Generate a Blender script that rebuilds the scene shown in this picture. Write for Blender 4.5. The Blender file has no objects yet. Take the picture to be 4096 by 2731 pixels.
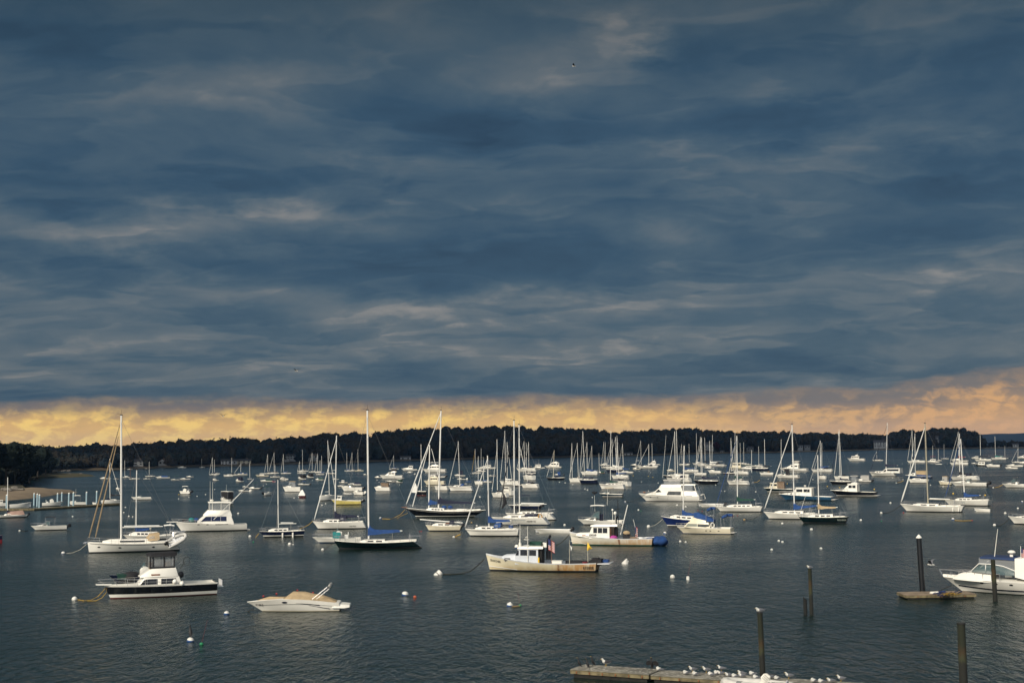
import bpy, math, random
import numpy as np
from mathutils import Vector, Matrix
random.seed(7)
PI = math.pi
scene = bpy.context.scene
COL = scene.collection
# ------------------------------------------------------------------ camera
CAM_H, FPX, CX, CY = 11.6, 5690.0, 2048.0, 1365.5
HOR_MID, HOR_SLOPE = 1782.0, 0.0146
pitch = math.atan((HOR_MID-CY)/FPX)
roll = -math.atan(HOR_SLOPE)
C0 = Vector((0, 0, CAM_H))
_F = Vector((0, math.cos(pitch), math.sin(pitch)))
_R0 = Vector((1, 0, 0)); _U0 = Vector((0, -math.sin(pitch), math.cos(pitch)))
_R = _R0*math.cos(roll)+_U0*math.sin(roll)
_U = _U0*math.cos(roll)-_R0*math.sin(roll)
cd = bpy.data.cameras.new('camera'); cam = bpy.data.objects.new('camera', cd); COL.objects.link(cam)
cd.sensor_fit = 'HORIZONTAL'; cd.sensor_width = 36; cd.lens = 36*FPX/4096
cd.clip_start = 0.5; cd.clip_end = 40000
m = Matrix((( _R.x, _U.x, -_F.x, C0.x), (_R.y, _U.y, -_F.y, C0.y), (_R.z, _U.z, -_F.z, C0.z), (0, 0, 0, 1)))
cam.matrix_world = m
scene.camera = cam
scene.view_settings.view_transform = 'Standard'; scene.view_settings.look = 'None'
scene.view_settings.exposure = 0.0; scene.view_settings.gamma = 1

def ray(px, py): return _R*((px-CX)/FPX)-_U*((py-CY)/FPX)+_F
def water_pt(px, py, z=0.0):
    d = ray(px, py); t = (z-CAM_H)/d.z
    return C0+d*t
def at_depth(px, py, dep): return C0+ray(px, py)*dep
def proj(P):
    r = P-C0; d = r.dot(_F)
    return CX+FPX*r.dot(_R)/d, CY-FPX*r.dot(_U)/d, d

# ------------------------------------------------------------------ node helper
class NT:
    def __init__(s, tree): s.t = tree; s.n = tree.nodes; s.l = tree.links
    def new(s, typ, **kw):
        n = s.n.new(typ)
        for k, v in kw.items(): setattr(n, k, v)
        return n
    def put(s, sock, val):
        if isinstance(val, bpy.types.NodeSocket): s.l.new(val, sock)
        elif val is not None:
            if sock.type == 'RGBA' and not isinstance(val, (int, float)) and len(val) == 3: val = (*val, 1)
            sock.default_value = val
    def m(s, op, a, b=None, c=None, clamp=False):
        n = s.new('ShaderNodeMath', operation=op, use_clamp=clamp)
        s.put(n.inputs[0], a); s.put(n.inputs[1], b); s.put(n.inputs[2], c)
        return n.outputs[0]
    def vm(s, op, a, b=None, c=None):
        n = s.new('ShaderNodeVectorMath', operation=op)
        s.put(n.inputs[0], a)
        if b is not None: s.put(n.inputs[1], b)
        if c is not None: s.put(n.inputs[2], c)
        return n.outputs['Value'] if op in ('LENGTH', 'DOT_PRODUCT', 'DISTANCE') else n.outputs[0]
    def xyz(s, x, y, z=0.0):
        n = s.new('ShaderNodeCombineXYZ'); s.put(n.inputs[0], x); s.put(n.inputs[1], y); s.put(n.inputs[2], z)
        return n.outputs[0]
    def sep(s, v):
        n = s.new('ShaderNodeSeparateXYZ'); s.put(n.inputs[0], v); return n.outputs
    def noise(s, v, scale, detail=4, rough=.55, dist=0.0):
        n = s.new('ShaderNodeTexNoise'); s.put(n.inputs['Vector'], v)
        n.inputs['Scale'].default_value = scale; n.inputs['Detail'].default_value = detail
        n.inputs['Roughness'].default_value = rough; n.inputs['Distortion'].default_value = dist
        return n.outputs['Fac'], n.outputs['Color']
    def ss(s, v, a, b, lo=0.0, hi=1.0):
        n = s.new('ShaderNodeMapRange', interpolation_type='SMOOTHSTEP'); s.put(n.inputs[0], v)
        s.put(n.inputs[1], a); s.put(n.inputs[2], b); s.put(n.inputs[3], lo); s.put(n.inputs[4], hi)
        return n.outputs[0]
    def mix(s, f, a, b, blend='MIX'):
        n = s.new('ShaderNodeMix', data_type='RGBA', blend_type=blend)
        s.put(n.inputs[0], f); s.put(n.inputs[6], a); s.put(n.inputs[7], b)
        return n.outputs[2]
    def ramp(s, f, stops):
        n = s.new('ShaderNodeValToRGB'); s.put(n.inputs[0], f); e = n.color_ramp.elements
        while len(e) < len(stops): e.new(.5)
        for k, (p, c) in enumerate(stops): e[k].position = p; e[k].color = (*c, 1)
        return n.outputs[0]

def lin(r, g, b):
    f = lambda c: c/12.92 if c <= .04045 else ((c+.055)/1.055)**2.4
    return (f(r/255), f(g/255), f(b/255))

# ------------------------------------------------------------------ sun and sky
SUN_DIR = Vector((-0.50, -0.72, 0.60)).normalized()
sl = bpy.data.lights.new('sun', 'SUN'); sun = bpy.data.objects.new('sun', sl); COL.objects.link(sun)
sl.energy = 4.7; sl.angle = math.radians(9); sl.color = (1.0, .90, .74)
sun.rotation_euler = SUN_DIR.to_track_quat('Z', 'Y').to_euler()
world = bpy.data.worlds.new('World'); scene.world = world; world.use_nodes = True
def build_world():
    t = NT(world.node_tree); t.n.clear()
    out = t.new('ShaderNodeOutputWorld'); bg = t.new('ShaderNodeBackground'); t.l.new(bg.outputs[0], out.inputs[0])
    bg.inputs[1].default_value = 1.0
    sky = t.new('ShaderNodeTexSky', sky_type='NISHITA'); sky.sun_disc = False
    sky.sun_elevation = math.asin(SUN_DIR.z); sky.sun_rotation = math.atan2(SUN_DIR.x, SUN_DIR.y)
    tc = t.new('ShaderNodeTexCoord'); d = tc.outputs['Generated']
    x, y, z = t.sep(d)
    az = t.m('ARCTAN2', x, y)
    zc = t.m('MAXIMUM', z, 0.0)
    q = t.vm('DIVIDE', t.xyz(x, y, 0.0), t.xyz(t.m('ADD', zc, .16), t.m('ADD', zc, .16), 1.0))
    # domain warp
    wf, wc = t.noise(q, 1.6, 3)
    q2 = t.vm('MULTIPLY_ADD', t.vm('SUBTRACT', wc, (.5, .5, .5)), (.55, .40, .35), q)
    n1, _ = t.noise(q2, 1.7, 8, .54)
    n2, _ = t.noise(t.vm('ADD', q2, (7, 3, 1)), 4.6, 8, .60)
    # relief: the same field sampled a little toward the light gives torn, lit edges
    qa = t.vm('MULTIPLY', q2, (1.0, .8, 1))
    r1, _ = t.noise(qa, 2.6, 9, .62); r2, _ = t.noise(t.vm('ADD', qa, (.05, -.10, .03)), 2.6, 9, .62)
    rel = t.m('SUBTRACT', r1, r2)
    # cloud banks: one crisp edge, fading away from it
    b1, _ = t.noise(t.vm('ADD', t.vm('MULTIPLY', q2, (.9, 1.5, 1)), (3, 11, 2)), 1.15, 7, .50); b2, _ = t.noise(t.vm('ADD', t.vm('MULTIPLY', q2, (.8, 1.5, 1)), (13, 5, 4)), 2.3, 7, .50)
    bank = t.m('MULTIPLY_ADD', t.m('MULTIPLY', t.ss(b1, .485, .525), t.ss(b1, .72, .50)), .15, t.m('MULTIPLY', t.m('MULTIPLY', t.ss(b2, .49, .525), t.ss(b2, .70, .50)), .10))
    f3, c3 = t.noise(t.xyz(t.m('MULTIPLY', az, 1.0), t.m('MULTIPLY', z, 2.2)), 16, 7, .62)
    pw = t.vm('MULTIPLY_ADD', t.vm('SUBTRACT', c3, (.5, .5, .5)), (.11, .042, 0), t.xyz(az, z, 0.0))
    blobs = [  # cloud masses and two vignette-like dark corners: photo position, radii, amount (+ light, - dark)
        (1425,100,90,60,.8),(1320,150,170,70,.45),(1150,215,150,50,.5),(560,185,200,45,.45),(130,180,170,60,.35),
        (1820,195,140,40,.4),(1950,110,260,60,.2),(2080,300,200,45,.45),(1780,410,220,55,.5),(780,345,110,35,.4),
        (620,505,360,30,.6),(240,550,260,40,.55),(1500,535,130,35,.4),(1150,705,330,22,.45),(1820,650,500,40,.35),
        (2200,645,220,50,.35),(880,712,220,20,.3),(700,680,260,25,.25),(1450,785,70,16,.5),(1080,806,260,22,.3),
        (300,790,360,30,.15),(2120,790,300,35,.25),(1000,60,300,60,.15),(2300,400,120,40,.25),
        (1080,305,360,60,-.5),(1850,275,300,45,-.7),(2240,385,230,60,-.85),(1570,120,130,50,-.45),(260,440,330,40,-.5),
        (900,430,420,50,-.3),(420,600,520,35,-.4),(1300,600,520,50,-.4),(1100,655,400,25,-.35),(60,90,170,170,-.6),
        (2330,120,160,160,-.55),(690,870,220,22,-.4),(1650,865,420,35,-.35),(2150,555,320,40,-.3),(930,815,70,14,-.3),
        (1250,420,400,50,-.25),(350,130,260,35,-.2),(0,900,140,40,-.3),(1000,340,300,30,-.25)]
    acc = t.m('MULTIPLY_ADD', t.m('SUBTRACT', n1, .5), .78, t.m('MULTIPLY_ADD', rel, .48, t.m('MULTIPLY_ADD', t.m('SUBTRACT', n2, .5), .25, t.m('ADD', bank, t.ss(z, .17, .035, .405, .535)))))
    k = 4096/2352
    for bx, by, rx, ry, am in blobs:
        dd = ray(bx*k, by*k).normalized()
        sx, sy = FPX/(rx*k), FPX/(ry*k)
        cx_, cy_ = math.atan2(dd.x, dd.y), dd.z
        p = t.vm('MULTIPLY_ADD', pw, (sx, sy, 0), (-cx_*sx, -cy_*sy, 0))
        acc = t.m('ADD', acc, t.ss(t.vm('LENGTH', p), 0.0, 1.7, am*.40, 0.0))
    cloud = t.ramp(acc, [(0.0, lin(36,60,82)), (.3, lin(50,77,99)), (.52, lin(70,91,107)), (.75, lin(97,108,116)), (1.0, lin(146,142,138))])
    # bright low band under the cloud deck
    bn, _ = t.noise(t.xyz(t.m('MULTIPLY', az, 11), t.m('MULTIPLY', z, 40)), 1.0, 8, .62)
    edge = t.m('ADD', t.m('MULTIPLY_ADD', t.m('SUBTRACT', bn, .5), .020, .0345), t.ss(az, .20, .36, 0.0, .012))
    cz = t.m('MULTIPLY_ADD', az, -.0, z)
    c1, cc = t.noise(t.xyz(t.m('MULTIPLY', az, 50), t.m('MULTIPLY', z, 110)), 1.0, 3, .5)
    cp = t.vm('MULTIPLY_ADD', t.vm('SUBTRACT', cc, (.5, .5, .5)), (.45, .45, 0), t.xyz(t.m('MULTIPLY', az, 30), t.m('MULTIPLY', z, 58)))
    c2, _ = t.noise(cp, 1.5, 9, .56); c2b, _ = t.noise(t.vm('ADD', cp, (.10, -.16, 0)), 1.5, 9, .56)
    puff = t.m('ADD', t.m('MULTIPLY', t.m('SUBTRACT', c2, c2b), 1.5), t.m('MULTIPLY', t.m('SUBTRACT', c2, .5), 2.2))
    cum = t.ss(puff, -.22, .42)
    warm = t.ss(az, -.08, .34)      # yellow on the left, pinker orange on the right
    dz = t.m('SUBTRACT', z, edge)
    lowg = t.ss(t.m('MULTIPLY_ADD', t.m('SUBTRACT', c1, .5), .010, dz), t.ss(az, .10, .28, -.019, -.036), t.ss(az, .10, .28, -.001, -.006))
    base = t.mix(warm, lin(226,180,110), lin(212,164,112))
    base = t.mix(lowg, base, t.mix(warm, lin(112,106,106), lin(118,112,110)))
    hi = t.mix(warm, lin(255,213,118), lin(242,182,114))
    band = t.mix(t.m('MULTIPLY', cum, t.ss(dz, -.002, -.017, .10, t.ss(az, -.1, .25, .95, .62))), base, hi)
    bm = t.ss(dz, -.003, .0028, 1.0, 0.0)
    front = t.ss(y, .1, .6)
    col = t.mix(t.m('MULTIPLY', bm, front), cloud, band)
    col = t.mix(t.m('MULTIPLY', t.ss(z, .20, .44, 0, .9), front), col, lin(27,41,43))   # upper sky darkened to dull the water's reflections and the frame's top
    # the deck thins out overhead and behind the viewer, where the day is brighter
    br = t.m('MAXIMUM', t.ss(z, .55, 1.0, 0, .45), t.ss(y, .15, -.6, 0, .95))
    col = t.mix(br, col, t.mix(n1, lin(170,186,206), lin(232,232,228)))
    nis = t.vm('SCALE', sky.outputs[0]); nis.node.inputs[3].default_value = .06
    col = t.mix(.06, col, nis)
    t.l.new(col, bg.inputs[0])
build_world()
world.cycles.sampling_method = 'MANUAL'; world.cycles.sample_map_resolution = 1024

# ------------------------------------------------------------------ materials
MATS = {}
def mat(name, rgb, rough=.5, var=.12, scale=1.5, metal=0.0, bump=0.0, bscale=20, spec=.5, coat=0.0):
    key = (name,)
    if key in MATS: return MATS[key]
    M = bpy.data.materials.new(name); M.use_nodes = True
    t = NT(M.node_tree); b = t.n['Principled BSDF']
    tc = t.new('ShaderNodeTexCoord')
    f, _ = t.noise(tc.outputs['Object'], scale, 4)
    dark = tuple(c*(1-var) for c in rgb); lite = tuple(min(1, c*(1+var*.6)) for c in rgb)
    t.l.new(t.mix(t.ss(f, .3, .7), dark, lite), b.inputs['Base Color'])
    b.inputs['Roughness'].default_value = rough; b.inputs['Metallic'].default_value = metal
    b.inputs['Specular IOR Level'].default_value = spec; b.inputs['Coat Weight'].default_value = coat
    if bump:
        g, _ = t.noise(tc.outputs['Object'], bscale, 4)
        bn = t.new('ShaderNodeBump'); bn.inputs['Strength'].default_value = bump; bn.inputs['Distance'].default_value = .05
        t.l.new(g, bn.inputs['Height']); t.l.new(bn.outputs[0], b.inputs['Normal'])
    MATS[key] = M
    return M
def clear_mat(name, rgb, alpha):
    key = (name,)
    if key in MATS: return MATS[key]
    M = bpy.data.materials.new(name); M.use_nodes = True
    t = NT(M.node_tree); b = t.n['Principled BSDF']; o = t.n['Material Output']
    tc = t.new('ShaderNodeTexCoord'); f, _ = t.noise(tc.outputs['Object'], 3, 3)
    t.l.new(t.mix(f, tuple(c*.8 for c in rgb), rgb), b.inputs['Base Color']); b.inputs['Roughness'].default_value = .12
    tr = t.new('ShaderNodeBsdfTransparent'); mx = t.new('ShaderNodeMixShader'); mx.inputs[0].default_value = alpha
    t.l.new(tr.outputs[0], mx.inputs[1]); t.l.new(b.outputs[0], mx.inputs[2]); t.l.new(mx.outputs[0], o.inputs[0])
    MATS[key] = M
    return M

WHITE = mat('white gelcoat', (.74, .72, .66), .30, .07, .8)
DECK = mat('white deck paint', (.72, .70, .64), .5, .10, 1.2)
CREAM = mat('cream gelcoat', (.66, .60, .46), .35, .08)
GREYW = mat('weathered white paint', (.60, .61, .62), .5, .12)
NAVY = mat('navy gelcoat', (.006, .010, .030), .22, .2)
BLACKH = mat('black gelcoat', (.006, .007, .010), .22, .2)
DKGREEN = mat('dark green gelcoat', (.003, .010, .011), .2, .2)
BLUEH = mat('blue gelcoat', (.012, .045, .12), .25, .15)
MIDBLUE = mat('slate blue gelcoat', (.025, .085, .16), .3, .15)
MAROON = mat('maroon gelcoat', (.05, .006, .01), .3, .2)
REDH = mat('red gelcoat', (.16, .010, .014), .3, .15)
YELLOWH = mat('yellow gelcoat', (.62, .52, .16), .35, .1)
ANTIB = mat('black bottom paint', (.012, .013, .016), .7, .3)
ANTIBL = mat('blue bottom paint', (.012, .035, .085), .7, .3)
ANTIR = mat('red bottom paint', (.09, .012, .012), .7, .3)
ANTIG = mat('green bottom paint', (.006, .07, .05), .7, .3)
ALU = mat('anodised aluminium', (.74, .73, .69), .4, .06, 3, .0)
STEEL = mat('stainless steel', (.6, .6, .6), .25, .05, 3, .8)
WIRE = mat('wire rope', (.25, .25, .25), .4, .1, 3, .5)
GLASS = mat('dark window glass', (.012, .014, .018), .08, .3, 2)
GREYGLASS = mat('tinted window glass', (.07, .075, .075), .1, .3, 2)
VINYL = clear_mat('clear vinyl', (.45, .47, .48), .38)
PANE = clear_mat('windscreen glass', (.10, .16, .17), .55)
CBLUE = mat('royal blue canvas', (.008, .046, .17), .85, .25, 4, bump=.35, bscale=8)
CNAVY = mat('navy canvas', (.006, .009, .030), .85, .3, 4, bump=.35, bscale=8)
CBLACK = mat('black canvas', (.010, .010, .013), .85, .3, 4, bump=.35, bscale=8)
CTAN = mat('tan canvas', (.36, .27, .16), .85, .15, 3, bump=.35, bscale=7)
CBROWN = mat('brown canvas', (.17, .12, .08), .85, .2, 3, bump=.3, bscale=7)
CGREEN = mat('dark green canvas', (.006, .045, .032), .85, .25, 3, bump=.3, bscale=7)
CTEAL = mat('teal canvas', (.012, .16, .16), .85, .2, 3, bump=.3, bscale=7)
CPINK = mat('faded pink canvas', (.38, .25, .20), .85, .15, 3, bump=.3, bscale=7)
CRED = mat('dark red canvas', (.22, .01, .03), .85, .2, 3, bump=.3, bscale=7)
CWHITE = mat('white sailcloth', (.66, .66, .63), .8, .1, 2, bump=.2, bscale=6)
CGREY = mat('grey canvas', (.34, .33, .31), .85, .15, 3, bump=.3, bscale=7)
JIBTAN = mat('tan sail wrap', (.25, .185, .11), .85, .2, 4)
PINKRAG = mat('magenta tarp', (.40, .05, .28), .8, .2, 3)
TEAK = mat('varnished teak', (.20, .075, .03), .4, .25, 5)
ENGBLK = mat('black engine cowling', (.008, .008, .010), .3, .2, 3)
RUBBER = mat('black rubber', (.012, .012, .012), .8, .2, 3)
INFL = mat('grey inflatable fabric', (.52, .51, .48), .6, .1, 3)
BUOYW = mat('white buoy shell', (.62, .61, .57), .45, .1, 3)
BUOYB = mat('blue buoy band', (.012, .06, .20), .5, .15, 3)
BUOYO = mat('orange buoy shell', (.42, .09, .04), .5, .15, 3)
BUOYY = mat('yellow buoy shell', (.70, .45, .04), .5, .15, 3)
BUOYG = mat('green float', (.01, .20, .08), .5, .15, 3)
BUOYR = mat('red float', (.30, .015, .02), .5, .15, 3)
BUOYT = mat('weedy tan buoy', (.34, .22, .09), .7, .3, 5)
ROPEY = mat('yellow rope', (.42, .26, .035), .8, .2, 5)
ROPED = mat('weedy dark rope', (.025, .024, .018), .9, .3, 5)
ROPEW = mat('pale rope', (.45, .42, .34), .9, .2, 5)
REDPOLE = mat('red fibreglass wand', (.13, .02, .02), .6, .2, 4)
GULLW = mat('white feathers', (.52, .51, .48), .8, .08, 12)
GULLG = mat('grey wing feathers', (.10, .105, .12), .8, .12, 12)
BIRDB = mat('black feathers', (.008, .008, .010), .6, .3, 12)
BEAK = mat('yellow beak', (.55, .33, .04), .5, .1, 8)
LETTER = mat('black lettering', (.015, .015, .018), .6, .1, 5)
PALELET = mat('pale lettering', (.30, .33, .30), .6, .1, 5)
BLUELET = mat('blue lettering', (.02, .11, .22), .6, .1, 5)

# ------------------------------------------------------------------ mesh kit
class MB:
    def __init__(s): s.v = []; s.f = []; s.k = []
    def add(s, vs, fs, mi=0):
        o = len(s.v); s.v += [tuple(p) for p in vs]
        for f in fs: s.f.append(tuple(i+o for i in f)); s.k.append(mi)
        return s
    def box(s, c, d, mi=0, rot=0.0):
        x, y, z = (d[0]/2, d[1]/2, d[2]/2); cr, sr = math.cos(rot), math.sin(rot)
        P = []
        for a in (-x, x):
            for b in (-y, y):
                for e in (-z, z): P.append((c[0]+a*cr-b*sr, c[1]+a*sr+b*cr, c[2]+e))
        return s.add(P, [(0,1,3,2),(4,6,7,5),(0,4,5,1),(2,3,7,6),(0,2,6,4),(1,5,7,3)], mi)
    def loft(s, rings, cap=True, mi=0, closed=True):
        n = len(rings[0]); V = [p for r in rings for p in r]; F = []
        for i in range(len(rings)-1):
            for j in range(n if closed else n-1):
                a = i*n+j; b = i*n+(j+1) % n
                F.append((a, b, b+n, a+n))
        if cap and closed:
            F.append(tuple(range(n-1, -1, -1))); F.append(tuple((len(rings)-1)*n+j for j in range(n)))
        return s.add(V, F, mi)
    def tube(s, pts, r, n=6, mi=0, cap=True):
        pts = [Vector(p) for p in pts]; rings = []
        for i, p in enumerate(pts):
            d = (pts[min(i+1, len(pts)-1)]-pts[max(i-1, 0)])
            if d.length < 1e-9: d = Vector((0, 0, 1))
            d.normalize()
            u = d.cross(Vector((0, 0, 1)) if abs(d.z) < .9 else Vector((1, 0, 0))).normalized(); w = d.cross(u)
            rr = r[i] if isinstance(r, (list, tuple)) else r
            rings.append([p+u*(rr*math.cos(2*PI*j/n))+w*(rr*math.sin(2*PI*j/n)) for j in range(n)])
        return s.loft(rings, cap, mi)
    def ball(s, c, r, nu=10, nv=6, mi=0, z0=-1.0, z1=1.0):
        rx, ry, rz = r if isinstance(r, (tuple, list)) else (r, r, r); rings = []
        a0, a1 = math.asin(max(-1, z0)), math.asin(min(1, z1))
        for i in range(nv+1):
            a = a0+(a1-a0)*i/nv; ca = max(math.cos(a), .02)
            rings.append([(c[0]+rx*ca*math.cos(2*PI*j/nu), c[1]+ry*ca*math.sin(2*PI*j/nu), c[2]+rz*math.sin(a)) for j in range(nu)])
        return s.loft(rings, True, mi)
    def house(s, secs, ch=.08, mi=0):
        """loft along x of rounded-top box sections (x, half width bottom, half width top, z bottom, z top)"""
        rings = []
        for x, wb, wt, zb, zt in secs:
            c = min(ch, max(.005, (zt-zb)*.4), max(.005, wt*.6))
            rings.append([(x, -wb, zb), (x, -wt, zt-c), (x, -wt+c, zt), (x, -wt*.5, zt+c*.25), (x, wt*.5, zt+c*.25), (x, wt-c, zt), (x, wt, zt-c), (x, wb, zb)])
        return s.loft(rings, True, mi)
    def rod(s, a, b, r, n=5, mi=0): return s.tube([a, b], r, n, mi)

def lerp(a, b, t): return a+(b-a)*t
def obj(name, mb, mats, parent=None, smooth=True, **props):
    me = bpy.data.meshes.new(name); me.from_pydata(mb.v, [], mb.f)
    mats = mats if isinstance(mats, (list, tuple)) else [mats]
    for q in mats: me.materials.append(q)
    if len(mats) > 1: me.polygons.foreach_set('material_index', mb.k)
    if smooth:
        me.polygons.foreach_set('use_smooth', [True]*len(me.polygons))
        me.set_sharp_from_angle(angle=math.radians(38))
    o = bpy.data.objects.new(name, me); COL.objects.link(o)
    if parent is not None: o.parent = parent
    for k, v in props.items(): o[k] = v
    return o
def empty(name, loc, rz=0.0, label=None, cat=None, group=None):
    o = bpy.data.objects.new(name, None); COL.objects.link(o); o.location = loc; o.rotation_euler = (0, 0, rz)
    o.empty_display_size = .2
    if label: o['label'] = label
    if cat: o['category'] = cat
    if group: o['group'] = group
    return o
VIEWS = {'A': (0, 1600, 2.94), 'B': (700, 1600, 2.94), 'C': (1200, 1600, 2.94), 'D': (1700, 1600, 2.94), 'E': (2200, 1600, 2.94),
         'F': (2700, 1600, 2.94), 'G': (3296, 1600, 2.94), 'H': (200, 2050, 2.94), 'I': (900, 2050, 2.94), 'J': (1650, 2000, 2.94),
         'K': (2200, 2000, 2.94), 'L': (2250, 2250, 2.94), 'M': (3000, 2100, 2.4857), 'N': (3536, 2100, 2.4857), 'S': (0, 1700, 2.957),
         'R': (3600, 1720, 4.742), 'P': (0, 0, 1.0), 'Q': (2600, 1720, 5.88), 'T': (2900, 1720, 5.88), 'U': (2220, 1720, 5.88), 'V': (1850, 1760, 5.88), 'W': (1500, 1780, 5.88), 'Y': (860, 1780, 5.88), 'Z': (2800, 2560, 3.618)}
def vp(view, x, y):
    a = VIEWS[view]; return a[0]+x/a[2], a[1]+y/a[2]
# ------------------------------------------------------------------ water
def build_water():
    M = bpy.data.materials.new('harbour water'); M.use_nodes = True
    t = NT(M.node_tree); b = t.n['Principled BSDF']
    tc = t.new('ShaderNodeTexCoord'); p = tc.outputs['Object']
    b.inputs['Base Color'].default_value = (.0065, .017, .014, 1)
    b.inputs['Specular Tint'].default_value = (.80, .92, .88, 1)
    b.inputs['IOR'].default_value = 1.33
    patch, _ = t.noise(t.vm('MULTIPLY', p, (.012, .03, 1)), 1, 3)
    t.l.new(t.ss(patch, .3, .7, .14, .24), b.inputs['Roughness'])
    pr = t.vm('MULTIPLY', p, (1.25, .50, 1))
    a1, _ = t.noise(pr, .42, 3, .5, .5)
    a2, _ = t.noise(pr, 1.25, 3, .62, .7)
    a3, _ = t.noise(pr, 5.0, 3, .6, .3)
    h = t.m('MULTIPLY_ADD', a1, .34, t.m('MULTIPLY_ADD', a2, .66, t.m('MULTIPLY', a3, .08)))
    h = t.m('MULTIPLY', h, t.ss(patch, .25, .75, .75, 1.15))
    bn = t.new('ShaderNodeBump'); bn.inputs['Strength'].default_value = 1.0; bn.inputs['Distance'].default_value = .45
    t.l.new(h, bn.inputs['Height']); t.l.new(bn.outputs[0], b.inputs['Normal'])
    mb = MB(); mb.add([(-6000, -60, 0), (6000, -60, 0), (6000, 9000, 0), (-6000, 9000, 0)], [(0, 1, 2, 3)])
    obj('water', mb, M, smooth=False, kind='structure')
build_water()

# ------------------------------------------------------------------ far shores: terrain, beaches, woods
def interp(tab, x):
    xs = [p[0] for p in tab]; ys = [p[1] for p in tab]
    return float(np.interp(x, xs, ys))
SHORE = [(-700,1892),(0,1889),(204,1886),(340,1879.5),(449,1879),(600,1872),(714,1868),(800,1865),(873,1865),(1086,1859),(1230,1853),(1346,1851),(1500,1845.5),(1676,1841),
         (1880,1835.7),(2074,1831),(2258,1828.5),(2417,1823),(2540,1822),(2676,1817.5),(2880,1812.5),(3000,1811),(3074,1810),(3278,1805),(3500,1799),(3704,1796),(3874,1793.5),(4096,1792),(4700,1784)]
TOPS = [(-700,1780),(0,1778),(68,1785),(129,1779),(170,1787),(306,1784),(367,1775),(398,1772),(442,1780),(510,1785),(531,1775),(578,1779),(629,1768),(714,1763),(751,1767),(812,1755),
        (846,1755),(890,1760),(982,1751),(1040,1753),(1108,1751),(1210,1743),(1244,1748),(1278,1739),(1346,1733),(1414,1731),(1506,1736),(1574,1717),(1608,1721),(1642,1711),(1693,1716),
        (1761,1709),(1812,1705),(1870,1709),(1938,1705),(2006,1704),(2074,1707),(2142,1712),(2261,1710),(2322,1712),(2390,1716),(2438,1724),(2472,1726),(2523,1721),(2642,1719),(2731,1712),
        (2812,1717),(2880,1724),(3000,1726),(3156,1726),(3210,1731),(3278,1729),(3346,1734),(3465,1731),(3530,1738),(3568,1729),(3629,1716),(3653,1719),(3687,1722),(3738,1714),(3789,1709),
        (3840,1712),(3891,1722),(3918,1733),(3935,1753),(3950,1779)]
def foliage_mat(name, cols, scale=.03):
    M = bpy.data.materials.new(name); M.use_nodes = True
    t = NT(M.node_tree); b = t.n['Principled BSDF']; tc = t.new('ShaderNodeTexCoord')
    f, _ = t.noise(tc.outputs['Object'], scale, 3, .6); g, _ = t.noise(tc.outputs['Object'], scale*9, 3)
    c = t.ramp(f, [(.25+.5*i/(len(cols)-1), q) for i, q in enumerate(cols)])
    t.l.new(t.mix(t.m('MULTIPLY', g, .55), c, (.006, .010, .010)), b.inputs['Base Color'])
    b.inputs['Roughness'].default_value = .9; b.inputs['Specular IOR Level'].default_value = .1
    return M
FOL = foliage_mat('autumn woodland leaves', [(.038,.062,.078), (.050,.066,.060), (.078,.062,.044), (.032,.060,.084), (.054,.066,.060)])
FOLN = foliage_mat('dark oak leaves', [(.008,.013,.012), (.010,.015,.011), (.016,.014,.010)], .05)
BARK = mat('dark bark', (.03, .024, .018), .9, .3, 2)
SOIL = mat('forest floor', (.016, .016, .012), .95, .3, .05)
SAND = mat('beach sand', (.20, .155, .105), .9, .2, .12, bump=.3, bscale=.6)
SANDD = mat('marsh grass', (.055, .050, .022), .95, .35, .15, bump=.5, bscale=1)
ROCK = mat('shore rocks', (.16, .145, .125), .9, .3, .8, bump=.5, bscale=2)
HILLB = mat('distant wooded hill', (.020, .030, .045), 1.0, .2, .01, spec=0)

def crown(mb, c, rx, rz, n, size, rng):
    """a tree crown: leaf clumps spread over a few overlapping lobes"""
    lobes = [(rng.uniform(-.5, .5)*rx, rng.uniform(-.5, .5)*rx, rng.uniform(-.25, .6)*rz, rng.uniform(.5, .8)) for _ in range(5)]
    for k in range(n):
        lx, ly, lz, lr = lobes[k % 5]
        u = rng.uniform(-.55, 1); ph = rng.uniform(0, 2*PI); s = math.sqrt(max(0, 1-u*u)); r = rng.uniform(.8, 1.03)*lr
        p = Vector((c[0]+lx+rx*r*s*math.cos(ph), c[1]+ly+rx*r*s*math.sin(ph), c[2]+lz+rz*r*u))
        a = Vector((rng.uniform(-1, 1), rng.uniform(-1, 1), rng.uniform(-.6, .6))).normalized()*size*rng.uniform(.6, 1.3)
        b = a.cross(Vector((rng.uniform(-1, 1), rng.uniform(-1, 1), rng.uniform(-1, 1)))).normalized()*size*rng.uniform(.5, 1.1)
        mb.add([p-a, p-b*.8, p+a*.9, p+b], [(0, 1, 2, 3)])
    # dense inner mass so that the crown is not see-through all over
    for lx, ly, lz, lr in lobes:
        mb.ball((c[0]+lx, c[1]+ly, c[2]+lz), (rx*lr*.86, rx*lr*.86, rz*lr*.86), 7, 4)

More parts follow.
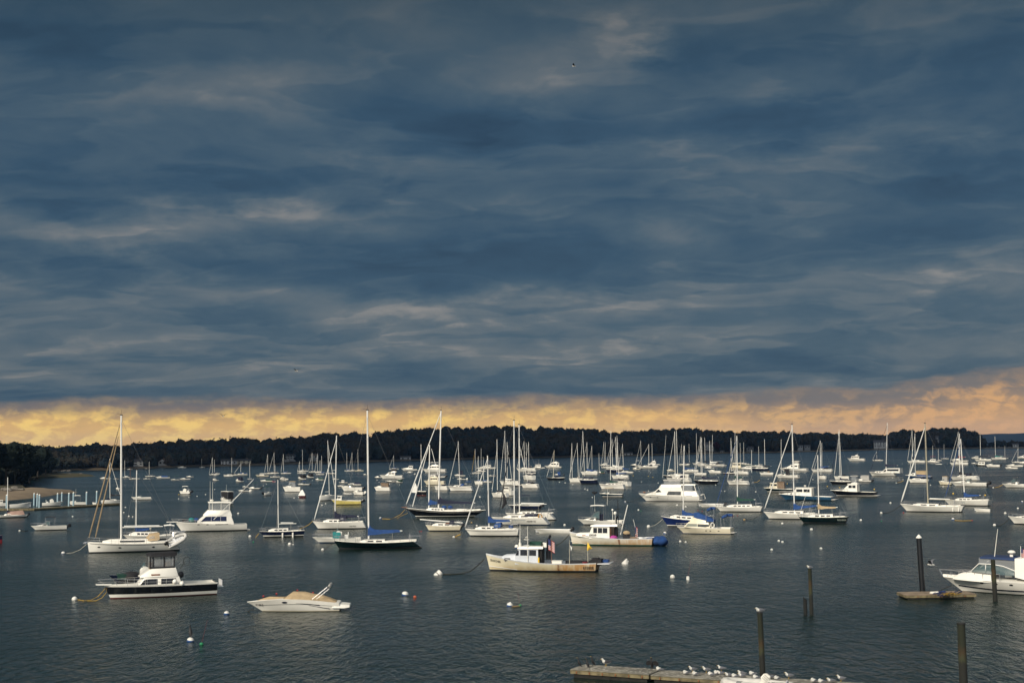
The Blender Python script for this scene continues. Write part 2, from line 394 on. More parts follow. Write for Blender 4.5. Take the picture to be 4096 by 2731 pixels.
CLEAR = []      # (px0, px1, depth) windows kept free of trees for houses
def wood(name, label, shore, tops, x0, x1, rows, step, back, hmin, hmax, m, seed, clump=1.05, nleaf=64, lift=0.0, cat='woodland'):
    rng = random.Random(seed); mb = MB(); grid = []
    xs = np.arange(x0, x1+step, step)
    for r in range(rows+1):
        line = []
        for px in xs:
            sh = water_pt(px, interp(shore, px)); v = Vector((sh.x, sh.y, 0)).normalized()
            P = sh+v*(6 if r == 0 else 14+back*(r-1))
            if r == 0: P.z = .6+lift; line.append(P); continue
            dep = (P-C0).dot(_F); k = (r-.15)/(rows-.15)
            ys = interp(shore, px); yt = interp(tops, px)
            top = at_depth(px, ys+(yt-ys)*min(1, .40+.60*k**.9), dep).z
            P.z = max(1.0, top-.5*(hmin+hmax)); line.append(P)
        grid.append(line)
    for r in range(1, rows+1):
        for i, px in enumerate(xs):
            for sub in range(1 if r > 1 else 2):
                pj = px+rng.uniform(-.5, .5)*step
                sh = water_pt(pj, interp(shore, pj)); v = Vector((sh.x, sh.y, 0)).normalized()
                P = sh+v*(14+back*(r-1)+rng.uniform(-.4, .4)*back+(8 if sub else 0)); dep = (P-C0).dot(_F)
                k = (r-.15)/(rows-.15); ys = interp(shore, pj); yt = interp(tops, pj)
                full = .40+.60*k**.9
                top = at_depth(pj, ys+(yt-ys)*min(1.0, full), dep).z+rng.uniform(-3.2, .6 if r == rows else 1.2)
                h = rng.uniform(hmin, hmax)
                if any(a-13 < pj < b+13 and dep < d+14 for a, b, d in CLEAR): continue
                if top < 3: continue
                h = min(h, top); rz = h*.48; rx = rng.uniform(.36, .5)*h
                crown(mb, (P.x, P.y, top-rz*.95), rx, rz, nleaf, clump, rng)
    obj(name, mb, m, smooth=False, kind='stuff', label=label, category=cat)
    g = MB(); n = len(xs)
    g.add([p for l in grid for p in l], [(r*n+i, r*n+i+1, (r+1)*n+i+1, (r+1)*n+i) for r in range(rows) for i in range(n-1)])
    return g
def beach(name, shore, x0, x1, wid, hgt, m, step=20):
    mb = MB(); V = []; F = []
    xs = np.arange(x0, x1+step, step)
    for px in xs:
        sh = water_pt(px, interp(shore, px)); v = Vector((sh.x, sh.y, 0)).normalized()
        w = wid*(.7+.5*abs(math.sin(px*.013)))
        V += [tuple(sh-v*3+Vector((0, 0, -.15))), tuple(sh+v*w*.5+Vector((0, 0, hgt*.6))), tuple(sh+v*w+Vector((0, 0, hgt))), tuple(sh+v*(w+25)+Vector((0, 0, hgt*.8)))]
    for i in range(len(xs)-1):
        for j in range(3): a = i*4+j; F.append((a, a+1, a+5, a+4))
    mb.add(V, F); return obj(name, mb, m, kind='structure')

HOUSES = []
HWALL = mat('pale clapboard', (.74, .73, .70), .7, .1, .5)
HWALLY = mat('cream clapboard', (.70, .62, .46), .7, .1, .5)
HROOF = mat('grey roof shingle', (.10, .095, .10), .85, .2, .6)
HROOFB = mat('brown roof shingle', (.20, .12, .08), .85, .2, .6)
HROOFT = mat('tan roof shingle', (.30, .22, .17), .85, .2, .6)
def house_at(view, x0, x1, ytop, ybase, label, dback=10, wall=HWALL, roof=HROOF, storeys=2, gable=False, chim=True, wing=0.0, nm='house', cat='house'):
    px0, py1 = vp(view, x0, ybase); px1, py0 = vp(view, x1, ytop); pm = (px0+px1)/2
    sh = water_pt(pm, interp(SHORE, pm)); v = Vector((sh.x, sh.y, 0)).normalized()
    P = sh+v*dback; dep = (P-C0).dot(_F); base = at_depth(pm, py1, dep); top = at_depth(pm, py0, dep)
    W = (px1-px0)*dep/FPX; Ht = max(4.0, top.z-base.z); D = max(7, min(11, W*.55)); rh = Ht*(.42 if gable else .32); wh = Ht-rh
    CLEAR.append((px0, px1, dep))
    r = empty(nm, (base.x, base.y+D/2, base.z), math.atan2(-v.x, v.y), label, cat)
    b = MB(); b.box((0, 0, wh/2-2), (W, D, wh+4)); 
    if wing: b.box((W*.5+wing/2-.3, .8, wh*.36-2), (wing, D*.7, wh*.72+4))
    obj('wall', b, wall, r, False)
    f = MB(); o = .5
    if gable: V = [(-W/2-o, -D/2-o, wh-.2), (W/2+o, -D/2-o, wh-.2), (0, -D/2-o, wh+rh), (-W/2-o, D/2+o, wh-.2), (W/2+o, D/2+o, wh-.2), (0, D/2+o, wh+rh)]
    else: V = [(-W/2-o, -D/2-o, wh-.2), (-W/2-o, D/2+o, wh-.2), (-W/2-o, 0, wh+rh), (W/2+o, -D/2-o, wh-.2), (W/2+o, D/2+o, wh-.2), (W/2+o, 0, wh+rh)]
    f.add(V, [(0, 1, 2), (3, 5, 4), (0, 2, 5, 3), (1, 4, 5, 2), (0, 3, 4, 1)])
    if gable: f.add([(-W/2+.2, -D/2-.02, wh), (W/2-.2, -D/2-.02, wh), (0, -D/2-.02, wh+rh*.9)], [(0, 1, 2)])
    if wing: f.box((W*.5+wing/2-.3, .8, wh*.72+.2), (wing+.5, D*.7+.6, .3))
    rf = obj('roof', f, roof, r, False)
    if gable:
        g = MB(); g.add([(-W/2+.3, -D/2-o-.03, wh-.1), (W/2-.3, -D/2-o-.03, wh-.1), (0, -D/2-o-.03, wh+rh*.82)], [(0, 1, 2)]); obj('gable', g, wall, r, False)
    if chim: c = MB(); c.box((W*.22, .6, wh+rh*.9), (.9, .9, rh*1.1)); obj('chimney', c, HROOFB, rf, False)
    nw = max(2, int(W/3.2))
    for s in range(storeys):
        for i in range(nw):
            w = MB(); w.box((-W/2+(i+.5)*W/nw, -D/2-.04, wh*(s+.55)/storeys), (1.3, .12, wh/storeys*.5)); obj('window', w, GLASS, r, False)
    return r
house_at('A', 1555, 1665, 705, 762, 'white two storey house with rows of windows in the dark woods at far left', 40, storeys=2)
house_at('A', 1850, 1938, 714, 757, 'white house with a steep brown gable at the edge of the far left woods', 34, roof=HROOFB, gable=True, storeys=1, wing=3)
house_at('B', 530, 610, 718, 758, 'small white beach house standing beside the long cream house on the sand', 16, storeys=2, chim=False)
house_at('B', 718, 882, 700, 754, 'long cream house with a tall front gable just above the sandy beach', 18, wall=HWALLY, storeys=2)
house_at('B', 612, 714, 728, 757, 'low grey shed row between the two beach houses', 20, wall=GREYW, storeys=1, chim=False, nm='shed', cat='shed')
house_at('B', 1280, 1338, 640, 693, 'white house with grey roof high in the woods, left half of a pair', 70)
house_at('B', 1343, 1410, 645, 690, 'wider grey white house with low roof high in the woods, right half of a pair', 76, wall=GREYW, storeys=2)
house_at('B', 1562, 1680, 640, 688, 'pale house under a broad tan roof, deep in woods behind sailboat masts', 60, roof=HROOFT, storeys=1)
house_at('F', 352, 462, 492, 575, 'large white house beside a red tree behind a cluster of masts', 60, storeys=2)
house_at('F', 850, 930, 543, 588, 'faint grey cottage among the trees right of the large white house', 50, wall=GREYW, storeys=1)
house_at('F', 1450, 1512, 540, 566, 'low pale bungalow in the woods, left of two', 50, wall=GREYW, storeys=1, chim=False)
house_at('F', 1530, 1598, 542, 566, 'low pale bungalow in the woods, right of two', 52, wall=GREYW, storeys=1, chim=False)
house_at('G', 600, 762, 468, 550, 'big white mansion with dark roof and many windows on the right hand shore', 30, storeys=3)
house_at('G', 1325, 1362, 420, 468, 'small pale house half hidden high in the dark right hand wood', 60, wall=GREYW, storeys=2)
house_at('G', 2235, 2298, 512, 548, 'little white house on the low sandy spit at far right', 20, storeys=1)
house_at('E', 880, 975, 638, 657, 'low white beach pavilion at the water edge in mid shore', 6, storeys=1, chim=False, nm='pavilion', cat='pavilion')
house_at('F', 540, 585, 592, 628, 'tiny white boathouse on the shore right of the red tree', 8, storeys=1, chim=False, nm='boathouse', cat='boathouse')
house_at('C', 1175, 1300, 683, 706, 'low grey seawall shed on the sandy far beach', 10, wall=GREYW, storeys=1, chim=False, nm='shed', cat='shed')

g1 = wood('forest', 'dark autumn wood covering the low hills along the far shore', SHORE, TOPS, -500, 3950, 6, 9, 38, 8, 19, FOL, 3)
g1o = obj('hill_terrain', g1, SOIL, kind='structure')
SP = [(3930,1793),(4096,1791.5),(4700,1786)]; ST = [(3930,1790),(3952,1782),(3972,1764),(3993,1753),(4017,1763),(4054,1757),(4096,1760),(4300,1750),(4700,1745)]
g2 = wood('woodland_spit', 'dark clump of trees on the low spit at the right edge', SP, ST, 3950, 4500, 2, 9, 25, 8, 12, FOL, 5)
obj('spit_terrain', g2, SOIL, kind='structure')
beach('beach', SHORE, -600, 4600, 9, 1.3, SAND)
def far_hill():
    mb = MB(); V = []; F = []; xs = list(range(3300, 5000, 20))
    for i, px in enumerate(xs):
        y = interp([(3300,1752),(3700,1742),(3922,1736),(4096,1731.5),(4500,1724),(5000,1728)], px)+.8*math.sin(px*.05)
        for dep, yy in ((3600, 1790), (3900, lerp(1785, y, .6)), (4300, y), (4900, 1790)):
            V.append(tuple(at_depth(px, yy, dep)) if yy < 1789 else (at_depth(px, y, dep).x, at_depth(px, y, dep).y, -1))
    for i in range(len(xs)-1):
        for j in range(3): a = i*4+j; F.append((a, a+1, a+5, a+4))
    mb.add(V, F); obj('distant_hill', mb, HILLB, kind='structure')
far_hill()
# near left headland with its own beach and marshy points
HSH = [(-500,1968),(0,1962),(40,1957),(80,1945),(110,1925),(160,1908),(215,1893),(240,1890)]
HTP = [(-500,1755),(-60,1758),(0,1770),(18,1778),(68,1786),(110,1782),(150,1800),(185,1835),(210,1860),(240,1883)]
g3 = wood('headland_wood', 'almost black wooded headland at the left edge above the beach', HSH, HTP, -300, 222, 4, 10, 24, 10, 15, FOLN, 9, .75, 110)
obj('headland_terrain', g3, SOIL, kind='structure')
def flat_patch(name, pts, m, h=.5, kind='structure'):
    """low mound of shore ground: outline in photo pixels on the water plane"""
    P = [water_pt(*p) for p in pts]; c = sum(P, Vector())/len(P)
    mb = MB(); n = len(P); V = [(p.x, p.y, -.2) for p in P]+[(lerp(p.x, c.x, .18), lerp(p.y, c.y, .18), h) for p in P]
    mb.add(V, [(i, (i+1) % n, n+(i+1) % n, n+i) for i in range(n)]+[tuple(range(n, 2*n))])
    return obj(name, mb, m, kind=kind)
flat_patch('sand_spit', [(-260,2018),(0,2004),(101,1995),(160,1988),(205,1982),(240,1975),(318,1969),(214,1963),(189,1959),(128,1957),(85,1962),(20,1972),(-260,1972)], SAND, .9)
flat_patch('marsh_bank', [(-300,1979),(0,1977),(80,1971),(118,1960),(100,1950),(40,1944),(-300,1950)], SANDD, 1.5)
flat_patch('marsh_point', [(85,1926),(140,1914),(250,1910),(330,1906),(388,1903.5),(330,1897),(230,1896),(120,1902),(80,1910)], SANDD, .9)
rk = random.Random(4)
for k, (px, py, n, w) in enumerate([(120,1916,9,14),(300,1901,10,26),(250,1885,10,30),(75,1972,6,20),(30,1976,5,20)]):
    for i in range(n):
        p = water_pt(px+rk.uniform(-w, w), py+rk.uniform(-1.2, 1.2)); s = rk.uniform(.5, 1.3)
        mb = MB(); mb.ball((0, 0, .25*s), (s*rk.uniform(.8, 1.5), s, s*.6), 7, 4)
        mb.v = [(x+rk.uniform(-.12, .12)*s, y+rk.uniform(-.12, .12)*s, z+rk.uniform(-.1, .1)*s) for x, y, z in mb.v]
        o = obj('shore_rock', mb, ROCK, label='pale rounded boulder at the foot of the left headland', category='rock', group='boulders along the left headland shore'); o.location = (p.x, p.y, .1 if k < 3 else 1.0)
def tree_at(px, py, h, label, rng, red=False, m=None):
    p = water_pt(px, py); r = empty('tree', (p.x, p.y, .3), 0, label, 'tree', 'trees on the left headland' if not red else None)
    t = MB(); t.tube([(0, 0, -.5), (.15, 0, h*.25), (-.1, .1, h*.5), (.1, 0, h*.8)], [h*.028, h*.022, h*.015, h*.006], 7)
    for k in range(5):
        a = k*1.3; t.tube([(0, 0, h*(.3+.07*k)), (math.cos(a)*h*.15, math.sin(a)*h*.15, h*(.45+.07*k)), (math.cos(a)*h*.25, math.sin(a)*h*.25, h*(.55+.06*k))], [h*.012, h*.008, h*.004], 5)
    obj('trunk', t, BARK, r)
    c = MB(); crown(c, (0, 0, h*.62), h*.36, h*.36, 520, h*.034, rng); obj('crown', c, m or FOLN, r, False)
    return r
tr = random.Random(21)
for px, py, h, lb in [(-30,1962,16,'tall black oak cut by the left edge of the photo'), (22,1960,15.5,'dark tree standing above the sand, right of the tall edge oak'),
        (58,1955,14,'rounded dark tree over the marsh bank, between two taller trees'), (88,1944,14.5,'dark tree leaning out over the bank near the pale boulders'),
        (118,1928,15,'broad dark tree on the headland above the boulders'), (150,1914,14,'dark tree behind the marsh point, left part'),
        (182,1905,11.5,'smaller dark tree near the tip of the headland'), (206,1899,8,'low bushy tree at the outer tip of the headland')]:
    tree_at(px, py, h, lb, tr)
FRED = foliage_mat('crimson maple leaves', [(.05,.010,.016), (.075,.012,.02), (.04,.012,.014)], .1)
_px, _py = vp('F', 500, 618); rt = tree_at(_px, interp(SHORE, _px)-.4, 13, 'dark crimson tree beside the large white house on the far shore', tr, True, FRED)

# added, unseen cloud-shaped blocker: keeps the sun off the far shore, overhead and behind
def unseen_shade_cloud():
    rg = random.Random(12); mb = MB(); k = 700/SUN_DIR.z; off = Vector((SUN_DIR.x*k, SUN_DIR.y*k, 700))
    R = []; n = 40; m_ = 14
    for i in range(m_+1):
        row = []
        for j in range(n+1):
            x = lerp(-1500, 1500, j/n); y = lerp(860, 2150, i/m_); e = (i in (0, m_)) or (j in (0, n))
            row.append((x+off.x+rg.uniform(-20, 20), y+off.y+rg.uniform(-25, 25)+40*math.sin(j*.9), off.z+(0 if e else rg.uniform(-12, 14))))
        R.append(row)
    top = [[(x, y, z+(2 if (i in (0, m_) or j in (0, n)) else 60+rg.uniform(-25, 45))) for j, (x, y, z) in enumerate(r)] for i, r in enumerate(R)]
    mb.loft(R, False, 0, False); mb.loft(top, False, 0, False)
    obj('cloud', mb, mat('added shade blocker', (.5, .52, .55), 1.0, .15, .01), kind='structure')  # the cloud object is an added sun blocker, never in view
unseen_shade_cloud()
# ------------------------------------------------------------------ boats
class Hull:
    def __init__(s, L, B, fb, fs, dip=0.0, tr=.6, rake=.1, over=.03, e0=.42, e1=.8, d=.35, tm=.42, pw=2.2, sp=1.7):
        s.__dict__.update(L=L, B=B, fb=fb, fs=fs, dip=dip, tr=tr, rake=rake, over=over, e0=e0, e1=e1, d=d, tm=tm, pw=pw, sp=sp)
    def sheer(s, t): return s.fs+(s.fb-s.fs)*max(0, t)**s.sp-s.dip*math.sin(PI*min(1, max(0, t)))
    def half(s, t):
        if t < s.tm: return s.B/2*(s.tr+(1-s.tr)*math.sin(PI/2*t/s.tm))
        return s.B/2*max(.012, 1-((t-s.tm)/(1-s.tm))**s.pw)
    def ends(s, t, z):
        zs = s.sheer(t); f = min(1.3, max(0, (zs-z)/max(zs, .1)))
        x0 = -s.L/2+(s.over*f if s.over > 0 else -s.over*(1-min(1, f)))
        return x0, s.L/2-s.rake*f**.9
    def pt(s, t, z):
        x0, x1 = s.ends(t, z); zs = s.sheer(t); g = max(0, (z+s.d)/(zs+s.d))**(s.e0+(s.e1-s.e0)*max(0, t)**2)
        return x0+(x1-x0)*t, s.half(t)*g
    def t_at(s, x, z):
        t = .5
        for _ in range(4): x0, x1 = s.ends(t, z); t = min(1, max(0, (x-x0)/(x1-x0)))
        return t
    def y(s, x, z): return s.pt(s.t_at(x, z), z)[1]
    def sh(s, x): return s.sheer(s.t_at(x, s.fs))
    def shy(s, x): t = s.t_at(x, s.fs); return s.half(t)

class Boat:
    def __init__(b, nm, label, cat, view, xb, xs, yw, a=None, br=.31, group=None, sail=False, fb=None, fs=None, L=None, shift=0.0, **hk):
        b.view = view; sc = VIEWS[view][2]; b.sc = sc
        px, py = vp(view, (xb+xs)/2, yw)
        W = water_pt(px, py)
        if a is None: a = 14+math.degrees(math.atan2(W.x, W.y))*(1 if xb < xs else -1)+random.Random(label).uniform(-7, 7)
        dep = (W-C0).dot(_F); ppm = FPX/dep
        if xb > xs: a = 180-a
        ar = math.radians(a); ca, sa = math.cos(ar), abs(math.sin(ar))
        S = abs(xb-xs)/sc/ppm
        b.L = L or S/(abs(ca)+.45*br*sa); b.B = br*b.L
        v = Vector((W.x, W.y, 0)).normalized(); l = Vector((-v.y, v.x, 0))
        b.c = W+v*(b.B/2*abs(ca)*.8+b.L/2*sa*.75+shift)+l*(.22*b.B*sa*(1 if ca > 0 else -1)); b.c.z = 0
        b.h = l*math.cos(ar)+v*math.sin(ar); b.l = l; b.ca = ca
        b.dep = (b.c-C0).dot(_F); b.ppm = FPX/b.dep
        b.root = empty(nm, b.c, math.atan2(b.h.y, b.h.x), label, cat, group)
        b.lod = 0 if b.ppm*b.L > 170 else (1 if b.ppm*b.L > 85 else 2)
        b.near = 1 if b.ca > 0 else -1          # local side that faces the viewer
        fb_ = (fb/sc/b.ppm) if fb else b.L*(.115 if sail else .135)
        fs_ = (fs/sc/b.ppm) if fs else b.L*(.085 if sail else .085)
        k = dict(dip=.012*b.L, tr=.55, rake=.11*b.L, over=.05*b.L, e0=.42, e1=.8, d=.35) if sail else \
            dict(dip=0.0, tr=.88, rake=.15*b.L, over=.0, e0=.24, e1=.75, d=.35, tm=.38, pw=2.4)
        for q in ('dip', 'rake', 'over'):
            if q in hk: hk[q] *= b.L
        k.update(hk); b.hu = Hull(b.L, b.B, fb_, fs_, **k)
    # photo position -> (local x, local z) on the boat's centre plane
    def p(b, zx, zy):
        P = at_depth(*vp(b.view, zx, zy), b.dep); s = (P-b.c).dot(b.l)
        return s/b.ca, P.z
    def pv(b, view, zx, zy):
        P = at_depth(*vp(view, zx, zy), b.dep); return (P-b.c).dot(b.l)/b.ca, P.z
    def hs(b, view, secs):
        out = []
        for zx, wb, wt, zyb, zyt in secs: x, z1 = b.pv(view, zx, zyt); z0 = b.pv(view, zx, zyb)[1]; out.append((x, wb, wt, z0, z1))
        return out
    def X(b, zx, zy=None):
        return b.p(zx, zy if zy is not None else (proj(b.c)[1]-VIEWS[b.view][1])*b.sc)[0]
    def fx(b, f): return b.L*(.5-f)          # f: 0 bow .. 1 stern
    def part(b, name, mb, mats, parent=None, smooth=True, **kw): return obj(name, mb, mats, parent or b.root, smooth, **kw)
    def hull(b, main, bot=ANTIB, boot=None, band=None, bz=.15, bh=.10, bw=.12, ns=None, transom=None, bul=0.0):
        h = b.hu; n = ns or (15, 12, 9)[b.lod]; mats = [bot, boot or main, main, band or main, transom or main]
        rings = []; rows = None
        for i in range(n):
            t = 1-(1-i/(n-1))**1.15 if i < n-1 else 1.0
            zs = h.sheer(t); w = bw if band else .05
            zl = [-h.d*.9, bz*.2, bz, bz+bh]+[lerp(bz+bh, zs-w, q) for q in (.35, .7, 1)]+[zs]
            rings.append([(h.pt(t, z), z) for z in zl])
        rows = [0, 0, 1, 2, 2, 2, 3]
        m = MB(); nl = len(rings[0])
        for sgn in (1, -1):
            V = [(p[0], sgn*p[1], z) for r in rings for (p, z) in r]; o = len(m.v); m.v += V
            for i in range(n-1):
                for j in range(nl-1):
                    a = o+i*nl+j; m.f.append((a, a+nl, a+nl+1, a+1)); m.k.append(rows[j])
        tr = rings[0]; off = n*nl
        for j in range(nl-1): m.f.append((j, j+1, off+j+1, off+j)); m.k.append(4 if j > 1 else 0)
        b.hullo = b.part('hull', m, mats); b.bul = bul
        return b.hullo
    def deck(b, mt=DECK, t0=0.0, t1=1.0, drop=.02, inset=.02, camber=.03, name='deck'):
        h = b.hu; n = (14, 10, 7)[b.lod]; m = MB(); rows = []
        for i in range(n):
            t = lerp(t0, t1, i/(n-1)); z = h.sheer(t)-drop; x, y = h.pt(t, h.sheer(t)); y = max(.005, y-inset)
            rows.append([(x, y*q, z+camber*b.B*(1-q*q)) for q in (-1, -.5, 0, .5, 1)])
        m.loft(rows, False, 0, False); return b.part(name, m, mt)
    def well(b, t0, t1, zf, mt=DECK, cap=.16, name='cockpit'):
        """open cockpit: sole, inner sides and side decks"""
        h = b.hu; n = 8; m = MB(); rows = []
        for i in range(n):
            t = lerp(t0, t1, i/(n-1)); zs = h.sheer(t)-.015; x, y = h.pt(t, zs); yi = max(.02, y-cap); yf = max(.012, min(yi*.97, h.y(x, zf)-.06))
            rows.append([(x, -y, zs), (x, -yi, zs), (x, -yf, zf), (x, 0, zf), (x, yf, zf), (x, yi, zs), (x, y, zs)])
        m.loft(rows, False, 0, False)
        for r in (rows[0], rows[-1]): m.add([r[1], r[2], r[4], r[5]], [(0, 1, 2, 3)])
        return b.part(name, m, mt)
    def house(b, name, secs, mt, parent=None, ch=.08, panes=(), pm=GLASS, pname='side_window', both=True):
        m = MB(); m.house(secs, ch); o = b.part(name, m, mt, parent)
        ss = sorted(secs)
        def side(x, v):
            for i in range(len(ss)-1):
                if ss[i][0] <= x <= ss[i+1][0]:
                    q = (x-ss[i][0])/max(1e-6, ss[i+1][0]-ss[i][0]); wb, wt, zb, zt = [lerp(ss[i][k], ss[i+1][k], q) for k in (1, 2, 3, 4)]
                    return lerp(wb, wt, v), lerp(zb, zt-ch*.5, v)
            e = ss[0] if x < ss[0][0] else ss[-1]; return lerp(e[1], e[2], v), lerp(e[3], e[4]-ch*.5, v)
        for pn in panes:
            (xa, xb), (va, vb) = pn[0], pn[1]; sl = pn[2] if len(pn) > 2 else 0.0   # sl: forward lean of the lower edge
            for sg in ((1, -1) if both else (b.near,)):
                w = MB(); n = 4; P = []
                for i in range(n+1):
                    for v in (va, vb):
                        x = lerp(xa, xb, i/n)+(sl if (v == va) == (sl > 0) and False else 0); y, z = side(x, v)
                        P.append((x, sg*(y+.018), z))
                if sl: P[-2] = (P[-2][0]+sl, P[-2][1], P[-2][2])
                w.add(P, [(2*i, 2*i+2, 2*i+3, 2*i+1) for i in range(n)])
                b.part(pname, w, pm, o, False)
        return o
    def stripe(b, name, x0, x1, zf0, zf1, mt, off=.012, sides=(1, -1), n=14):
        h = b.hu
        for sg in sides:
            m = MB(); R = []
            for i in range(n+1):
                x = lerp(x0, x1, i/n); za = zf0(x) if callable(zf0) else zf0; zb = zf1(x) if callable(zf1) else zf1
                R.append([(x, sg*(h.y(x, z)+off), z) for z in (za, (za+zb)/2, zb)])
            m.loft(R, False, 0, False); b.part(name, m, mt, b.hullo)
    def port(b, zx, zy, w, hgt, mt=GLASS, name='porthole'):
        x, z = b.p(zx, zy); m = MB(); P = []
        for j in range(10):
            a = 2*PI*j/10; xx = x+w/2*math.cos(a); zz = z+hgt/2*math.sin(a); P.append((xx, b.near*(b.hu.y(xx, zz)+.015), zz))
        m.add(P, [tuple(range(10))]); b.part(name, m, mt, b.hullo, False)
    def rail(b, f0, f1, hgt, nst=5, name='bow_rail', inset=.12, mid=True, fwd=.25, r=.022):
        h = b.hu; m = MB(); x0, x1 = b.fx(f0), b.fx(f1); top = {1: [], -1: []}
        for i in range(nst+1):
            x = lerp(x0, x1, i/nst); z = h.sh(x); y = max(.06, h.shy(x)-inset)
            for s in (1, -1):
                q = (x+(fwd if i == 0 else fwd*.4 if i == 1 else 0), s*y, z+hgt); top[s].append(q)
                m.rod((x, s*y, z-.03), q, r*.85, 4)
        path = top[-1][::-1]+top[1] if f0 < .08 else None
        if path: m.tube(path, r, 5)
        else:
            for s in (1, -1): m.tube(top[s], r, 5)
        if mid and b.lod < 2:
            for s in (1, -1): m.tube([(q[0], q[1], q[2]-hgt*.48) for q in top[s]], r*.7, 4)
        return b.part(name, m, STEEL)
    def canopy(b, f0, f1, z0, z1, w, mt, name='bimini_top', thick=.08, frame=True, zfeet=None, arch=.10, fmat=STEEL, feet=None):
        """fabric or hard top on a tube frame; z0/z1 top height at fore and aft edge"""
        xa, xb = b.fx(f0), b.fx(f1); m = MB(); S = []
        for i in range(6):
            q = i/5; z = lerp(z0, z1, q)+arch*math.sin(PI*q)*.6; S.append((lerp(xa, xb, q), w/2, w/2*.88, z-thick-arch*.3, z))
        m.house(S, .07); o = b.part(name, m, mt)
        if frame:
            fr = MB(); zf = zfeet if zfeet is not None else b.hu.sh((xa+xb)/2); fa, fb_ = feet or ((f0+f1)/2-.03, (f0+f1)/2+.05)
            for s in (1, -1):
                for (xt, zt, xf) in ((xa, z0, b.fx(fa)), (xb, z1, b.fx(fb_))):
                    fr.rod((xt, s*w*.47, zt-thick), (xf, s*w*.47, zf), .022, 5)
            b.part('canopy_frame', fr, fmat, o)
        return o
    def outboard(b, x=None, y=0.0, z=None, k=1.0, tilt=0.0, mt=ENGBLK):
        x = x if x is not None else -b.L/2-.15; z = z if z is not None else b.hu.fs*.75
        r = empty('outboard_motor', (x, y, z)); r.parent = b.root; r.rotation_euler = (0, tilt, 0); k *= 1.0
        c = MB(); c.house([(-.42*k, .12*k, .09*k, .12*k, .40*k), (-.22*k, .2*k, .17*k, .0, .62*k), (.12*k, .2*k, .17*k, .0, .60*k), (.28*k, .13*k, .1*k, .08*k, .42*k)], .1*k)
        obj('engine_cowling', c, mt, r)
        g = MB(); g.house([(-.22*k, .07*k, .09*k, -.75*k, .02), (.06*k, .07*k, .1*k, -.75*k, .02)], .03); g.box((-.12*k, 0, -.72*k), (.5*k, .2*k, .04)); g.tube([(-.38*k, 0, -.86*k), (.22*k, 0, -.86*k)], [.03*k, .06*k], 6)
        obj('lower_unit', g, RUBBER if mt is ENGBLK else mt, r)
        return r
    def antenna(b, f, y, z0, ln, r=.018, lean=0.0, name='antenna', mt=None):
        m = MB(); x = b.fx(f); m.tube([(x, y, z0), (x+lean*ln, y, z0+ln)], [r*1.3, r*.7], 5); return b.part(name, m, mt or WHITE)
    def radar(b, f, z, k=.3, y=0.0):
        m = MB(); x = b.fx(f); m.ball((x, y, z), (k, k, k*.42), 10, 5); m.box((x, y, z-k*.6), (k*.5, k*.5, k*.7)); return b.part('radar_dome', m, WHITE)
    def fenders(b, xs_, mt=WHITE, r=.11, ln=.55):
        for zx in xs_:
            x = b.X(zx); z = b.hu.sh(x); m = MB(); y = b.near*(b.hu.y(x, z*.5)+r)
            m.tube([(x, y, z-.12), (x, y, z-.2), (x, y, z-.2-ln), (x, y, z-.28-ln)], [.03, r, r, .04], 8); b.part('fender', m, mt)
    def text(b, s, zx, zy, zx1, size=None, mt=LETTER, slope=0.0, name='hull_lettering', onhouse=None):
        """lettering laid on the hull side facing the viewer, from photo position zx to zx1"""
        x0, z0 = b.p(zx, zy); x1, z1 = b.p(zx1, zy); wid = abs(x1-x0)
        V, F = glyphs(s)
        if not V: return
        mx = max(v[0] for v in V); mn = min(v[0] for v in V); mh = max(v[1] for v in V); sx = wid/(mx-mn); sy = (size or wid/len(s)*1.3)/mh
        dirn = 1 if x1 > x0 else -1; P = []
        for u, w in V:
            x = x0+dirn*(u-mn)*sx; z = z0+w*sy+slope*(u-mn)*sx
            yy = onhouse if onhouse is not None else b.hu.y(x, z); P.append((x, b.near*(yy+.022), z))
        m = MB(); m.add(P, F); b.part(name, m, mt, b.hullo if onhouse is None else None, False)

_GL = {}
def glyphs(s):
    if s in _GL: return _GL[s]
    cu = bpy.data.curves.new('lettering', 'FONT'); cu.body = s; cu.size = 1; cu.resolution_u = 2; cu.offset = .012
    o = bpy.data.objects.new('lettering', cu); COL.objects.link(o)
    dg = bpy.context.evaluated_depsgraph_get(); me = bpy.data.meshes.new_from_object(o.evaluated_get(dg))
    V = [(v.co.x, v.co.y) for v in me.vertices]; F = [tuple(p.vertices) for p in me.polygons]
    bpy.data.objects.remove(o); bpy.data.curves.remove(cu); bpy.data.meshes.remove(me)
    _GL[s] = (V, F); return V, F

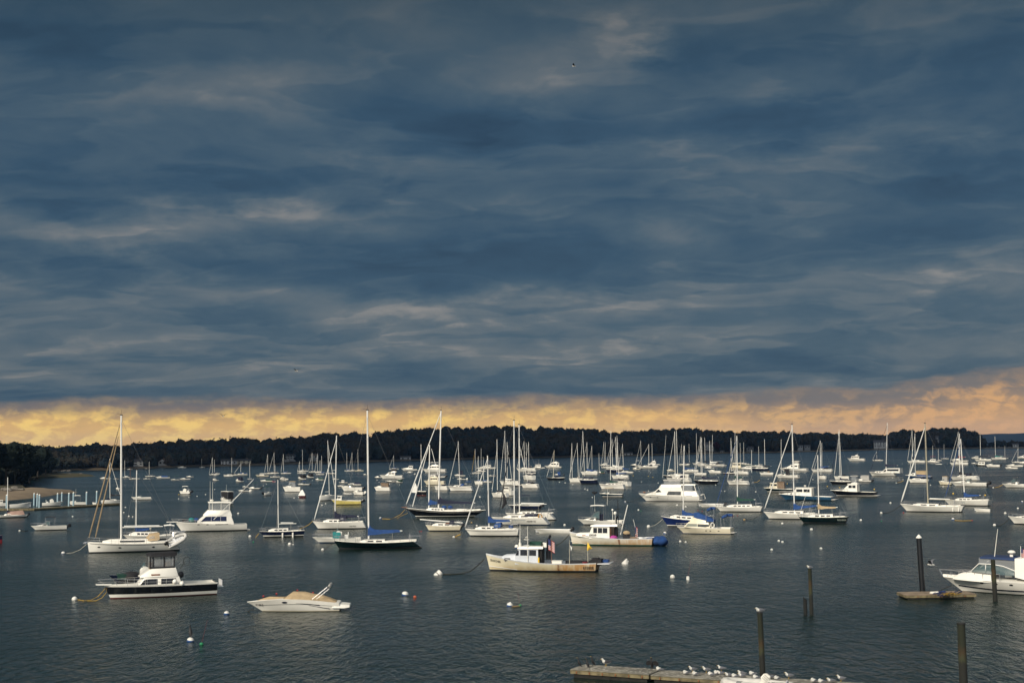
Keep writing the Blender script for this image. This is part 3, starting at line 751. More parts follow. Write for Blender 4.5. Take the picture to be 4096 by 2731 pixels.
def sail(label, view, xb, xs, yw, a=None, hull=WHITE, bot=ANTIB, boot=None, band=None, mast=None, mastm=ALU, jib=CWHITE, jibto=None, jt=.96, jr=1.0, cover=None,
         boom=None, cabin=(.28, .66, .045), cw=3, dodger=None, bimini=None, lines=True, stern=True, rig=True, out=None, fend=(), ch=.085, br=.30, spr=1, nm='sailboat', cat='sailboat', deckm=DECK, stay=True, wheel=False, cabm=None, group='moored sailboats', **hk):
    hk.setdefault('tr', .55)
    b = Boat(nm, label, cat, view, xb, xs, yw, a, br, group, sail=True, **hk); L = b.L; h = b.hu
    b.hull(hull, bot, boot, band, bw=.10); b.deck(deckm)
    rv = random.Random(label+'gear')
    if b.lod and 'bare' not in label and 'catamaran' not in label:
        if boom == 0 and mast and rv.random() < .7: boom = None
        if boom is None and cover is None: cover = rv.choice([CNAVY, CBLACK, CGREY, CNAVY, CWHITE])
        if dodger is None and rv.random() < .5: dodger = rv.choice([CNAVY, CBLACK, CNAVY, CGREY])
    f0, f1, hc = cabin
    if hc:
        S = []
        for i in range(7):
            q = i/6; x = b.fx(lerp(f0, f1, q)); zb = h.sh(x)-.03; w = min(h.shy(x)*.62, b.B*.29); k = min(1, .35+q*3.2)
            S.append((x, w, w*.86, zb, zb+.03*b.B+hc*L*k))
        n = cw if b.lod == 0 else (2 if b.lod == 1 else 1); xa, xb_ = b.fx(lerp(f0, f1, .28)), b.fx(lerp(f0, f1, .96)); pan = []
        for i in range(n):
            g = (xb_-xa)/n; pan.append(((xa+g*(i+.08), xa+g*(i+.78)), (.38, .78)))
        b.house('cabin', S, cabm or DECK, None, .05, pan, both=b.lod < 2)
        if b.lod == 0:
            m = MB(); x = b.fx(lerp(f0, f1, .4)); z = S[3][4]; m.box((x, 0, z+.05), (.5, .5, .05)); m.box((b.fx(f1)-.02, 0, z-.1), (.06, .5, .35)); b.part('hatch', m, GREYGLASS)
    rv = random.Random(label+'trim')
    if hull is WHITE and band is None and b.lod == 1 and rv.random() < .7:
        tc_ = rv.choice([NAVY, BLUEH, MAROON, DKGREEN, GREYGLASS, TEAK]); b.stripe('sheer_stripe', b.fx(.04), b.fx(.96), lambda x: h.sh(x)*.80, lambda x: h.sh(x)*.88, tc_, n=8)
    # cockpit coamings and well
    m = MB(); xc0, xc1 = b.fx(f1), b.fx(.93)
    for s in (1, -1):
        R = []
        for i in range(5):
            x = lerp(xc0, xc1, i/4); y = h.shy(x)*.66; z = h.sh(x); R.append([(x, s*y, z-.04), (x, s*y, z+.018*L), (x, s*(y-.14), z+.018*L), (x, s*(y-.14), z-.04)])
        m.loft(R)
    b.part('cockpit_coaming', m, DECK)
    if b.lod < 2:
        m = MB(); m.box(((xc0+xc1)/2, 0, h.sh((xc0+xc1)/2)+.03*b.B+.012), (abs(xc0-xc1)*.86, b.B*.36, .02)); b.part('cockpit_well', m, GREYW)
    top = None
    if mast:
        bx, tx, ty = mast; mx, _ = b.p(bx, yw); tx_, tz = b.p(tx, ty); zb = h.sh(mx)+(hc*L*.8 if b.fx(f0) > mx > b.fx(f1) else 0)
        mx = b.p(bx, yw-(zb*b.ppm*b.sc))[0]
        r = max(.065, min(.12, .0108*L)); m = MB()
        m.tube([(mx, 0, zb-.05), (lerp(mx, tx_, .6), 0, lerp(zb, tz, .6)), (tx_, 0, tz)], [r, r, r*.8], 8); mo = b.part('mast', m, mastm); top = (tx_, tz)
        if b.lod < 2:
            for k in range(spr):
                q = (k+1)/(spr+1)+.03; m = MB(); P = (lerp(mx, tx_, q), 0, lerp(zb, tz, q)); w = b.B*.33*(1-.2*k)
                m.tube([(P[0], -w, P[2]+.05), P, (P[0], w, P[2]+.05)], .025, 5); b.part('spreader', m, mastm, mo)
        if b.lod == 0:
            m = MB(); m.rod((tx_, 0, tz), (tx_-.05, 0, tz+.7), .012, 4); m.rod((tx_, 0, tz+.12), (tx_+.5, 0, tz+.2), .012, 4); m.box((tx_, 0, tz+.05), (.3, .12, .1)); b.part('masthead_instrument', m, RUBBER, mo)
        # rigging
        if rig and b.lod < 2:
            m = MB(); wr = .010; q = .62
            zt = h.sh(mx); ys = h.shy(mx)*.95; P = (lerp(mx, tx_, .97), 0, lerp(zb, tz, .97))
            for s in (1, -1):
                if spr:
                    qq = spr/(spr+1)+.03; w = b.B*.33*(1-.2*(spr-1)); m.tube([P, (lerp(mx, tx_, qq), s*w, lerp(zb, tz, qq)+.05), (mx, s*ys, zt)], wr, 4)
                m.rod((lerp(mx, tx_, .55), 0, lerp(zb, tz, .55)), (mx+.3, s*ys*.95, zt), wr, 4)
            if stay: m.rod(P, (-L/2+.1, 0, h.fs+.05), wr, 4)
            m.rod(P, (L/2-.12, 0, h.fb), wr, 4)
            b.part('rigging', m, WIRE)
        if jib is not None:
            m = MB(); j0 = Vector((lerp(mx, tx_, jt), 0, lerp(zb, tz, jt))); j1 = Vector((L/2-.06*L*.5, 0, h.fb+.25)) if not jibto else None
            if jibto: q = b.p(*jibto); j1 = Vector((q[0], 0, q[1]))
            pts = [j0.lerp(j1, q) for q in (0, .08, .35, .7, .93, 1)]; rr = max(.05, .0068*L)*jr
            m.tube(pts, [rr*.45, rr*.65, rr*.9, rr*1.15, rr*1.2, rr*.5], 7); b.part('furled_jib', m, jib)
        # boom
        if boom != 0:
            zbm = h.sh(mx)+.105*L
            if boom: ex, ez = b.p(*boom)
            else: ex, ez = mx-.34*L, zbm
            zg = ez if abs(ez-zbm) > .05*L else zbm
            m = MB(); m.tube([(mx-.05, 0, zg), (ex, 0, ez)], .045 if L < 9 else .06, 7); bo = b.part('boom', m, mastm)
            if cover is not None:
                S = []; K = [(0, 1.15), (.05, .95), (.12, .62), (.22, .44), (.45, .35), (.7, .28), (.93, .21), (1.0, .10)]
                for q, kk in K:
                    x = lerp(mx+.10, ex+.25, q); zc = lerp(zg, ez, q); t_ = max(.14, ch*L*kk); S.append((x, .19-.06*q, .06 if q < .1 else .14-.05*q, zc-.12-.20*(1-q)+.03*math.sin(q*17), zc-.1+t_+.035*math.sin(q*23)))
                m = MB(); m.house(S, .08); b.part('sail_cover', m, cover, bo)
            elif b.lod == 0:
                m = MB(); m.tube([(mx-.3, 0, zg+.12), (ex+.4, 0, ez+.10)], [.10, .06], 7); b.part('flaked_sail', m, CWHITE, bo)
            if b.lod < 2: m = MB(); m.rod((lerp(mx, ex, .7), 0, lerp(zg, ez, .7)), (lerp(mx, ex, .7), 0, h.sh(ex)+.1), .014, 4); b.part('mainsheet', m, ROPEW)
    if lines:
        if b.lod < 2:
            b.rail(.012, .13, .55 if L > 8 else .42, 2, 'pulpit', .10, True, .12)
            m = MB(); n = 6
            for s in (1, -1):
                tp = []
                for i in range(n+1):
                    x = b.fx(lerp(.13, .88, i/n)); y = h.shy(x)-.08; z = h.sh(x); m.rod((x, s*y, z), (x, s*y, z+.55), .014, 4); tp.append((x, s*y, z+.55))
                m.tube(tp, .009, 4); m.tube([(p[0], p[1], p[2]-.27) for p in tp], .008, 4)
            b.part('lifeline', m, STEEL)
            m = MB(); y = h.shy(b.fx(.97))-.06; zs = h.fs
            m.tube([(b.fx(.86), y, zs+.55), (b.fx(.985), y, zs+.6), (b.fx(.985), -y, zs+.6), (b.fx(.86), -y, zs+.55)], .02, 5)
            for f in (.86, .985):
                for s in (1, -1): m.rod((b.fx(f), s*y, zs-.02), (b.fx(f), s*y, zs+.57), .018, 4)
            b.part('pushpit', m, STEEL)
    if dodger is not None:
        x = b.fx(f1)+.02*L; zb = h.sh(x)+.02; w = b.B*.31; hh = hc*L
        b.house('dodger', [(x+.07*L, w*.8, w*.7, zb+hh*.8, zb+hh+.03), (x+.03*L, w, w*.82, zb+hh*.5, zb+hh+.055*L), (x-.05*L, w*1.02, w*.85, zb+hh*.6, zb+hh+.065*L), (x-.075*L, w*1.02, w*.85, zb+hh*.9, zb+hh+.062*L)], dodger, None, .12,
                [((x+.035*L, x-.02*L), (.35, .75))] if b.lod == 0 else [], VINYL, 'clear_panel')
    if bimini is not None: b.canopy(.74, .93, h.fs+.19*L, h.fs+.185*L, b.B*.72, bimini, feet=(.82, .86), zfeet=h.fs)
    if wheel or (b.lod == 0 and wheel is not None):
        m = MB(); x = b.fx(.86); z = h.fs+.7; R = .42
        m.tube([(x, R*math.cos(2*PI*i/14), z+R*math.sin(2*PI*i/14)) for i in range(15)], .016, 5); m.rod((x+.06, 0, h.fs), (x+.06, 0, z+.1), .05, 6); b.part('steering_wheel', m, STEEL)
    if out is not None: b.outboard(-L/2-.12, .25*b.B*b.near*.5, h.fs*.95, .62, -.5, out)
    if fend: b.fenders(fend)
    if top: b.top = top
    return b

def power(label, view, xb, xs, yw, a=None, hull=WHITE, bot=ANTIB, boot=None, band=None, cuddy=(.16, .48, .06), ws=(.40, .52, .08), top=None, topz=.24, topf=(.44, .66), ph=None, fly=None, flytop=None,
          cover=None, out=0, outm=ENGBLK, plat=True, rails=True, arch=None, ant=(), radar=None, cock=(.62, .97), br=.33, nm='motorboat', cat='motorboat', encl=None, canopy_w=.62, tilt=-.85, deckm=DECK, tipz=None, console=False, stripe=None, transom=None, capm=DECK, ok=1.0, enclf=None, housem=None, group='moored motorboats', **hk):
    b = Boat(nm, label, cat, view, xb, xs, yw, a, br, group, **hk); L = b.L; h = b.hu; B = b.B
    b.hull(hull, bot, boot, band, bw=.10, transom=transom)
    c0, c1 = cock
    b.deck(deckm, 1-c0, 1.0) if c0 < 1 else b.deck(deckm)
    if c0 < 1: b.well(.015, 1-c0, min(h.fs*.45, h.fs-.3), deckm, max(.08, B*.07)); 
    if c1 < .96 and c0 < 1: pass
    zb = lambda f: h.sh(b.fx(f))-.02
    wid = lambda f, k=.78: min(h.shy(b.fx(f))*k, B*.40)
    o = None
    HM = housem or WHITE
    if cuddy:
        f0, f1, hc = cuddy; S = []
        for i in range(7):
            q = i/6; f = lerp(f0, f1, q); w = wid(f, .80); S.append((b.fx(f), w, w*.80, zb(f), zb(f)+.02+hc*L*min(1, .12+q*1.15)))
        pan = [((b.fx(lerp(f0, f1, .5)), b.fx(lerp(f0, f1, .85))), (.35, .75))] if b.lod < 2 else []
        b.house('cabin', S, HM, None, .10, pan)
    hc = cuddy[2] if cuddy else 0
    if ph:   # pilothouse / saloon: (front low f, front top f, aft f, height, n windows)
        fl, ft, fa, hh, nw = ph; z0 = zb((fl+fa)/2)-.03; w = min(wid(fl, .9), wid(fa, .86)); zt = max(zb(fl), zb(fa))+hh*L; S = []
        wf = min(h.shy(b.fx(fl))*.86, w)
        S = [(b.fx(fl), wf, wf*.92, zb(fl)-.05, zb(fl)+.02+hc*L*.9), (b.fx(ft), w, w*.9, zb(ft)-.05, zt), (b.fx(fa), w, w*.9, zb(fa)-.05, zt)]
        if ft-fl > .02: S.insert(1, (b.fx(lerp(fl, ft, .5)), lerp(wf, w, .5), lerp(wf, w, .5)*.91, zb(fl)-.05, lerp(zb(fl)+hc*L*.9, zt, .5)))
        lo = .30 if hc < .03 else .42; pan = []; xa, xe = b.fx(ft)+.01*L, b.fx(fa)+.02*L
        if nw:
            g = (xe-xa)/nw
            for i in range(nw): pan.append(((xa+g*(i+.06), xa+g*(i+.9)), (.50, .86)))
        o = b.house('wheelhouse', S, HM, None, .06, pan)
        m = MB(); y = wf*.86; q0, q1 = .22, .86
        xl, xh = b.fx(fl), b.fx(ft); zl, zh = S[0][4], zt
        for s in (1, -1):
            P = [(lerp(xl, xh, q)+.03, s*yy, lerp(zl, zh, q)+.02) for q in (q0, q1) for yy in (y*.10, y*.92)]
            w_ = MB(); w_.add(P, [(0, 1, 3, 2)]); b.part('windscreen_pane', w_, GLASS, o, False)
        m = MB(); m.house([(b.fx(ft)+.035*L, w*.9, w*.85, zt-.01, zt+.07), (b.fx(fa)-.03*L, w*.96, w*.92, zt-.01, zt+.07)], .03); b.part('roof', m, HM, o)
        b.zt = zt+.07; b.w = w
    elif ws:
        f0, f1, hh = ws; S = []; hcz = hc*L
        w0, w1 = wid(f0, .72), wid(f1, .84)
        S = [(b.fx(f0), w0, w0*.9, zb(f0)+hcz*.7, zb(f0)+hcz*.7+.04), (b.fx(lerp(f0, f1, .55)), lerp(w0, w1, .7), lerp(w0, w1, .7)*.86, zb(f0)+hcz*.8, zb(f1)+hcz+hh*L*.85), (b.fx(f1), w1, w1*.88, zb(f1)+hcz*.6, zb(f1)+hcz+hh*L)]
        o = b.house('windshield', S, PANE, None, .05)
        fr = MB()
        for s in (1, -1):
            fr.tube([(S[0][0], s*S[0][1]*.9, S[0][4]+.01), (S[1][0], s*S[1][2], S[1][4]+.01), (S[2][0], s*S[2][2], S[2][4]+.01)], .022, 4)
            fr.rod((S[2][0], s*S[2][1], S[2][3]), (S[2][0], s*S[2][2], S[2][4]), .02, 4)
        fr.rod((S[1][0], -S[1][2], S[1][4]+.015), (S[1][0], S[1][2], S[1][4]+.015), .022, 4)
        b.part('windshield_frame', fr, STEEL, o)
    if console:
        x = b.fx(.55); z = h.fs*.45; m = MB(); m.house([(x+.5, .3, .28, z, z+.9), (x+.2, .38, .34, z, z+1.25), (x-.35, .38, .34, z, z+1.05)], .06); cn = b.part('console', m, WHITE)
        m = MB(); m.house([(x+.35, .3, .27, z+1.1, z+1.3), (x+.12, .32, .28, z+1.15, z+1.55)], .04); b.part('console_screen', m, PANE, cn)
        m = MB(); m.box((x-.9, 0, z+.45), (.45, .9, .5)); m.box((x-1.12, 0, z+.85), (.08, .9, .4)); b.part('helm_seat', m, CWHITE)
    if fly:  # flybridge: (front f, aft f, height)
        f0, f1, hh = fly; z = b.zt; w = b.w*.94
        b.house('flybridge', [(b.fx(f0), w*.75, w*.6, z-.02, z+.12), (b.fx(f0+(f1-f0)*.25), w*.9, w*.85, z-.02, z+hh*L), (b.fx(f1), w*.92, w*.88, z-.02, z+hh*L*.9)], HM, o, .06)
        m = MB(); x = b.fx(lerp(f0, f1, .6)); m.box((x, 0, z+hh*L*.8), (.5, w*1.1, .5)); m.box((x-.28, 0, z+hh*L*.8+.35), (.1, w*1.1, .5)); b.part('helm_seat', m, CWHITE, o)
        if flytop is not None:
            mt, ht = flytop[0], flytop[1]; en = flytop[2] if len(flytop) > 2 else None; ztp = z+hh*L+ht*L
            if en is not None: b.house('bridge_enclosure', [(b.fx(f0+.02), w*.84, w*.80, z+hh*L*.9, ztp-.03), (b.fx(f1-.01), w*.84, w*.80, z+hh*L*.8, ztp-.03)], en, o, .05)
            b.canopy(f0-.01, f1+.02, ztp, ztp, w*1.9, mt, 'bridge_top', .09, True, z+hh*L*.6, feet=(f0+.06, f1-.03)); b.ztp = ztp
    if top is not None:
        z = h.fs+topz*L; b.canopy(topf[0], topf[1], z, z, B*canopy_w, top, 'canopy_top', .07, True, h.fs*.8 if not cuddy else h.fs, feet=(topf[0]+.04, topf[1]-.02)); b.ztp = z
        if encl is not None:
            e0, e1 = enclf or topf
            b.house('canvas_enclosure', [(b.fx(e0), B*canopy_w*.46, B*canopy_w*.43, h.fs+.02+hc*L*.8, z-.08), (b.fx(e1), B*canopy_w*.48, B*canopy_w*.43, h.fs, z-.10)], encl, None, .06)
    if cover is not None:  # cockpit canvas: (mat, f0, f1, height0, height1)
        mt, f0, f1, h0, h1 = cover; S = []
        for i in range(6):
            q = i/5; f = lerp(f0, f1, q); w = h.shy(b.fx(f))*.93; k = math.sin(PI*(.15+.85*q)) if h1 < .02 else lerp(h0, h1, q)/max(h0, .001)
            S.append((b.fx(f), w, w*(.55 if k > .4 else .85), zb(f)-.02, zb(f)+.06+h0*L*max(.05, k)))
        b.house('cockpit_cover', S, mt, None, .12)
    if arch: # radar arch: (f, height)
        f, hh = arch; m = MB(); x = b.fx(f); w = h.shy(x)*.86; z = h.sh(x)
        R = []
        for q in range(9):
            an = PI*q/8; R.append([(x+dx-(.10*L*math.sin(an)), w*math.cos(an)**1 if abs(math.cos(an)) > .01 else 0, z+hh*L*min(1, 1.35*math.sin(an))+dz) for dx, dz in ((-.2, 0), (.2, 0), (.16, .1), (-.16, .1))])
        m.loft(R, True); b.part('radar_arch', m, WHITE)
    if rails: b.rail(.03, .42, .055*L if L > 7 else .4, 5 if b.lod < 2 else 3, 'bow_rail', .1, False, .2)
    if plat: m = MB(); m.box((-L/2-.03*L, 0, .22), (.075*L, B*.74, .07)); b.part('swim_platform', m, DECK)
    if stripe is not None:
        mt, za, zb_ = stripe; b.stripe('hull_stripe', b.fx(.12), b.fx(.97), lambda x: h.sh(x)*za, lambda x: h.sh(x)*zb_, mt)
    for i in range(out):
        y = (i-(out-1)/2)*.62; b.outboard(-L/2-.22, y, h.fs*.8, ok*(.95 if L > 6.5 else .8), tilt, outm)
    for f, ln in ant: b.antenna(f, b.near*-.4, getattr(b, 'zt', h.fs+topz*L if top is not None else h.fs+.02*L)-.02, ln*L, .018, -.05)
    if radar: b.radar(radar[0], (getattr(b, 'ztp', None) or getattr(b, 'zt', 2))+radar[1], .28)
    return b

def skiff(label, view, xb, xs, yw, a=None, hull=WHITE, inside=GREYW, out=0, thw=2, nm='skiff', cat='skiff', br=.34, outm=ENGBLK, **hk):
    b = Boat(nm, label, cat, view, xb, xs, yw, a, br, **hk); h = b.hu; b.hull(hull, hull, None, None); b.well(.01, .96, .12, inside, .07, 'interior')
    for i in range(thw):
        x = b.fx(.35+.33*i); m = MB(); m.box((x, 0, h.sh(x)*.72), (.28, h.shy(x)*1.75, .05)); b.part('thwart', m, inside)
    if out: b.outboard(-b.L/2-.12, 0, h.fs*.9, .7, -.6, outm)
    return b
def dinghy_infl(label, view, xb, xs, yw, a=None, m_=INFL, out=None, lift=0.0, nm='inflatable_dinghy', L=None):
    b = Boat(nm, label, 'dinghy', view, xb, xs, yw, a, .5, L=L); L = b.L; r = L*.075; w = L*.19
    m = MB(); pts = [(-L/2, w, .2), (-L*.1, w, .2), (L*.25, w*.9, .24), (L*.42, w*.5, .30), (L*.46, 0, .32), (L*.42, -w*.5, .30), (L*.25, -w*.9, .24), (-L*.1, -w, .2), (-L/2, -w, .2)]
    m.tube([(x, y, z+lift) for x, y, z in pts], [r*.6]+[r]*7+[r*.6], 10); b.part('inflatable_tube', m, m_)
    m = MB(); m.house([(-L*.42, w*.9, w*.9, .02+lift, .10+lift), (L*.36, w*.5, w*.5, .05+lift, .14+lift)], .02); b.part('floor', m, GREYW)
    m = MB(); m.box((-L*.42, 0, .25+lift), (.06, w*1.9, .34)); b.part('transom', m, GREYW)
    m = MB(); m.box((-L*.08, 0, .27+lift), (.26, w*1.9, .05)); b.part('thwart', m, GREYW)
    if out: b.outboard(-L*.46, 0, .42+lift, .7, -.5, out)
    return b
def cv(vf, x, y, vt):
    px, py = vp(vf, x, y); q = VIEWS[vt]; return (px-q[0])*q[2], (py-q[1])*q[2]
def mt(vf, x, y, vt, base): t = cv(vf, x, y, vt); return (base, t[0], t[1])
# ================================================================ near boats
# white sloop with tan headsails, far left
b = sail('large white sloop with two tan furled headsails and a tan dodger at left', 'H', 458, 1520, 468, -2, fb=128, fs=108, rake=.02, over=-.07, tr=.7, br=.30, mast=mt('A', 1426, 178, 'H', 838), jib=None, spr=2,
         boom=(1330, 165), cabin=(.16, .72, .042), cw=1, dodger=CTAN)
for top, bot in ((cv('A', 1408, 290, 'H'), (462, 285)), (cv('A', 1392, 425, 'H'), (536, 290))):
    q0, q1 = b.p(*top), b.p(*bot); m = MB(); a0, a1 = Vector((q0[0], 0, q0[1])), Vector((q1[0], 0, q1[1]))
    m.tube([a0.lerp(a1, q) for q in (0, .1, .5, .9, 1)], [.035, .055, .075, .09, .04], 7); b.part('furled_jib', m, JIBTAN)
for zx, zy in ((577, 394), (818, 400), (1210, 398)): b.port(zx, zy, .34, .16)
m = MB(); x, z = b.p(438, 345); m.tube([(b.L/2-.3, 0, b.hu.fb), (b.L/2+.35, 0, b.hu.fb+.02)], .06, 6); m.box((b.L/2+.3, 0, b.hu.fb-.08), (.35, .16, .16)); b.part('bow_roller', m, STEEL)
b.stripe('sheer_stripe', b.fx(.03), b.fx(.93), lambda x: b.hu.sh(x)-.16, lambda x: b.hu.sh(x)-.11, GREYGLASS)
b.outboard(b.X(1440), .3, 1.1, .5, .5, ENGBLK)
m = MB()
for s in (1, -1): m.tube([(-b.L/2+.9, s*.9, b.hu.fs), (-b.L/2+.7, s*.9, b.hu.fs+1.0), (-b.L/2-.6, s*.9, b.hu.fs+1.15)], .04, 6)
b.part('stern_davit', m, STEEL)
dh = dinghy_infl('pale inflatable dinghy hoisted on the stern of the large left sloop', 'H', 1370, 1610, 468, 40, INFL, ENGBLK, lift=1.15)
dh.root.location = b.c-b.h*(b.L/2-.25)-b.l*0+Vector((0, 0, .35)); dh.root.rotation_euler = (.75, -.42, math.atan2(b.h.y, b.h.x)+PI+.25)

sail('white ketch with blue mainsail cover and round cabin ports, behind the large left sloop', 'H', 872, 1500, 322, -2, fb=62, fs=50, mast=mt('A', 1608, 822, 'H', 1012), jib=None, cover=CBLUE, boom=(1190, 185), cabin=(.1, .62, .07), cw=5, bimini=CWHITE, ch=.10)

# black hulled flybridge boat
b = Boat('motor_yacht', 'black hulled flybridge boat with black canvas bridge and yellow mooring lines, front left', 'motorboat', 'H', 652, 1962, 1003, -8, .31, 'moored motorboats', fb=160, fs=150, tr=.92, rake=.06, e1=.6, sp=2.4)
b.hull(BLACKH, ANTIR, WHITE, WHITE, .10, .24, .13); b.deck(DECK, .33, 1); b.well(.015, .33, .55, DECK, .22)
w = b.B*.36
S = b.hs('H', [(1012, w*.8, w*.75, 870, 845), (1092, w, w*.92, 870, 750), (1500, w, w*.92, 850, 742), (1535, w*.98, w*.9, 850, 840)])
px = lambda z: b.X(z, 800)
cab = b.house('cabin', S, WHITE, None, .06, [((px(1105), px(1245)), (.30, .88)), ((px(1288), px(1462)), (.30, .88))])
m = MB(); wt = [];  xs_, zs_ = [b.pv('H', x_, y_) for x_, y_ in ((1030, 842), (1100, 765))], None
m.add([(xs_[0][0], w*.99, xs_[0][1]-.02), (px(1098), w*1.01, xs_[0][1]-.02), (px(1098), w*.96, xs_[1][1])], [(0, 1, 2)]); b.part('side_window', m, GLASS, cab, False)
fb_ = b.house('flybridge', b.hs('H', [(1048, w*.8, w*.6, 745, 735), (1180, w*.95, w*.88, 745, 645), (1462, w*.95, w*.9, 745, 642), (1492, w*.9, w*.85, 745, 735)]), WHITE, None, .06)
m = MB(); q = b.hs('H', [(1172, w*.93, w*.93, 724, 709), (1275, w*.93, w*.93, 724, 709)]); y = w*.955; m.add([(q[0][0], y, q[0][3]), (q[1][0], y, q[1][3]), (q[1][0], y-.02, q[1][4]), (q[0][0], y-.02, q[0][4])], [(0, 1, 2, 3)]); b.part('name_board', m, TEAK, fb_, False)
en = b.house('bridge_enclosure', b.hs('H', [(1160, w*.82, w*.8, 640, 505), (1445, w*.84, w*.8, 640, 505)]), VINYL, None, .05)
m = MB()
for zx in (1162, 1196, 1325, 1443):
    for s in (1, -1): q0, q1 = b.pv('H', zx, 642), b.pv('H', zx, 505); m.box((q0[0], s*w*.83, (q0[1]+q1[1])/2), (.10, .06, q1[1]-q0[1]))
for zy in (636,):
    q0, q1 = b.pv('H', 1158, zy), b.pv('H', 1446, zy)
    for s in (1, -1): m.box(((q0[0]+q1[0])/2, s*w*.84, q0[1]), (q0[0]-q1[0], .06, .12))
b.part('canvas_frame', m, CBLACK, en)
tp = b.house('bridge_top', b.hs('H', [(1142, w*.7, w*.65, 500, 480), (1165, w*.98, w*.85, 512, 470), (1455, w*.98, w*.85, 508, 462), (1478, w*.8, w*.7, 490, 466)]), CBLACK, None, .1)
m = MB(); q = b.pv('H', 1370, 600); m.box((q[0], .3, q[1]-.2), (.45, .5, .8)); m.box((b.pv('H', 1185, 600)[0], .2, q[1]-.1), (.3, .9, .5)); b.part('helm_seat', m, CBROWN)
b.rail(.03, .62, .46, 7, 'bow_rail', .10, True, .75, r=.015)
m = MB(); q = b.pv('H', 552, 824); m.house([(b.L/2-.6, .28, .28, b.hu.fb-.02, b.hu.fb+.07), (q[0], .16, .16, b.hu.fb+.04, b.hu.fb+.12)], .02); b.part('bow_pulpit', m, WHITE)
m = MB(); m.box((-b.L/2-.28, 0, .62), (.5, b.B*.62, .05)); m.box((-b.L/2-.45, 0, .88), (.05, b.B*.5, .5)); b.part('swim_platform', m, GREYW)
for zx, zy in ((1442, 800), (1525, 825)): q = b.pv('H', zx, zy); m = MB(); m.ball((q[0], w*1.05+.2, q[1]), .2, 10, 6); b.part('white_fender', m, WHITE)
m = MB(); q0, q1 = b.pv('H', 1520, 665), b.pv('H', 1580, 580); m.rod((q0[0], .4, q0[1]), (q1[0], .4, q1[1]), .02, 4)
R = b.pv('H', 1600, 575); m.tube([(R[0]-.26*math.sin(k*PI/5)*(-1 if 0 else 1), .4, R[1]+.36*math.cos(k*PI/5)) for k in range(11)], .018, 4); b.part('landing_net', m, RUBBER)
# navy workboat behind it
b2 = power('navy open workboat with gear and black outboard, half hidden behind the black flybridge boat', 'H', 705, 1480, 845, -6, hull=NAVY, fb=112, fs=95, cuddy=None, ws=None, cock=(.08, .97), rails=False, plat=False, out=1, console=True, br=.3, ok=1.0, tilt=-.95, deckm=CNAVY)
m = MB(); m.box((b2.fx(.22), 0, b2.hu.fb*.85), (1.1, 1.2, .45)); b2.part('gear_crate', m, CGREEN); m = MB(); m.ball((b2.fx(.33), .2, b2.hu.fb*.8), (.8, .6, .5)); b2.part('dark_tarp', m, CBLACK)

# speedboat under a tan cover
b = Boat('speedboat', 'white speedboat under a tan cover with folded bimini, alone in the front water', 'motorboat', 'I', 262, 1372, 1172, 6, .33, 'moored motorboats', fb=112, fs=92, tr=.9, rake=.17, dip=-.045, e0=.22, e1=.8, tm=.4, sp=1.3)
b.hull(WHITE, ANTIB, CREAM, None, .03, .06); b.deck(WHITE, 0, 1, .01, .0, .02); h = b.hu
S = []
for i, (zx, zy) in enumerate([(372, 1030), (520, 988), (690, 990), (705, 992)]): x, z = b.p(zx, zy); ww = h.shy(x)*.86; S.append((x, ww, ww*(.3 if i in (1, 2) else .8), h.sh(x)-.03, z))
b.house('bow_cover', S, CTAN, None, .10)
S = []
for i, (zx, zy) in enumerate([(702, 1000), (800, 934), (940, 936), (1055, 962), (1140, 975), (1235, 1005), (1318, 1050)]):
    x, z = b.p(zx, zy); ww = h.shy(x)*.90; S.append((x, ww, ww*(.8, .62, .55, .5, .55, .6, .75)[i], h.sh(x)-.03, max(z, h.sh(x)+.03)))
b.house('cockpit_cover', S, CTAN, None, .12)
m = MB(); q0, q1, q2 = b.p(1040, 1000), b.p(1215, 866), b.p(1240, 850)
for sd in (.8, -.8):
    m.rod((q0[0], sd*1.25, q0[1]), (q1[0], sd, q1[1]), .018, 5); m.rod((q0[0]-.3, sd*1.25, q0[1]), (q1[0]-.12, sd, q1[1]-.12), .014, 5)
fm = b.part('bimini_frame', m, STEEL); m = MB(); m.tube([(q2[0], y_, q2[1]) for y_ in (-.9, -.85, 0, .85, .9)], [.04, .10, .11, .10, .04], 8); b.part('folded_bimini', m, CGREY, fm)
b.stripe('hull_stripe', b.X(400), b.X(1290), lambda x: h.sh(x)*.60, lambda x: h.sh(x)*.63, GREYGLASS)
b.stripe('navy_swoosh', b.X(850), b.X(1130), lambda x: lerp(.70, .55, (b.X(850)-x)/(b.X(850)-b.X(1130)))*h.sh(x), lambda x: lerp(.71, .64, (b.X(850)-x)/(b.X(850)-b.X(1130)))*h.sh(x), NAVY)
b.stripe('tan_swoosh', b.X(1000), b.X(1250), lambda x: lerp(.55, .24, (b.X(1000)-x)/(b.X(1000)-b.X(1250)))*h.sh(x), lambda x: lerp(.57, .33, (b.X(1000)-x)/(b.X(1000)-b.X(1250)))*h.sh(x), NAVY)
b.port(717, 1038, .42, .14, NAVY)
m = MB(); m.house([(-b.L/2+.5, b.B*.46, b.B*.42, .25, .52), (-b.L/2-.35, b.B*.44, b.B*.40, .22, .46), (-b.L/2-.72, b.B*.36, b.B*.32, .26, .42)], .06); b.part('swim_platform', m, WHITE)
b.text('NY 1086 XJ', 365, 1090, 455, .17, LETTER, name='registration')
m = MB(); q = b.p(345, 1135); m.tube([(q[0], 0, q[1]), (q[0]+.25, 0, .15), (q[0]+.55, 0, -.05)], .03, 5); b.part('mooring_pendant', m, ROPED)

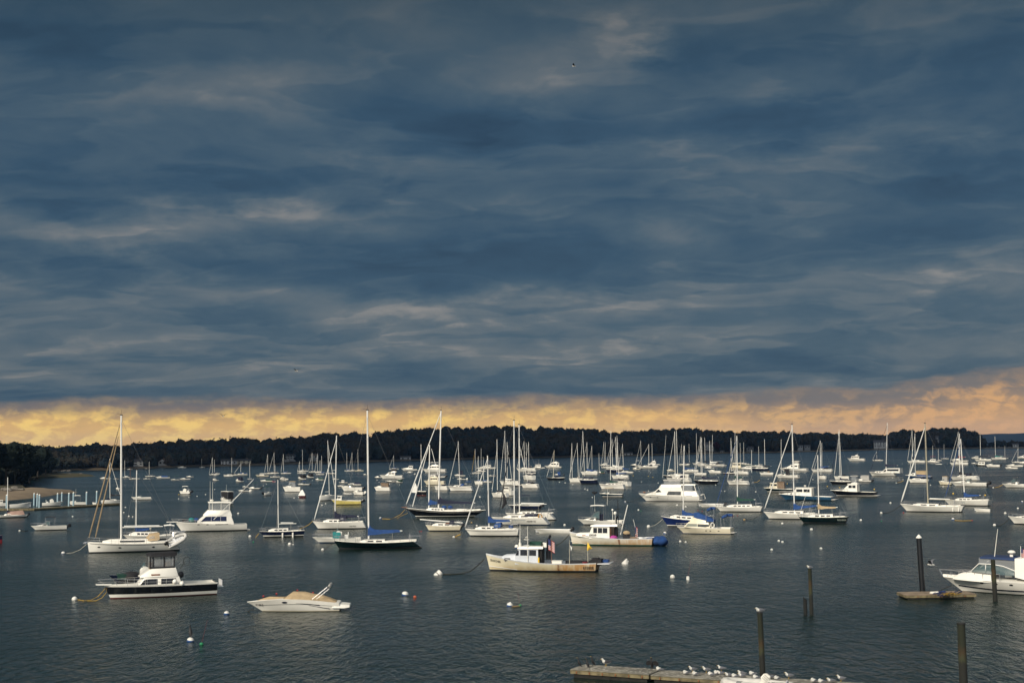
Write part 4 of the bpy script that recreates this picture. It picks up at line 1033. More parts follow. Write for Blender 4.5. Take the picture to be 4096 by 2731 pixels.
# ---- lobster boats
def rust_hull(name, base, edge, amt, full):
    """white hull paint with rust running down from the rail; x range in local boat coordinates"""
    M = bpy.data.materials.new(name); M.use_nodes = True
    t = NT(M.node_tree); p = t.n['Principled BSDF']; tc = t.new('ShaderNodeTexCoord'); x, y, z = t.sep(tc.outputs['Object'])
    st, _ = t.noise(t.xyz(t.m('MULTIPLY', x, 2.2), y, t.m('MULTIPLY', z, .35)), 1.6, 5, .6); bl, _ = t.noise(tc.outputs['Object'], 1.1, 5, .6)
    c = t.mix(t.ss(bl, .4, .7, 0, .5), base, tuple(k*.8 for k in base))
    c = t.mix(t.m('MULTIPLY', t.ss(z, .75, .1), t.ss(bl, .25, .65, .15, .75)), c, (.40, .27, .10))
    k = t.m('MULTIPLY', t.ss(x, edge+.5, edge-.3), t.ss(st, .34, .62, .25, 1.0))
    c = t.mix(t.m('MULTIPLY', k, amt), c, (.42, .20, .055))
    k2 = t.m('MULTIPLY', t.ss(t.m('ABSOLUTE', t.m('SUBTRACT', x, edge-.28)), .20, .0), t.ss(st, .2, .6, .4, 1.0))
    c = t.mix(t.m('MULTIPLY', k2, full), c, (.13, .035, .012))
    t.l.new(c, p.inputs['Base Color']); p.inputs['Roughness'].default_value = .55
    return M
def us_flag(b, x, y, z, w, hgt, fold=.4):
    """limp striped flag hanging from a staff"""
    RED, WH, BL = mat('flag red', (.38, .02, .03), .8), mat('flag white', (.6, .58, .56), .8), mat('flag blue', (.03, .04, .14), .8)
    m = MB(); n = 10
    for r in range(13):
        for c in range(n):
            u0, u1 = c/n, (c+1)/n; f = lambda u, r_: (x-w*u*.75, y+.10*math.sin(u*9)*fold, z-hgt*r_/13-w*.55*u*fold)
            m.add([f(u0, r), f(u1, r), f(u1, r+1), f(u0, r+1)], [(0, 1, 2, 3)], 2 if (r < 7 and c < 4) else (0 if r % 2 == 0 else 1))
    return m, [RED, WH, BL]
def lobster(label, view, xb, xs, yw, a, fb, fs, main, bot, house, num):
    b = Boat('lobster_boat', label, 'fishing boat', view, xb, xs, yw, a, .30, 'lobster boats', fb=fb, fs=fs, tr=.86, rake=.035, over=.015, e0=.22, e1=.62, tm=.42, pw=2.3, sp=2.6, dip=.01)
    b.hull(main, bot, None, GREYW, .14, .02, .10); b.deck(GREYW, .50, 1, .04); b.well(.012, .50, .30, GREYW, .14)
    return b
xe = None
RUST1 = rust_hull('rust streaked white hull', (.64, .58, .42), -1.55, .85, .95)
b = lobster('weathered white lobster boat with long rust streaks aft, 693808 and a flag, front centre', 'J', 850, 2228, 852, 11, 198, 108, RUST1, ANTIB, None, None); h = b.hu; w = b.B*.37
HG = mat('blue grey house paint', (.50, .53, .57), .5, .08)
h0 = b.house('trunk_cabin', b.hs('J', [(1062, w*.55, w*.45, 690, 662), (1100, w*.72, w*.62, 710, 645), (1235, w*.95, w*.85, 735, 635), (1300, w, w*.9, 745, 633)]), HG, None, .08)
wh = b.house('wheelhouse', b.hs('J', [(1232, w*.95, w*.93, 745, 650), (1272, w, w*.93, 745, 562), (1498, w, w*.93, 752, 566), (1502, w, w*.93, 752, 566)]), HG, None, .05)
def side_pane(view, z0, z1, zt, zb, yy, par, m_=GLASS, lean=0, nm='side_window', both=True):
    for s in ((1, -1) if both else (b.near,)):
        m = MB(); P = [b.pv(view, z0, zb), b.pv(view, z1, zb), b.pv(view, z1, zt), b.pv(view, z0+lean, zt)]; yb, yt = (yy if isinstance(yy, tuple) else (yy, yy))
        m.add([(p[0], s*(yb if i < 2 else yt), p[1]) for i, p in enumerate(P)], [(0, 1, 2, 3)]); b.part(nm, m, m_, par, False)
side_pane('J', 1296, 1380, 578, 640, (w*.985, w*.96), wh); side_pane('J', 1400, 1480, 578, 640, (w*.985, w*.96), wh); side_pane('J', 1240, 1277, 582, 640, (w*.985, w*.97), wh, lean=26)
side_pane('J', 1098, 1175, 676, 705, (w*.84, w*.765), h0, lean=5)
m = MB(); fpx, fz0, fz1 = b.pv('J', 1240, 640)[0]+.04, b.pv('J', 1240, 640)[1], b.pv('J', 1262, 585)[1]
for s in (1, -1): mm = MB(); mm.add([(fpx, s*.08, fz0), (fpx, s*w*.86, fz0), (b.pv('J', 1264, 585)[0]+.03, s*w*.82, fz1), (b.pv('J', 1264, 585)[0]+.03, s*.08, fz1)], [(0, 1, 2, 3)]); b.part('windscreen_pane', mm, GLASS, wh, False)
rf = b.house('roof', b.hs('J', [(1262, w*1.02, w*.98, 566, 550), (1300, w*1.05, w, 566, 536), (1560, w*1.05, w, 560, 534)]), WHITE, wh, .05)
m = MB(); m.box((b.X(1528), 0, b.pv('J', 1520, 650)[1]), (.08, w*1.6, 1.5)); m.box((b.X(1545), w*.8, 1.9), (.06, .06, 1.6)); b.part('bulkhead_post', m, RUBBER)
m = MB(); P = [b.pv('J', *q) for q in ((1605, 690), (1605, 590), (1600, 480), (1628, 405))]; m.tube([(p[0], .3, p[1]) for p in P], [.14, .16, .13, .11], 8); m.tube([(P[0][0], .3, P[0][1]), (P[1][0], .3, P[1][1])], .21, 8); b.part('exhaust_stack', m, ENGBLK)
sx, sz0 = b.pv('J', 1648, 735); _, sz1 = b.pv('J', 1648, 455)
m = MB(); m.rod((sx, .5, sz0), (sx, .5, sz1), .022, 5); fs_ = b.part('flag_staff', m, TEAK)
fm, fmats = us_flag(b, sx+.28, .5, sz1+.05, .8, 1.0, .75); b.part('flag', fm, fmats, fs_, False)
for zx, t_, bt, y in ((1385, 300, 720, 1.0), (1283, 290, 560, .6)): q0, q1 = b.pv('J', zx, bt), b.pv('J', zx, t_); m = MB(); m.tube([(q0[0], w*y+.06, q0[1]), (q1[0], w*y+.06, q1[1])], [.035, .02], 5); b.part('antenna', m, WHITE)
q = b.pv('J', 1238, 547); m = MB(); m.ball((q[0], .5, q[1]), .21, 10, 7); m.k = [1 if i >= 30 else 0 for i in range(len(m.f))]; b.part('round_float', m, [BUOYB, WHITE])
q = b.pv('J', 1281, 556); m = MB(); m.tube([(q[0], .65, q[1]+z_) for z_ in (0, .12, .38, .5, .62, .72, .8)], [.08, .13, .14, .08, .07, .10, .03], 9); b.part('pin_shaped_float', m, WHITE)
q = b.pv('J', 1575, 520); m = MB(); m.box((q[0], .5, q[1]), (.28, .5, .40)); b.part('roof_box', m, WHITE, rf)
q = b.pv('J', 1445, 515); m = MB(); m.box((q[0], -.2, q[1]+.02), (1.1, .8, .38)); m.box((q[0]-.5, -.1, q[1]+.08), (.4, .5, .3)); b.part('wire_trap', m, CGREEN, rf)
q = b.pv('J', 1510, 700); m = MB(); m.house([(q[0]+.07, .12, .1, q[1]-.28, q[1]+.28), (q[0]-.07, .12, .1, q[1]-.3, q[1]+.3)], .05); o_ = b.part('yellow_oilskin', m, mat('yellow oilskin', (.6, .38, .02), .5)); o_.location.y = w*.9
q = b.pv('J', 1722, 728); m = MB(); m.box((q[0], b.B*.28, q[1]), (.9, .5, .45)); m.box((q[0], b.B*.28, q[1]+.24), (.96, .56, .06)); b.part('fish_box', m, WHITE)
q = b.pv('J', 2042, 722); m = MB(); m.tube([(q[0], b.B*.22, q[1]-.35), (q[0], b.B*.22, q[1]+.12)], [.2, .27], 10); b.part('red_basket', m, REDH)
q = b.pv('J', 2165, 700); m = MB(); m.box((q[0], 0, q[1]-.1), (.95, 1.5, .55)); m.box((q[0]+.1, .1, q[1]+.2), (.6, 1.0, .14)); b.part('black_crate', m, CBLACK)
q = b.pv('J', 2265, 700); m = MB(); m.box((q[0], -.3, q[1]-.02), (.5, .9, .22)); b.part('blue_bin', m, CBLUE)
m = MB(); q0, q1 = b.pv('J', 2190, 722), b.pv('J', 2330, 714); m.box(((q0[0]+q1[0])/2, 0, q0[1]-.02), (q0[0]-q1[0], b.B*.8, .06)); b.part('stern_plank', m, GREYW)
m = MB(); q0 = b.pv('J', 1770, 745); q1 = b.pv('J', 2100, 715); m.box(((q0[0]+q1[0])/2, -b.B*.40, (q0[1]+q1[1])/2-.08), (q0[0]-q1[0], .08, .42)); b.part('dark_side_board', m, CBLACK)
b.stripe('spray_rail', b.X(895, 800), b.X(1252, 840), lambda x: lerp(.30, .10, (b.X(895, 800)-x)/(b.X(895, 800)-b.X(1252, 840)))*1.4, lambda x: lerp(.36, .15, (b.X(895, 800)-x)/(b.X(895, 800)-b.X(1252, 840)))*1.4, WHITE, .05)
b.text('693808', 2030, 788, 2150, .30, LETTER, -.02); b.text('SEARCHER', 912, 722, 1052, .20, LETTER, -.13)
V, F = glyphs('SI 1980')
m = MB(); s_ = .24; m.add([(-b.L/2-.03, b.B*.30-u*s_, .62+v_*s_) for u, v_ in V], F); b.part('transom_lettering', m, LETTER, b.hullo, False)
m = MB(); V, F = glyphs('NEW YORK'); m.add([(-b.L/2-.015, b.B*.22-u*.13, .42+v_*.13) for u, v_ in V], F); b.part('transom_lettering', m, LETTER, b.hullo, False)
for zx, zt, zb_, nm_ in ((1858, 455, 735, 0), (2066, 455, 720, 1)):
    q0, q1 = b.pv('J', zx+(6 if nm_ else 0), zb_), b.pv('J', zx, zt); m = MB(); m.tube([(q0[0], .6, q0[1]), (q1[0], .6, q1[1])], [.03, .018], 5); po = b.part('marker_pole', m, ROPEW)
    if nm_:
        m = MB(); P = [b.pv('J', *q) for q in ((2068, 475), (2096, 522), (2122, 552), (2062, 578))]; m.add([(p[0], .6+dy, p[1]) for p, dy in zip(P, (0, .12, .0, .05))], [(0, 1, 3), (1, 2, 3)]); b.part('yellow_flag', m, BUOYY, po, False)
        V, F = glyphs('22'); q = b.pv('J', 2080, 566); m = MB(); m.add([(q[0]-u*.22, .72, q[1]+v_*.22) for u, v_ in V], F); b.part('flag_lettering', m, LETTER, po, False)
    else: m = MB(); q = b.pv('J', 1866, 560); m.add([(q[0], .6, q[1]+.35), (q[0]-.2, .66, q[1]+.1), (q[0]-.08, .6, q[1]-.2)], [(0, 1, 2)]); b.part('white_pennant', m, CWHITE, po, False)
LOB1 = b

RUST2 = rust_hull('rust spotted white hull', (.66, .63, .54), -.9, .55, .8)
b = lobster('white lobster boat 690268 with tall black exhaust and blue tarp over its stern', 'K', 222, 1262, 542, 13, 152, 92, RUST2, ANTIG, None, None); h = b.hu; w = b.B*.37
h0 = b.house('trunk_cabin', b.hs('K', [(318, w*.55, w*.45, 420, 397), (345, w*.72, w*.62, 425, 387), (490, w*.95, w*.88, 440, 382), (530, w, w*.9, 445, 380)]), WHITE, None, .06)
wh = b.house('wheelhouse', b.hs('K', [(486, w*.97, w*.95, 448, 385), (518, w, w*.93, 448, 305), (722, w, w*.93, 450, 302)]), WHITE, None, .04)
for z0, z1 in ((534, 578), (588, 638), (645, 698)): side_pane('K', z0, z1, 320, 380, (w*.985, w*.95), wh)
side_pane('K', 398, 440, 404, 418, (w*.86, w*.81), h0, TEAK)
rf = b.house('roof', b.hs('K', [(500, w*1.0, w*.95, 306, 292), (560, w*1.04, w, 306, 280), (815, w*1.04, w, 300, 275)]), WHITE, wh, .05)
m = MB(); m.box((b.X(735), 0, b.pv('K', 735, 370)[1]), (.06, w*1.5, 1.9)); b.part('aft_bulkhead', m, TEAK, wh)
P = [b.pv('K', *q) for q in ((785, 420), (785, 320), (782, 215), (808, 180))]; m = MB(); m.tube([(p[0], .35, p[1]) for p in P], [.17, .17, .11, .09], 8); m.tube([(P[0][0], .35, P[0][1]), (P[1][0], .35, P[1][1])], .24, 8); b.part('exhaust_stack', m, ENGBLK)
m = MB(); q0, q1 = b.pv('K', 803, 275), b.pv('K', 797, 0); m.rod((q0[0], 0, q0[1]), (q1[0], 0, q1[1]), .045, 6); m.rod((q1[0]+.3, 0, lerp(q0[1], q1[1], .62)), (q1[0]-.35, 0, lerp(q0[1], q1[1], .64)), .03, 5); b.part('signal_mast', m, RUBBER)
m = MB(); q0, q1 = b.pv('K', 832, 400), b.pv('K', 915, 52); m.tube([(q0[0], .1, q0[1]), (q1[0], .1, q1[1])], [.06, .05], 6); b.part('hauling_boom', m, ALU)
for zx, zy, r in ((777, 150, .19), (746, 112, .12)): q = b.pv('K', zx, zy); m = MB(); m.ball((q[0], .5, q[1]), (r, r, r*1.1), 10, 6); m.rod((q[0], .5, q[1]), (q[0], .5, b.pv('K', zx, 280)[1]), .03, 5); b.part('radar_dome', m, WHITE)
q = b.pv('K', 760, 436); m = MB(); m.ball((q[0], b.B*.2, q[1]), (.48, .5, .28), 9, 5); b.part('magenta_tarp', m, PINKRAG)
q = b.pv('K', 905, 405); m = MB(); m.house([(q[0]+.42, .45, .40, q[1]-.75, q[1]+.2), (q[0]-.42, .45, .40, q[1]-.75, q[1]+.05)], .15); b.part('winch_box', m, ENGBLK); m = MB(); m.ball((q[0]+.05, 0, q[1]+.22), (.45, .4, .28), 9, 5); b.part('tan_tarp', m, CTAN)
q = b.pv('K', 990, 440); m = MB(); m.ball((q[0], .2, q[1]-.05), (.6, .5, .25), 9, 5); b.part('rope_heap', m, CBROWN)
rng_ = random.Random(3); q = b.pv('K', 1285, 470); m = MB(); m.ball((q[0], 0, q[1]), (.92, b.B*.42, .60), 16, 10)
m.v = [(x+.09*math.sin(y*5+z*4), y, z+.07*math.sin(x*7+y*3)) for x, y, z in m.v]; b.part('blue_tarp', m, CBLUE)
m = MB(); q2 = b.pv('K', 1175, 440); m.ball((q2[0], 0, q2[1]-.05), (.6, b.B*.36, .18), 12, 6); b.part('blue_tarp', m, CBLUE)
sx, sz0 = b.pv('K', 1040, 445); tx, sz1 = b.pv('K', 985, 220); m = MB(); m.rod((sx, .3, sz0), (tx, .3, sz1), .02, 5); st = b.part('flag_staff', m, WHITE)
q = b.pv('K', 1008, 300); fm, fmats = us_flag(b, q[0], .32, q[1], .38, 1.5, .9); b.part('flag', fm, fmats, st, False)
b.text('690268', 485, 418, 570, .24, LETTER, onhouse=w*1.0); b.text('ISLANDER', 250, 430, 320, .13, PALELET, -.16)
b.stripe('spray_rail', b.X(240, 505), b.X(440, 535), lambda x: lerp(.42, .08, (b.X(240, 505)-x)/(b.X(240, 505)-b.X(440, 535))), lambda x: lerp(.48, .13, (b.X(240, 505)-x)/(b.X(240, 505)-b.X(440, 535))), WHITE, .05)

# ---- others near the front
b = power('white walkaround boat with hardtop and a dark bird on its antenna, behind lobster boat 690268', 'K', 328, 880, 297, 12, fb=64, fs=52, cuddy=(.14, .42, .07), ws=(.30, .50, .13), top=WHITE, topz=.33, topf=(.30, .60), cock=(.5, .97), plat=False, ant=((.64, .36),))
q0, q1 = b.pv('K', 528, 132), cv('E', 523, 1120, 'K'); q1 = b.p(*q1); m = MB(); m.tube([(q0[0], 0, q0[1]), (q1[0], 0, q1[1])], [.03, .018], 5); b.part('antenna', m, WHITE); WALK = (b, q1)
m = MB(); q = b.pv('K', 602, 205); m.box((q[0], .1, q[1]-.15), (.5, .6, .9)); m.box((q[0], .1, q[1]+.40), (.55, .7, .25)); b.part('helm_seat', m, CNAVY)
skiff('low white open skiff with tilted black outboard, in front of the big white sloop', 'J', 1428, 1872, 390, 10, out=1, fb=48, fs=42)
sail('small navy sailboat with bare mast and two white fenders on its side', 'I', 407, 935, 287, -2, hull=NAVY, boot=WHITE, fb=70, fs=70, mast=mt('B', 1210, 935, 'I', 628), jib=None, boom=(838, 128), cabin=(.20, .64, .065), cw=3, fend=(675, 795), wheel=None, over=.03, tr=.7)
b = sail('white sloop with navy mainsail cover and navy spray hood, beside the green racing sloop', 'I', 1032, 1672, 196, 6, fb=92, fs=82, mast=mt('C', 430, 415, 'I', 1292), jib=CWHITE, jr=1.3, cover=CNAVY, boom=(1575, 40), cabin=(.20, .58, .05), dodger=CNAVY, ch=.13, over=-.06, tr=.62)
b.text('ONE TRICK', 1470, 160, 1548, .16, LETTER)
b = power('white open fishing boat with teal console cover, behind the green racing sloop', 'I', 1032, 1600, 358, 2, bot=ANTIBL, fb=68, fs=55, cuddy=None, ws=None, cock=(.10, .97), console=True, plat=False, rails=True, cover=(CTEAL, .42, .58, .11, .11))
b = sail('long dark green racing sloop with wrinkled blue sail cover and white reverse transom', 'I', 1278, 2335, 430, 4, hull=DKGREEN, boot=None, band=None, fb=98, fs=82, mast=mt('C', 791, 118, 'I', 1690), jib=None, cover=CBLUE, boom=(2085, 212), cabin=(.30, .58, .025), cw=2, spr=3, over=-.10, tr=.62, rake=.06, ch=.10)
b = sail('cream sailboat with lowered mast lying along its deck and outboard on the stern', 'J', 152, 585, 366, 8, hull=CREAM, fb=72, fs=62, mast=None, jib=None, cabin=(.20, .74, .075), cw=3, out=ENGBLK, tr=.7, lines=True)
q0, q1 = b.p(88, 226), b.p(590, 264); m = MB(); m.tube([(q0[0], .1, q0[1]), (q1[0], .1, q1[1])], .075, 7); b.part('lowered_mast', m, ALU)
q = b.p(424, 285); m = MB(); m.box((q[0], b.B*.24, q[1]), (.75, .04, .5)); b.part('companionway_board', m, TEAK)
b = sail('white sloop with bright blue sail cover, blue spray hood and long white furled jib, centre', 'J', 613, 1280, 430, 12, band=None, fb=88, fs=86, mast=mt('D', 735, 652, 'J', 900), jib=CWHITE, jr=1.25, jibto=(618, 318), cover=CBLUE, boom=(1168, 235), cabin=(.20, .62, .05), dodger=CBLUE, ch=.10, bimini=None, over=.03, tr=.72)
b.stripe('sheer_stripe', b.fx(.02), b.fx(.97), lambda x: b.hu.sh(x)-.22, lambda x: b.hu.sh(x)-.17, NAVY)
m = MB(); q = b.p(1157, 322); m.box((q[0], 0, q[1]), (.5, .5, .7)); b.part('blue_helm_cover', m, CBLUE)
b = sail('big white sloop with black furled headsail, blue bottom and yellow life ring', 'J', 925, 1645, 300, 14, bot=ANTIBL, fb=92, fs=92, mast=mt('D', 1046, 238, 'J', 1198), jib=CBLACK, jr=1.0, jibto=cv('D', 870, 1330, 'J'), cabin=(.22, .70, .045), cw=2, spr=2, over=-.10, tr=.78, br=.33, boom=0)
b.text('HIGHER OZ', 1368, 250, 1470, .20, LETTER, .0); b.stripe('sheer_stripe', b.fx(.04), b.fx(.62), lambda x: b.hu.sh(x)*.70, lambda x: b.hu.sh(x)*.74, MIDBLUE)
q = b.p(1520, 186); m = MB(); m.tube([(q[0]+.28*math.cos(k*PI/6), b.B*.36, q[1]+.38*math.sin(k*PI/6)) for k in range(13)], .08, 6); b.part('life_ring', m, mat('orange yellow foam', (.45, .22, .03), .7))
m = MB(); q = b.p(1400, 170); m.house([(q[0]+.9, .8, .7, q[1]-.2, q[1]+.12), (q[0]-.9, .9, .8, q[1]-.2, q[1]+.15)], .1); b.part('blue_cockpit_cover', m, CNAVY)
m = MB(); q = cv('D', 930, 1180, 'J'); q = b.p(*q); m.tube([(q[0]+.1, 0, q[1]+1.1), (q[0]-.05, 0, q[1]+.3), (q[0]-.12, 0, q[1]-.4), (q[0]+.35, 0, q[1]-1.2)], [.06, .26, .30, .08], 8); b.part('sail_bundle', m, CBLACK)
sail('white racing sloop with long bare boom, just behind the big white sloop', 'J', 1090, 1712, 240, 14, fb=85, fs=80, mast=mt('D', 1106, 288, 'J', 1258), jib=None, boom=(1575, 42), cabin=(.25, .62, .04), over=-.12, tr=.7, spr=2)
power('navy and white bowrider with flat blue bimini, behind the two big white sloops', 'D', 982, 1370, 1290, 12, hull=NAVY, band=WHITE, fb=58, fs=52, cuddy=(.12, .42, .03), ws=(.40, .52, .07), top=CNAVY, topz=.30, topf=(.34, .66), out=1, plat=False)
# white flybridge sport fisher
b = Boat('motor_yacht', 'white flybridge fishing boat with clear bridge curtains and blue side glass, left', 'motorboat', 'H', 1475, 2310, 222, -2, .33, 'moored motorboats', fb=116, fs=78, tr=.92, rake=.10, e1=.75, sp=2.2)
b.hull(WHITE, ANTIB, None, None, .16, .05); b.deck(DECK, .28, 1); b.well(.015, .28, .35, DECK, .2); w = b.B*.38
BG = mat('deep blue glass', (.006, .012, .05), .06, .2)
sl_ = b.house('saloon', b.hs('B', [(262, w*.8, w*.76, 1440, 1418), (345, w, w*.9, 1445, 1352), (655, w, w*.9, 1455, 1350), (690, w, w*.88, 1465, 1440)]), WHITE, None, .05)
for z0, z1, ln in ((300, 420, 60), (424, 530, 0), (534, 602, 0)): side_pane('B', z0, z1, 1364, 1418, (w*.985, w*.93), sl_, BG, ln)
b.house('flybridge', b.hs('B', [(330, w*.8, w*.65, 1352, 1345), (385, w*.92, w*.85, 1355, 1290), (645, w*.92, w*.88, 1355, 1292), (665, w*.9, w*.86, 1365, 1340)]), WHITE, None, .05)
b.house('bridge_enclosure', b.hs('B', [(400, w*.82, w*.8, 1292, 1205), (640, w*.82, w*.8, 1292, 1205)]), VINYL, None, .04)
tp = b.house('hardtop', b.hs('B', [(388, w*.9, w*.86, 1206, 1193), (650, w*.92, w*.88, 1206, 1193)]), WHITE, None, .03)
m = MB()
for zx in (402, 440, 540, 638):
    for s in (1, -1): q0, q1 = b.pv('B', zx, 1294), b.pv('B', zx, 1204); m.rod((q0[0], s*w*.84, q0[1]), (q1[0], s*w*.83, q1[1]), .035, 5)
b.part('hardtop_frame', m, WHITE, tp)
for zx, t_ in ((412, 950), (441, 960)): q0, q1 = b.pv('B', zx, 1190), b.pv('B', zx, t_); m = MB(); m.tube([(q0[0], .5, q0[1]), (q1[0], .5, q1[1])], [.03, .015], 5); b.part('antenna', m, WHITE)
for s, q_ in ((1, ((450, 1400), (915, 935))), (-1, ((520, 1370), (945, 930)))): q0, q1 = b.pv('B', *q_[0]), b.pv('B', *q_[1]); m = MB(); m.tube([(q0[0], s*w, q0[1]), (q1[0], s*(w+1), q1[1])], [.035, .018], 5); b.part('outrigger', m, ALU)
q = b.pv('B', 432, 1178); m = MB(); m.ball((q[0], 0, q[1]), (.3, .3, .16), 10, 5); b.part('radar_dome', m, WHITE, tp)
b.rail(.0, .36, .48, 5, 'bow_rail', .1, True, .45)
m = MB(); q = b.pv('H', 1372, 103); m.house([(b.L/2-.5, .26, .26, b.hu.fb-.02, b.hu.fb+.08), (q[0], .16, .16, b.hu.fb, b.hu.fb+.09)], .02); b.part('bow_pulpit', m, WHITE)
for zx, zy, r, m_ in ((195, 1395, .45, CTEAL), (250, 1393, .38, CBLUE), (110, 1400, .34, CBLACK)): q = b.pv('B', zx, zy); m = MB(); m.ball((q[0], 0, q[1]-.1), (r, r, r*.7), 10, 6); b.part('deck_gear', m, m_)
for z0, z1 in ((260, 285), (365, 390), (470, 620)):
    x0, zz = b.pv('B', z0, 1456); x1, _ = b.pv('B', z1, 1456); b.stripe('hull_window', x0, x1, zz-.04, zz+.05, GLASS, sides=(1,), n=4)
m = MB(); m.box((-b.L/2-.22, 0, .14), (.5, b.B*.7, .06)); b.part('swim_platform', m, DECK)

# black schooner
b = sail('long black two masted schooner with white waterline, navy and blue sail covers', 'C', 1225, 2205, 1381, 10, hull=BLACKH, bot=ANTIB, boot=WHITE, band=BLACKH, fb=112, fs=78, dip=.018, over=.15, rake=.15, tr=.30, br=.24, mast=mt('C', 1659, 122, 'C', 1628), jib=CWHITE, jr=1.0, jt=.985, jibto=(1250, 1222), cover=CNAVY,
         boom=(2060, 1205), cabin=(.28, .50, .03), cw=4, spr=2, ch=.075, lines=True, wheel=True)
b.stripe('cove_stripe', b.fx(.05), b.fx(.96), lambda x: b.hu.sh(x)-.20, lambda x: b.hu.sh(x)-.16, WHITE)
q0, q1 = b.p(1514, 1275), b.p(1524, 525); m = MB(); m.tube([(q0[0], 0, q0[1]), (q1[0], 0, q1[1])], [.10, .085], 8); fm_ = b.part('foremast', m, ALU)
q2, q3 = b.p(1616, 1212), b.p(1512, 1225); m = MB(); m.rod((q3[0], 0, q3[1]), (q2[0], 0, q2[1]), .05, 6); bo = b.part('fore_boom', m, ALU, fm_)
m = MB(); m.house(b.hs('C', [(1508, .12, .05, 1238, 1158), (1528, .12, .06, 1232, 1165), (1560, .12, .08, 1228, 1185), (1616, .10, .07, 1222, 1195)]), .06); b.part('sail_cover', m, CBLUE, bo)
q4, q5 = b.p(1508, 560), b.p(1322, 1252); m = MB(); m.tube([(q4[0], 0, q4[1]), (lerp(q4[0], q5[0], .5), 0, lerp(q4[1], q5[1], .5)), (q5[0], 0, q5[1])], [.04, .085, .08], 7); b.part('furled_staysail', m, CWHITE)
P = [b.p(*q) for q in ((1352, 965), (1310, 1085), (1376, 1092), (1380, 1030))]; m = MB(); m.add([(p[0], .06*i, p[1]) for i, p in enumerate(P)], [(0, 1, 2), (0, 2, 3)]); b.part('loose_jib_clew', m, CWHITE, None, False)
m = MB(); m.house(b.hs('C', [(1830, b.B*.24, b.B*.22, 1305, 1292), (1850, b.B*.25, b.B*.22, 1305, 1276), (1965, b.B*.25, b.B*.22, 1305, 1276)]), .05); dk = b.part('deckhouse', m, WHITE)
for zx in (1868, 1910): side_pane('C', zx, zx+30, 1284, 1300, b.B*.248, dk)
m = MB(); m.tube([(b.L/2-.5, 0, b.hu.fb), (b.p(1208, 1262)[0]+.2, 0, b.hu.fb+.12)], [.09, .06], 6); b.part('bowsprit', m, TEAK)
for zx in (1700, 1770): q = b.p(zx, 1260); m = MB(); m.ball((q[0], .3, q[1]), (.45, .4, .35), 9, 5); b.part('blue_deck_cover', m, CBLUE)

# large motor yacht
b = Boat('motor_yacht', 'large white motor yacht with curved side window and clear aft enclosure, centre right', 'yacht', 'E', 1042, 1790, 1194, 14, .32, 'moored motorboats', fb=88, fs=62, tr=.92, rake=.13, e0=.2, e1=.8, sp=1.5)
b.hull(WHITE, ANTIB, NAVY, None, .05, .06); b.deck(DECK); w = b.B*.41
h0 = b.house('main_cabin', b.hs('E', [(1130, w*.5, w*.4, 1125, 1108), (1250, w*.85, w*.7, 1130, 1070), (1310, w*.95, w*.82, 1135, 1020), (1430, w, w*.88, 1135, 1012), (1560, w, w*.88, 1135, 1006), (1580, w, w*.9, 1135, 1058), (1735, w, w*.9, 1140, 1062), (1770, w, w*.9, 1160, 1120)]), WHITE, None, .12)
side_pane('E', 1395, 1560, 1068, 1110, (w*1.005, w*.99), h0, GREYGLASS, 20); side_pane('E', 1260, 1330, 1048, 1078, (w*.90, w*.83), h0, GLASS, 32, 'windscreen_pane'); side_pane('E', 1595, 1690, 1117, 1136, (w*1.02, w*1.0), h0, GLASS, 25)
b.house('flybridge', b.hs('E', [(1300, w*.7, w*.6, 1025, 1015), (1325, w*.85, w*.8, 1025, 990), (1560, w*.9, w*.86, 1020, 985)]), WHITE, None, .06)
b.house('bridge_enclosure', b.hs('E', [(1355, w*.80, w*.76, 1000, 945), (1545, w*.82, w*.78, 1000, 940)]), VINYL, None, .06)
b.house('bridge_top', b.hs('E', [(1350, w*.82, w*.78, 946, 932), (1560, w*.84, w*.8, 942, 928)]), CGREY, None, .04)
b.house('hardtop', b.hs('E', [(1560, w*.9, w*.86, 996, 982), (1725, w*.9, w*.86, 994, 982)]), WHITE, None, .04)
b.house('aft_enclosure', b.hs('E', [(1575, w*1.01, w*.95, 1060, 996), (1695, w*1.01, w*.95, 1060, 996)]), VINYL, None, .04)
m = MB()
for s in (1, -1): q0, q1 = b.pv('E', 1760, 1140), b.pv('E', 1712, 990); m.tube([(q0[0], s*w*.95, q0[1]), (q1[0], s*w*.9, q1[1])], .08, 6)
b.part('hardtop_support', m, WHITE)
for zx in (1192, 1284): b.port(zx, 1142, .34, .13)
b.rail(.02, .30, .5, 5, 'bow_rail', .1, True, .3); m = MB(); m.box((-b.L/2-.3, 0, .25), (.75, b.B*.8, .10)); b.part('swim_platform', m, WHITE)
q0 = b.pv('E', 1775, 1110); q1 = b.pv('E', 1815, 1098); m = MB(); m.tube([(q0[0], .5, q0[1]), (q1[0], .5, q1[1]), (b.pv('E', 1830, 1150)[0], .5, b.pv('E', 1830, 1150)[1])], .10, 7); b.part('stern_davit', m, WHITE)
m = MB(); q = b.pv('E', 1112, 1082); m.ball((q[0], .2, q[1]-.05), (.3, .25, .16), 8, 5); b.part('anchor_windlass', m, TEAK)
skiff('long low tender with a small arch and outboard, astern of the large motor yacht', 'E', 1738, 2060, 1256, 16, out=1, fb=38, fs=34)

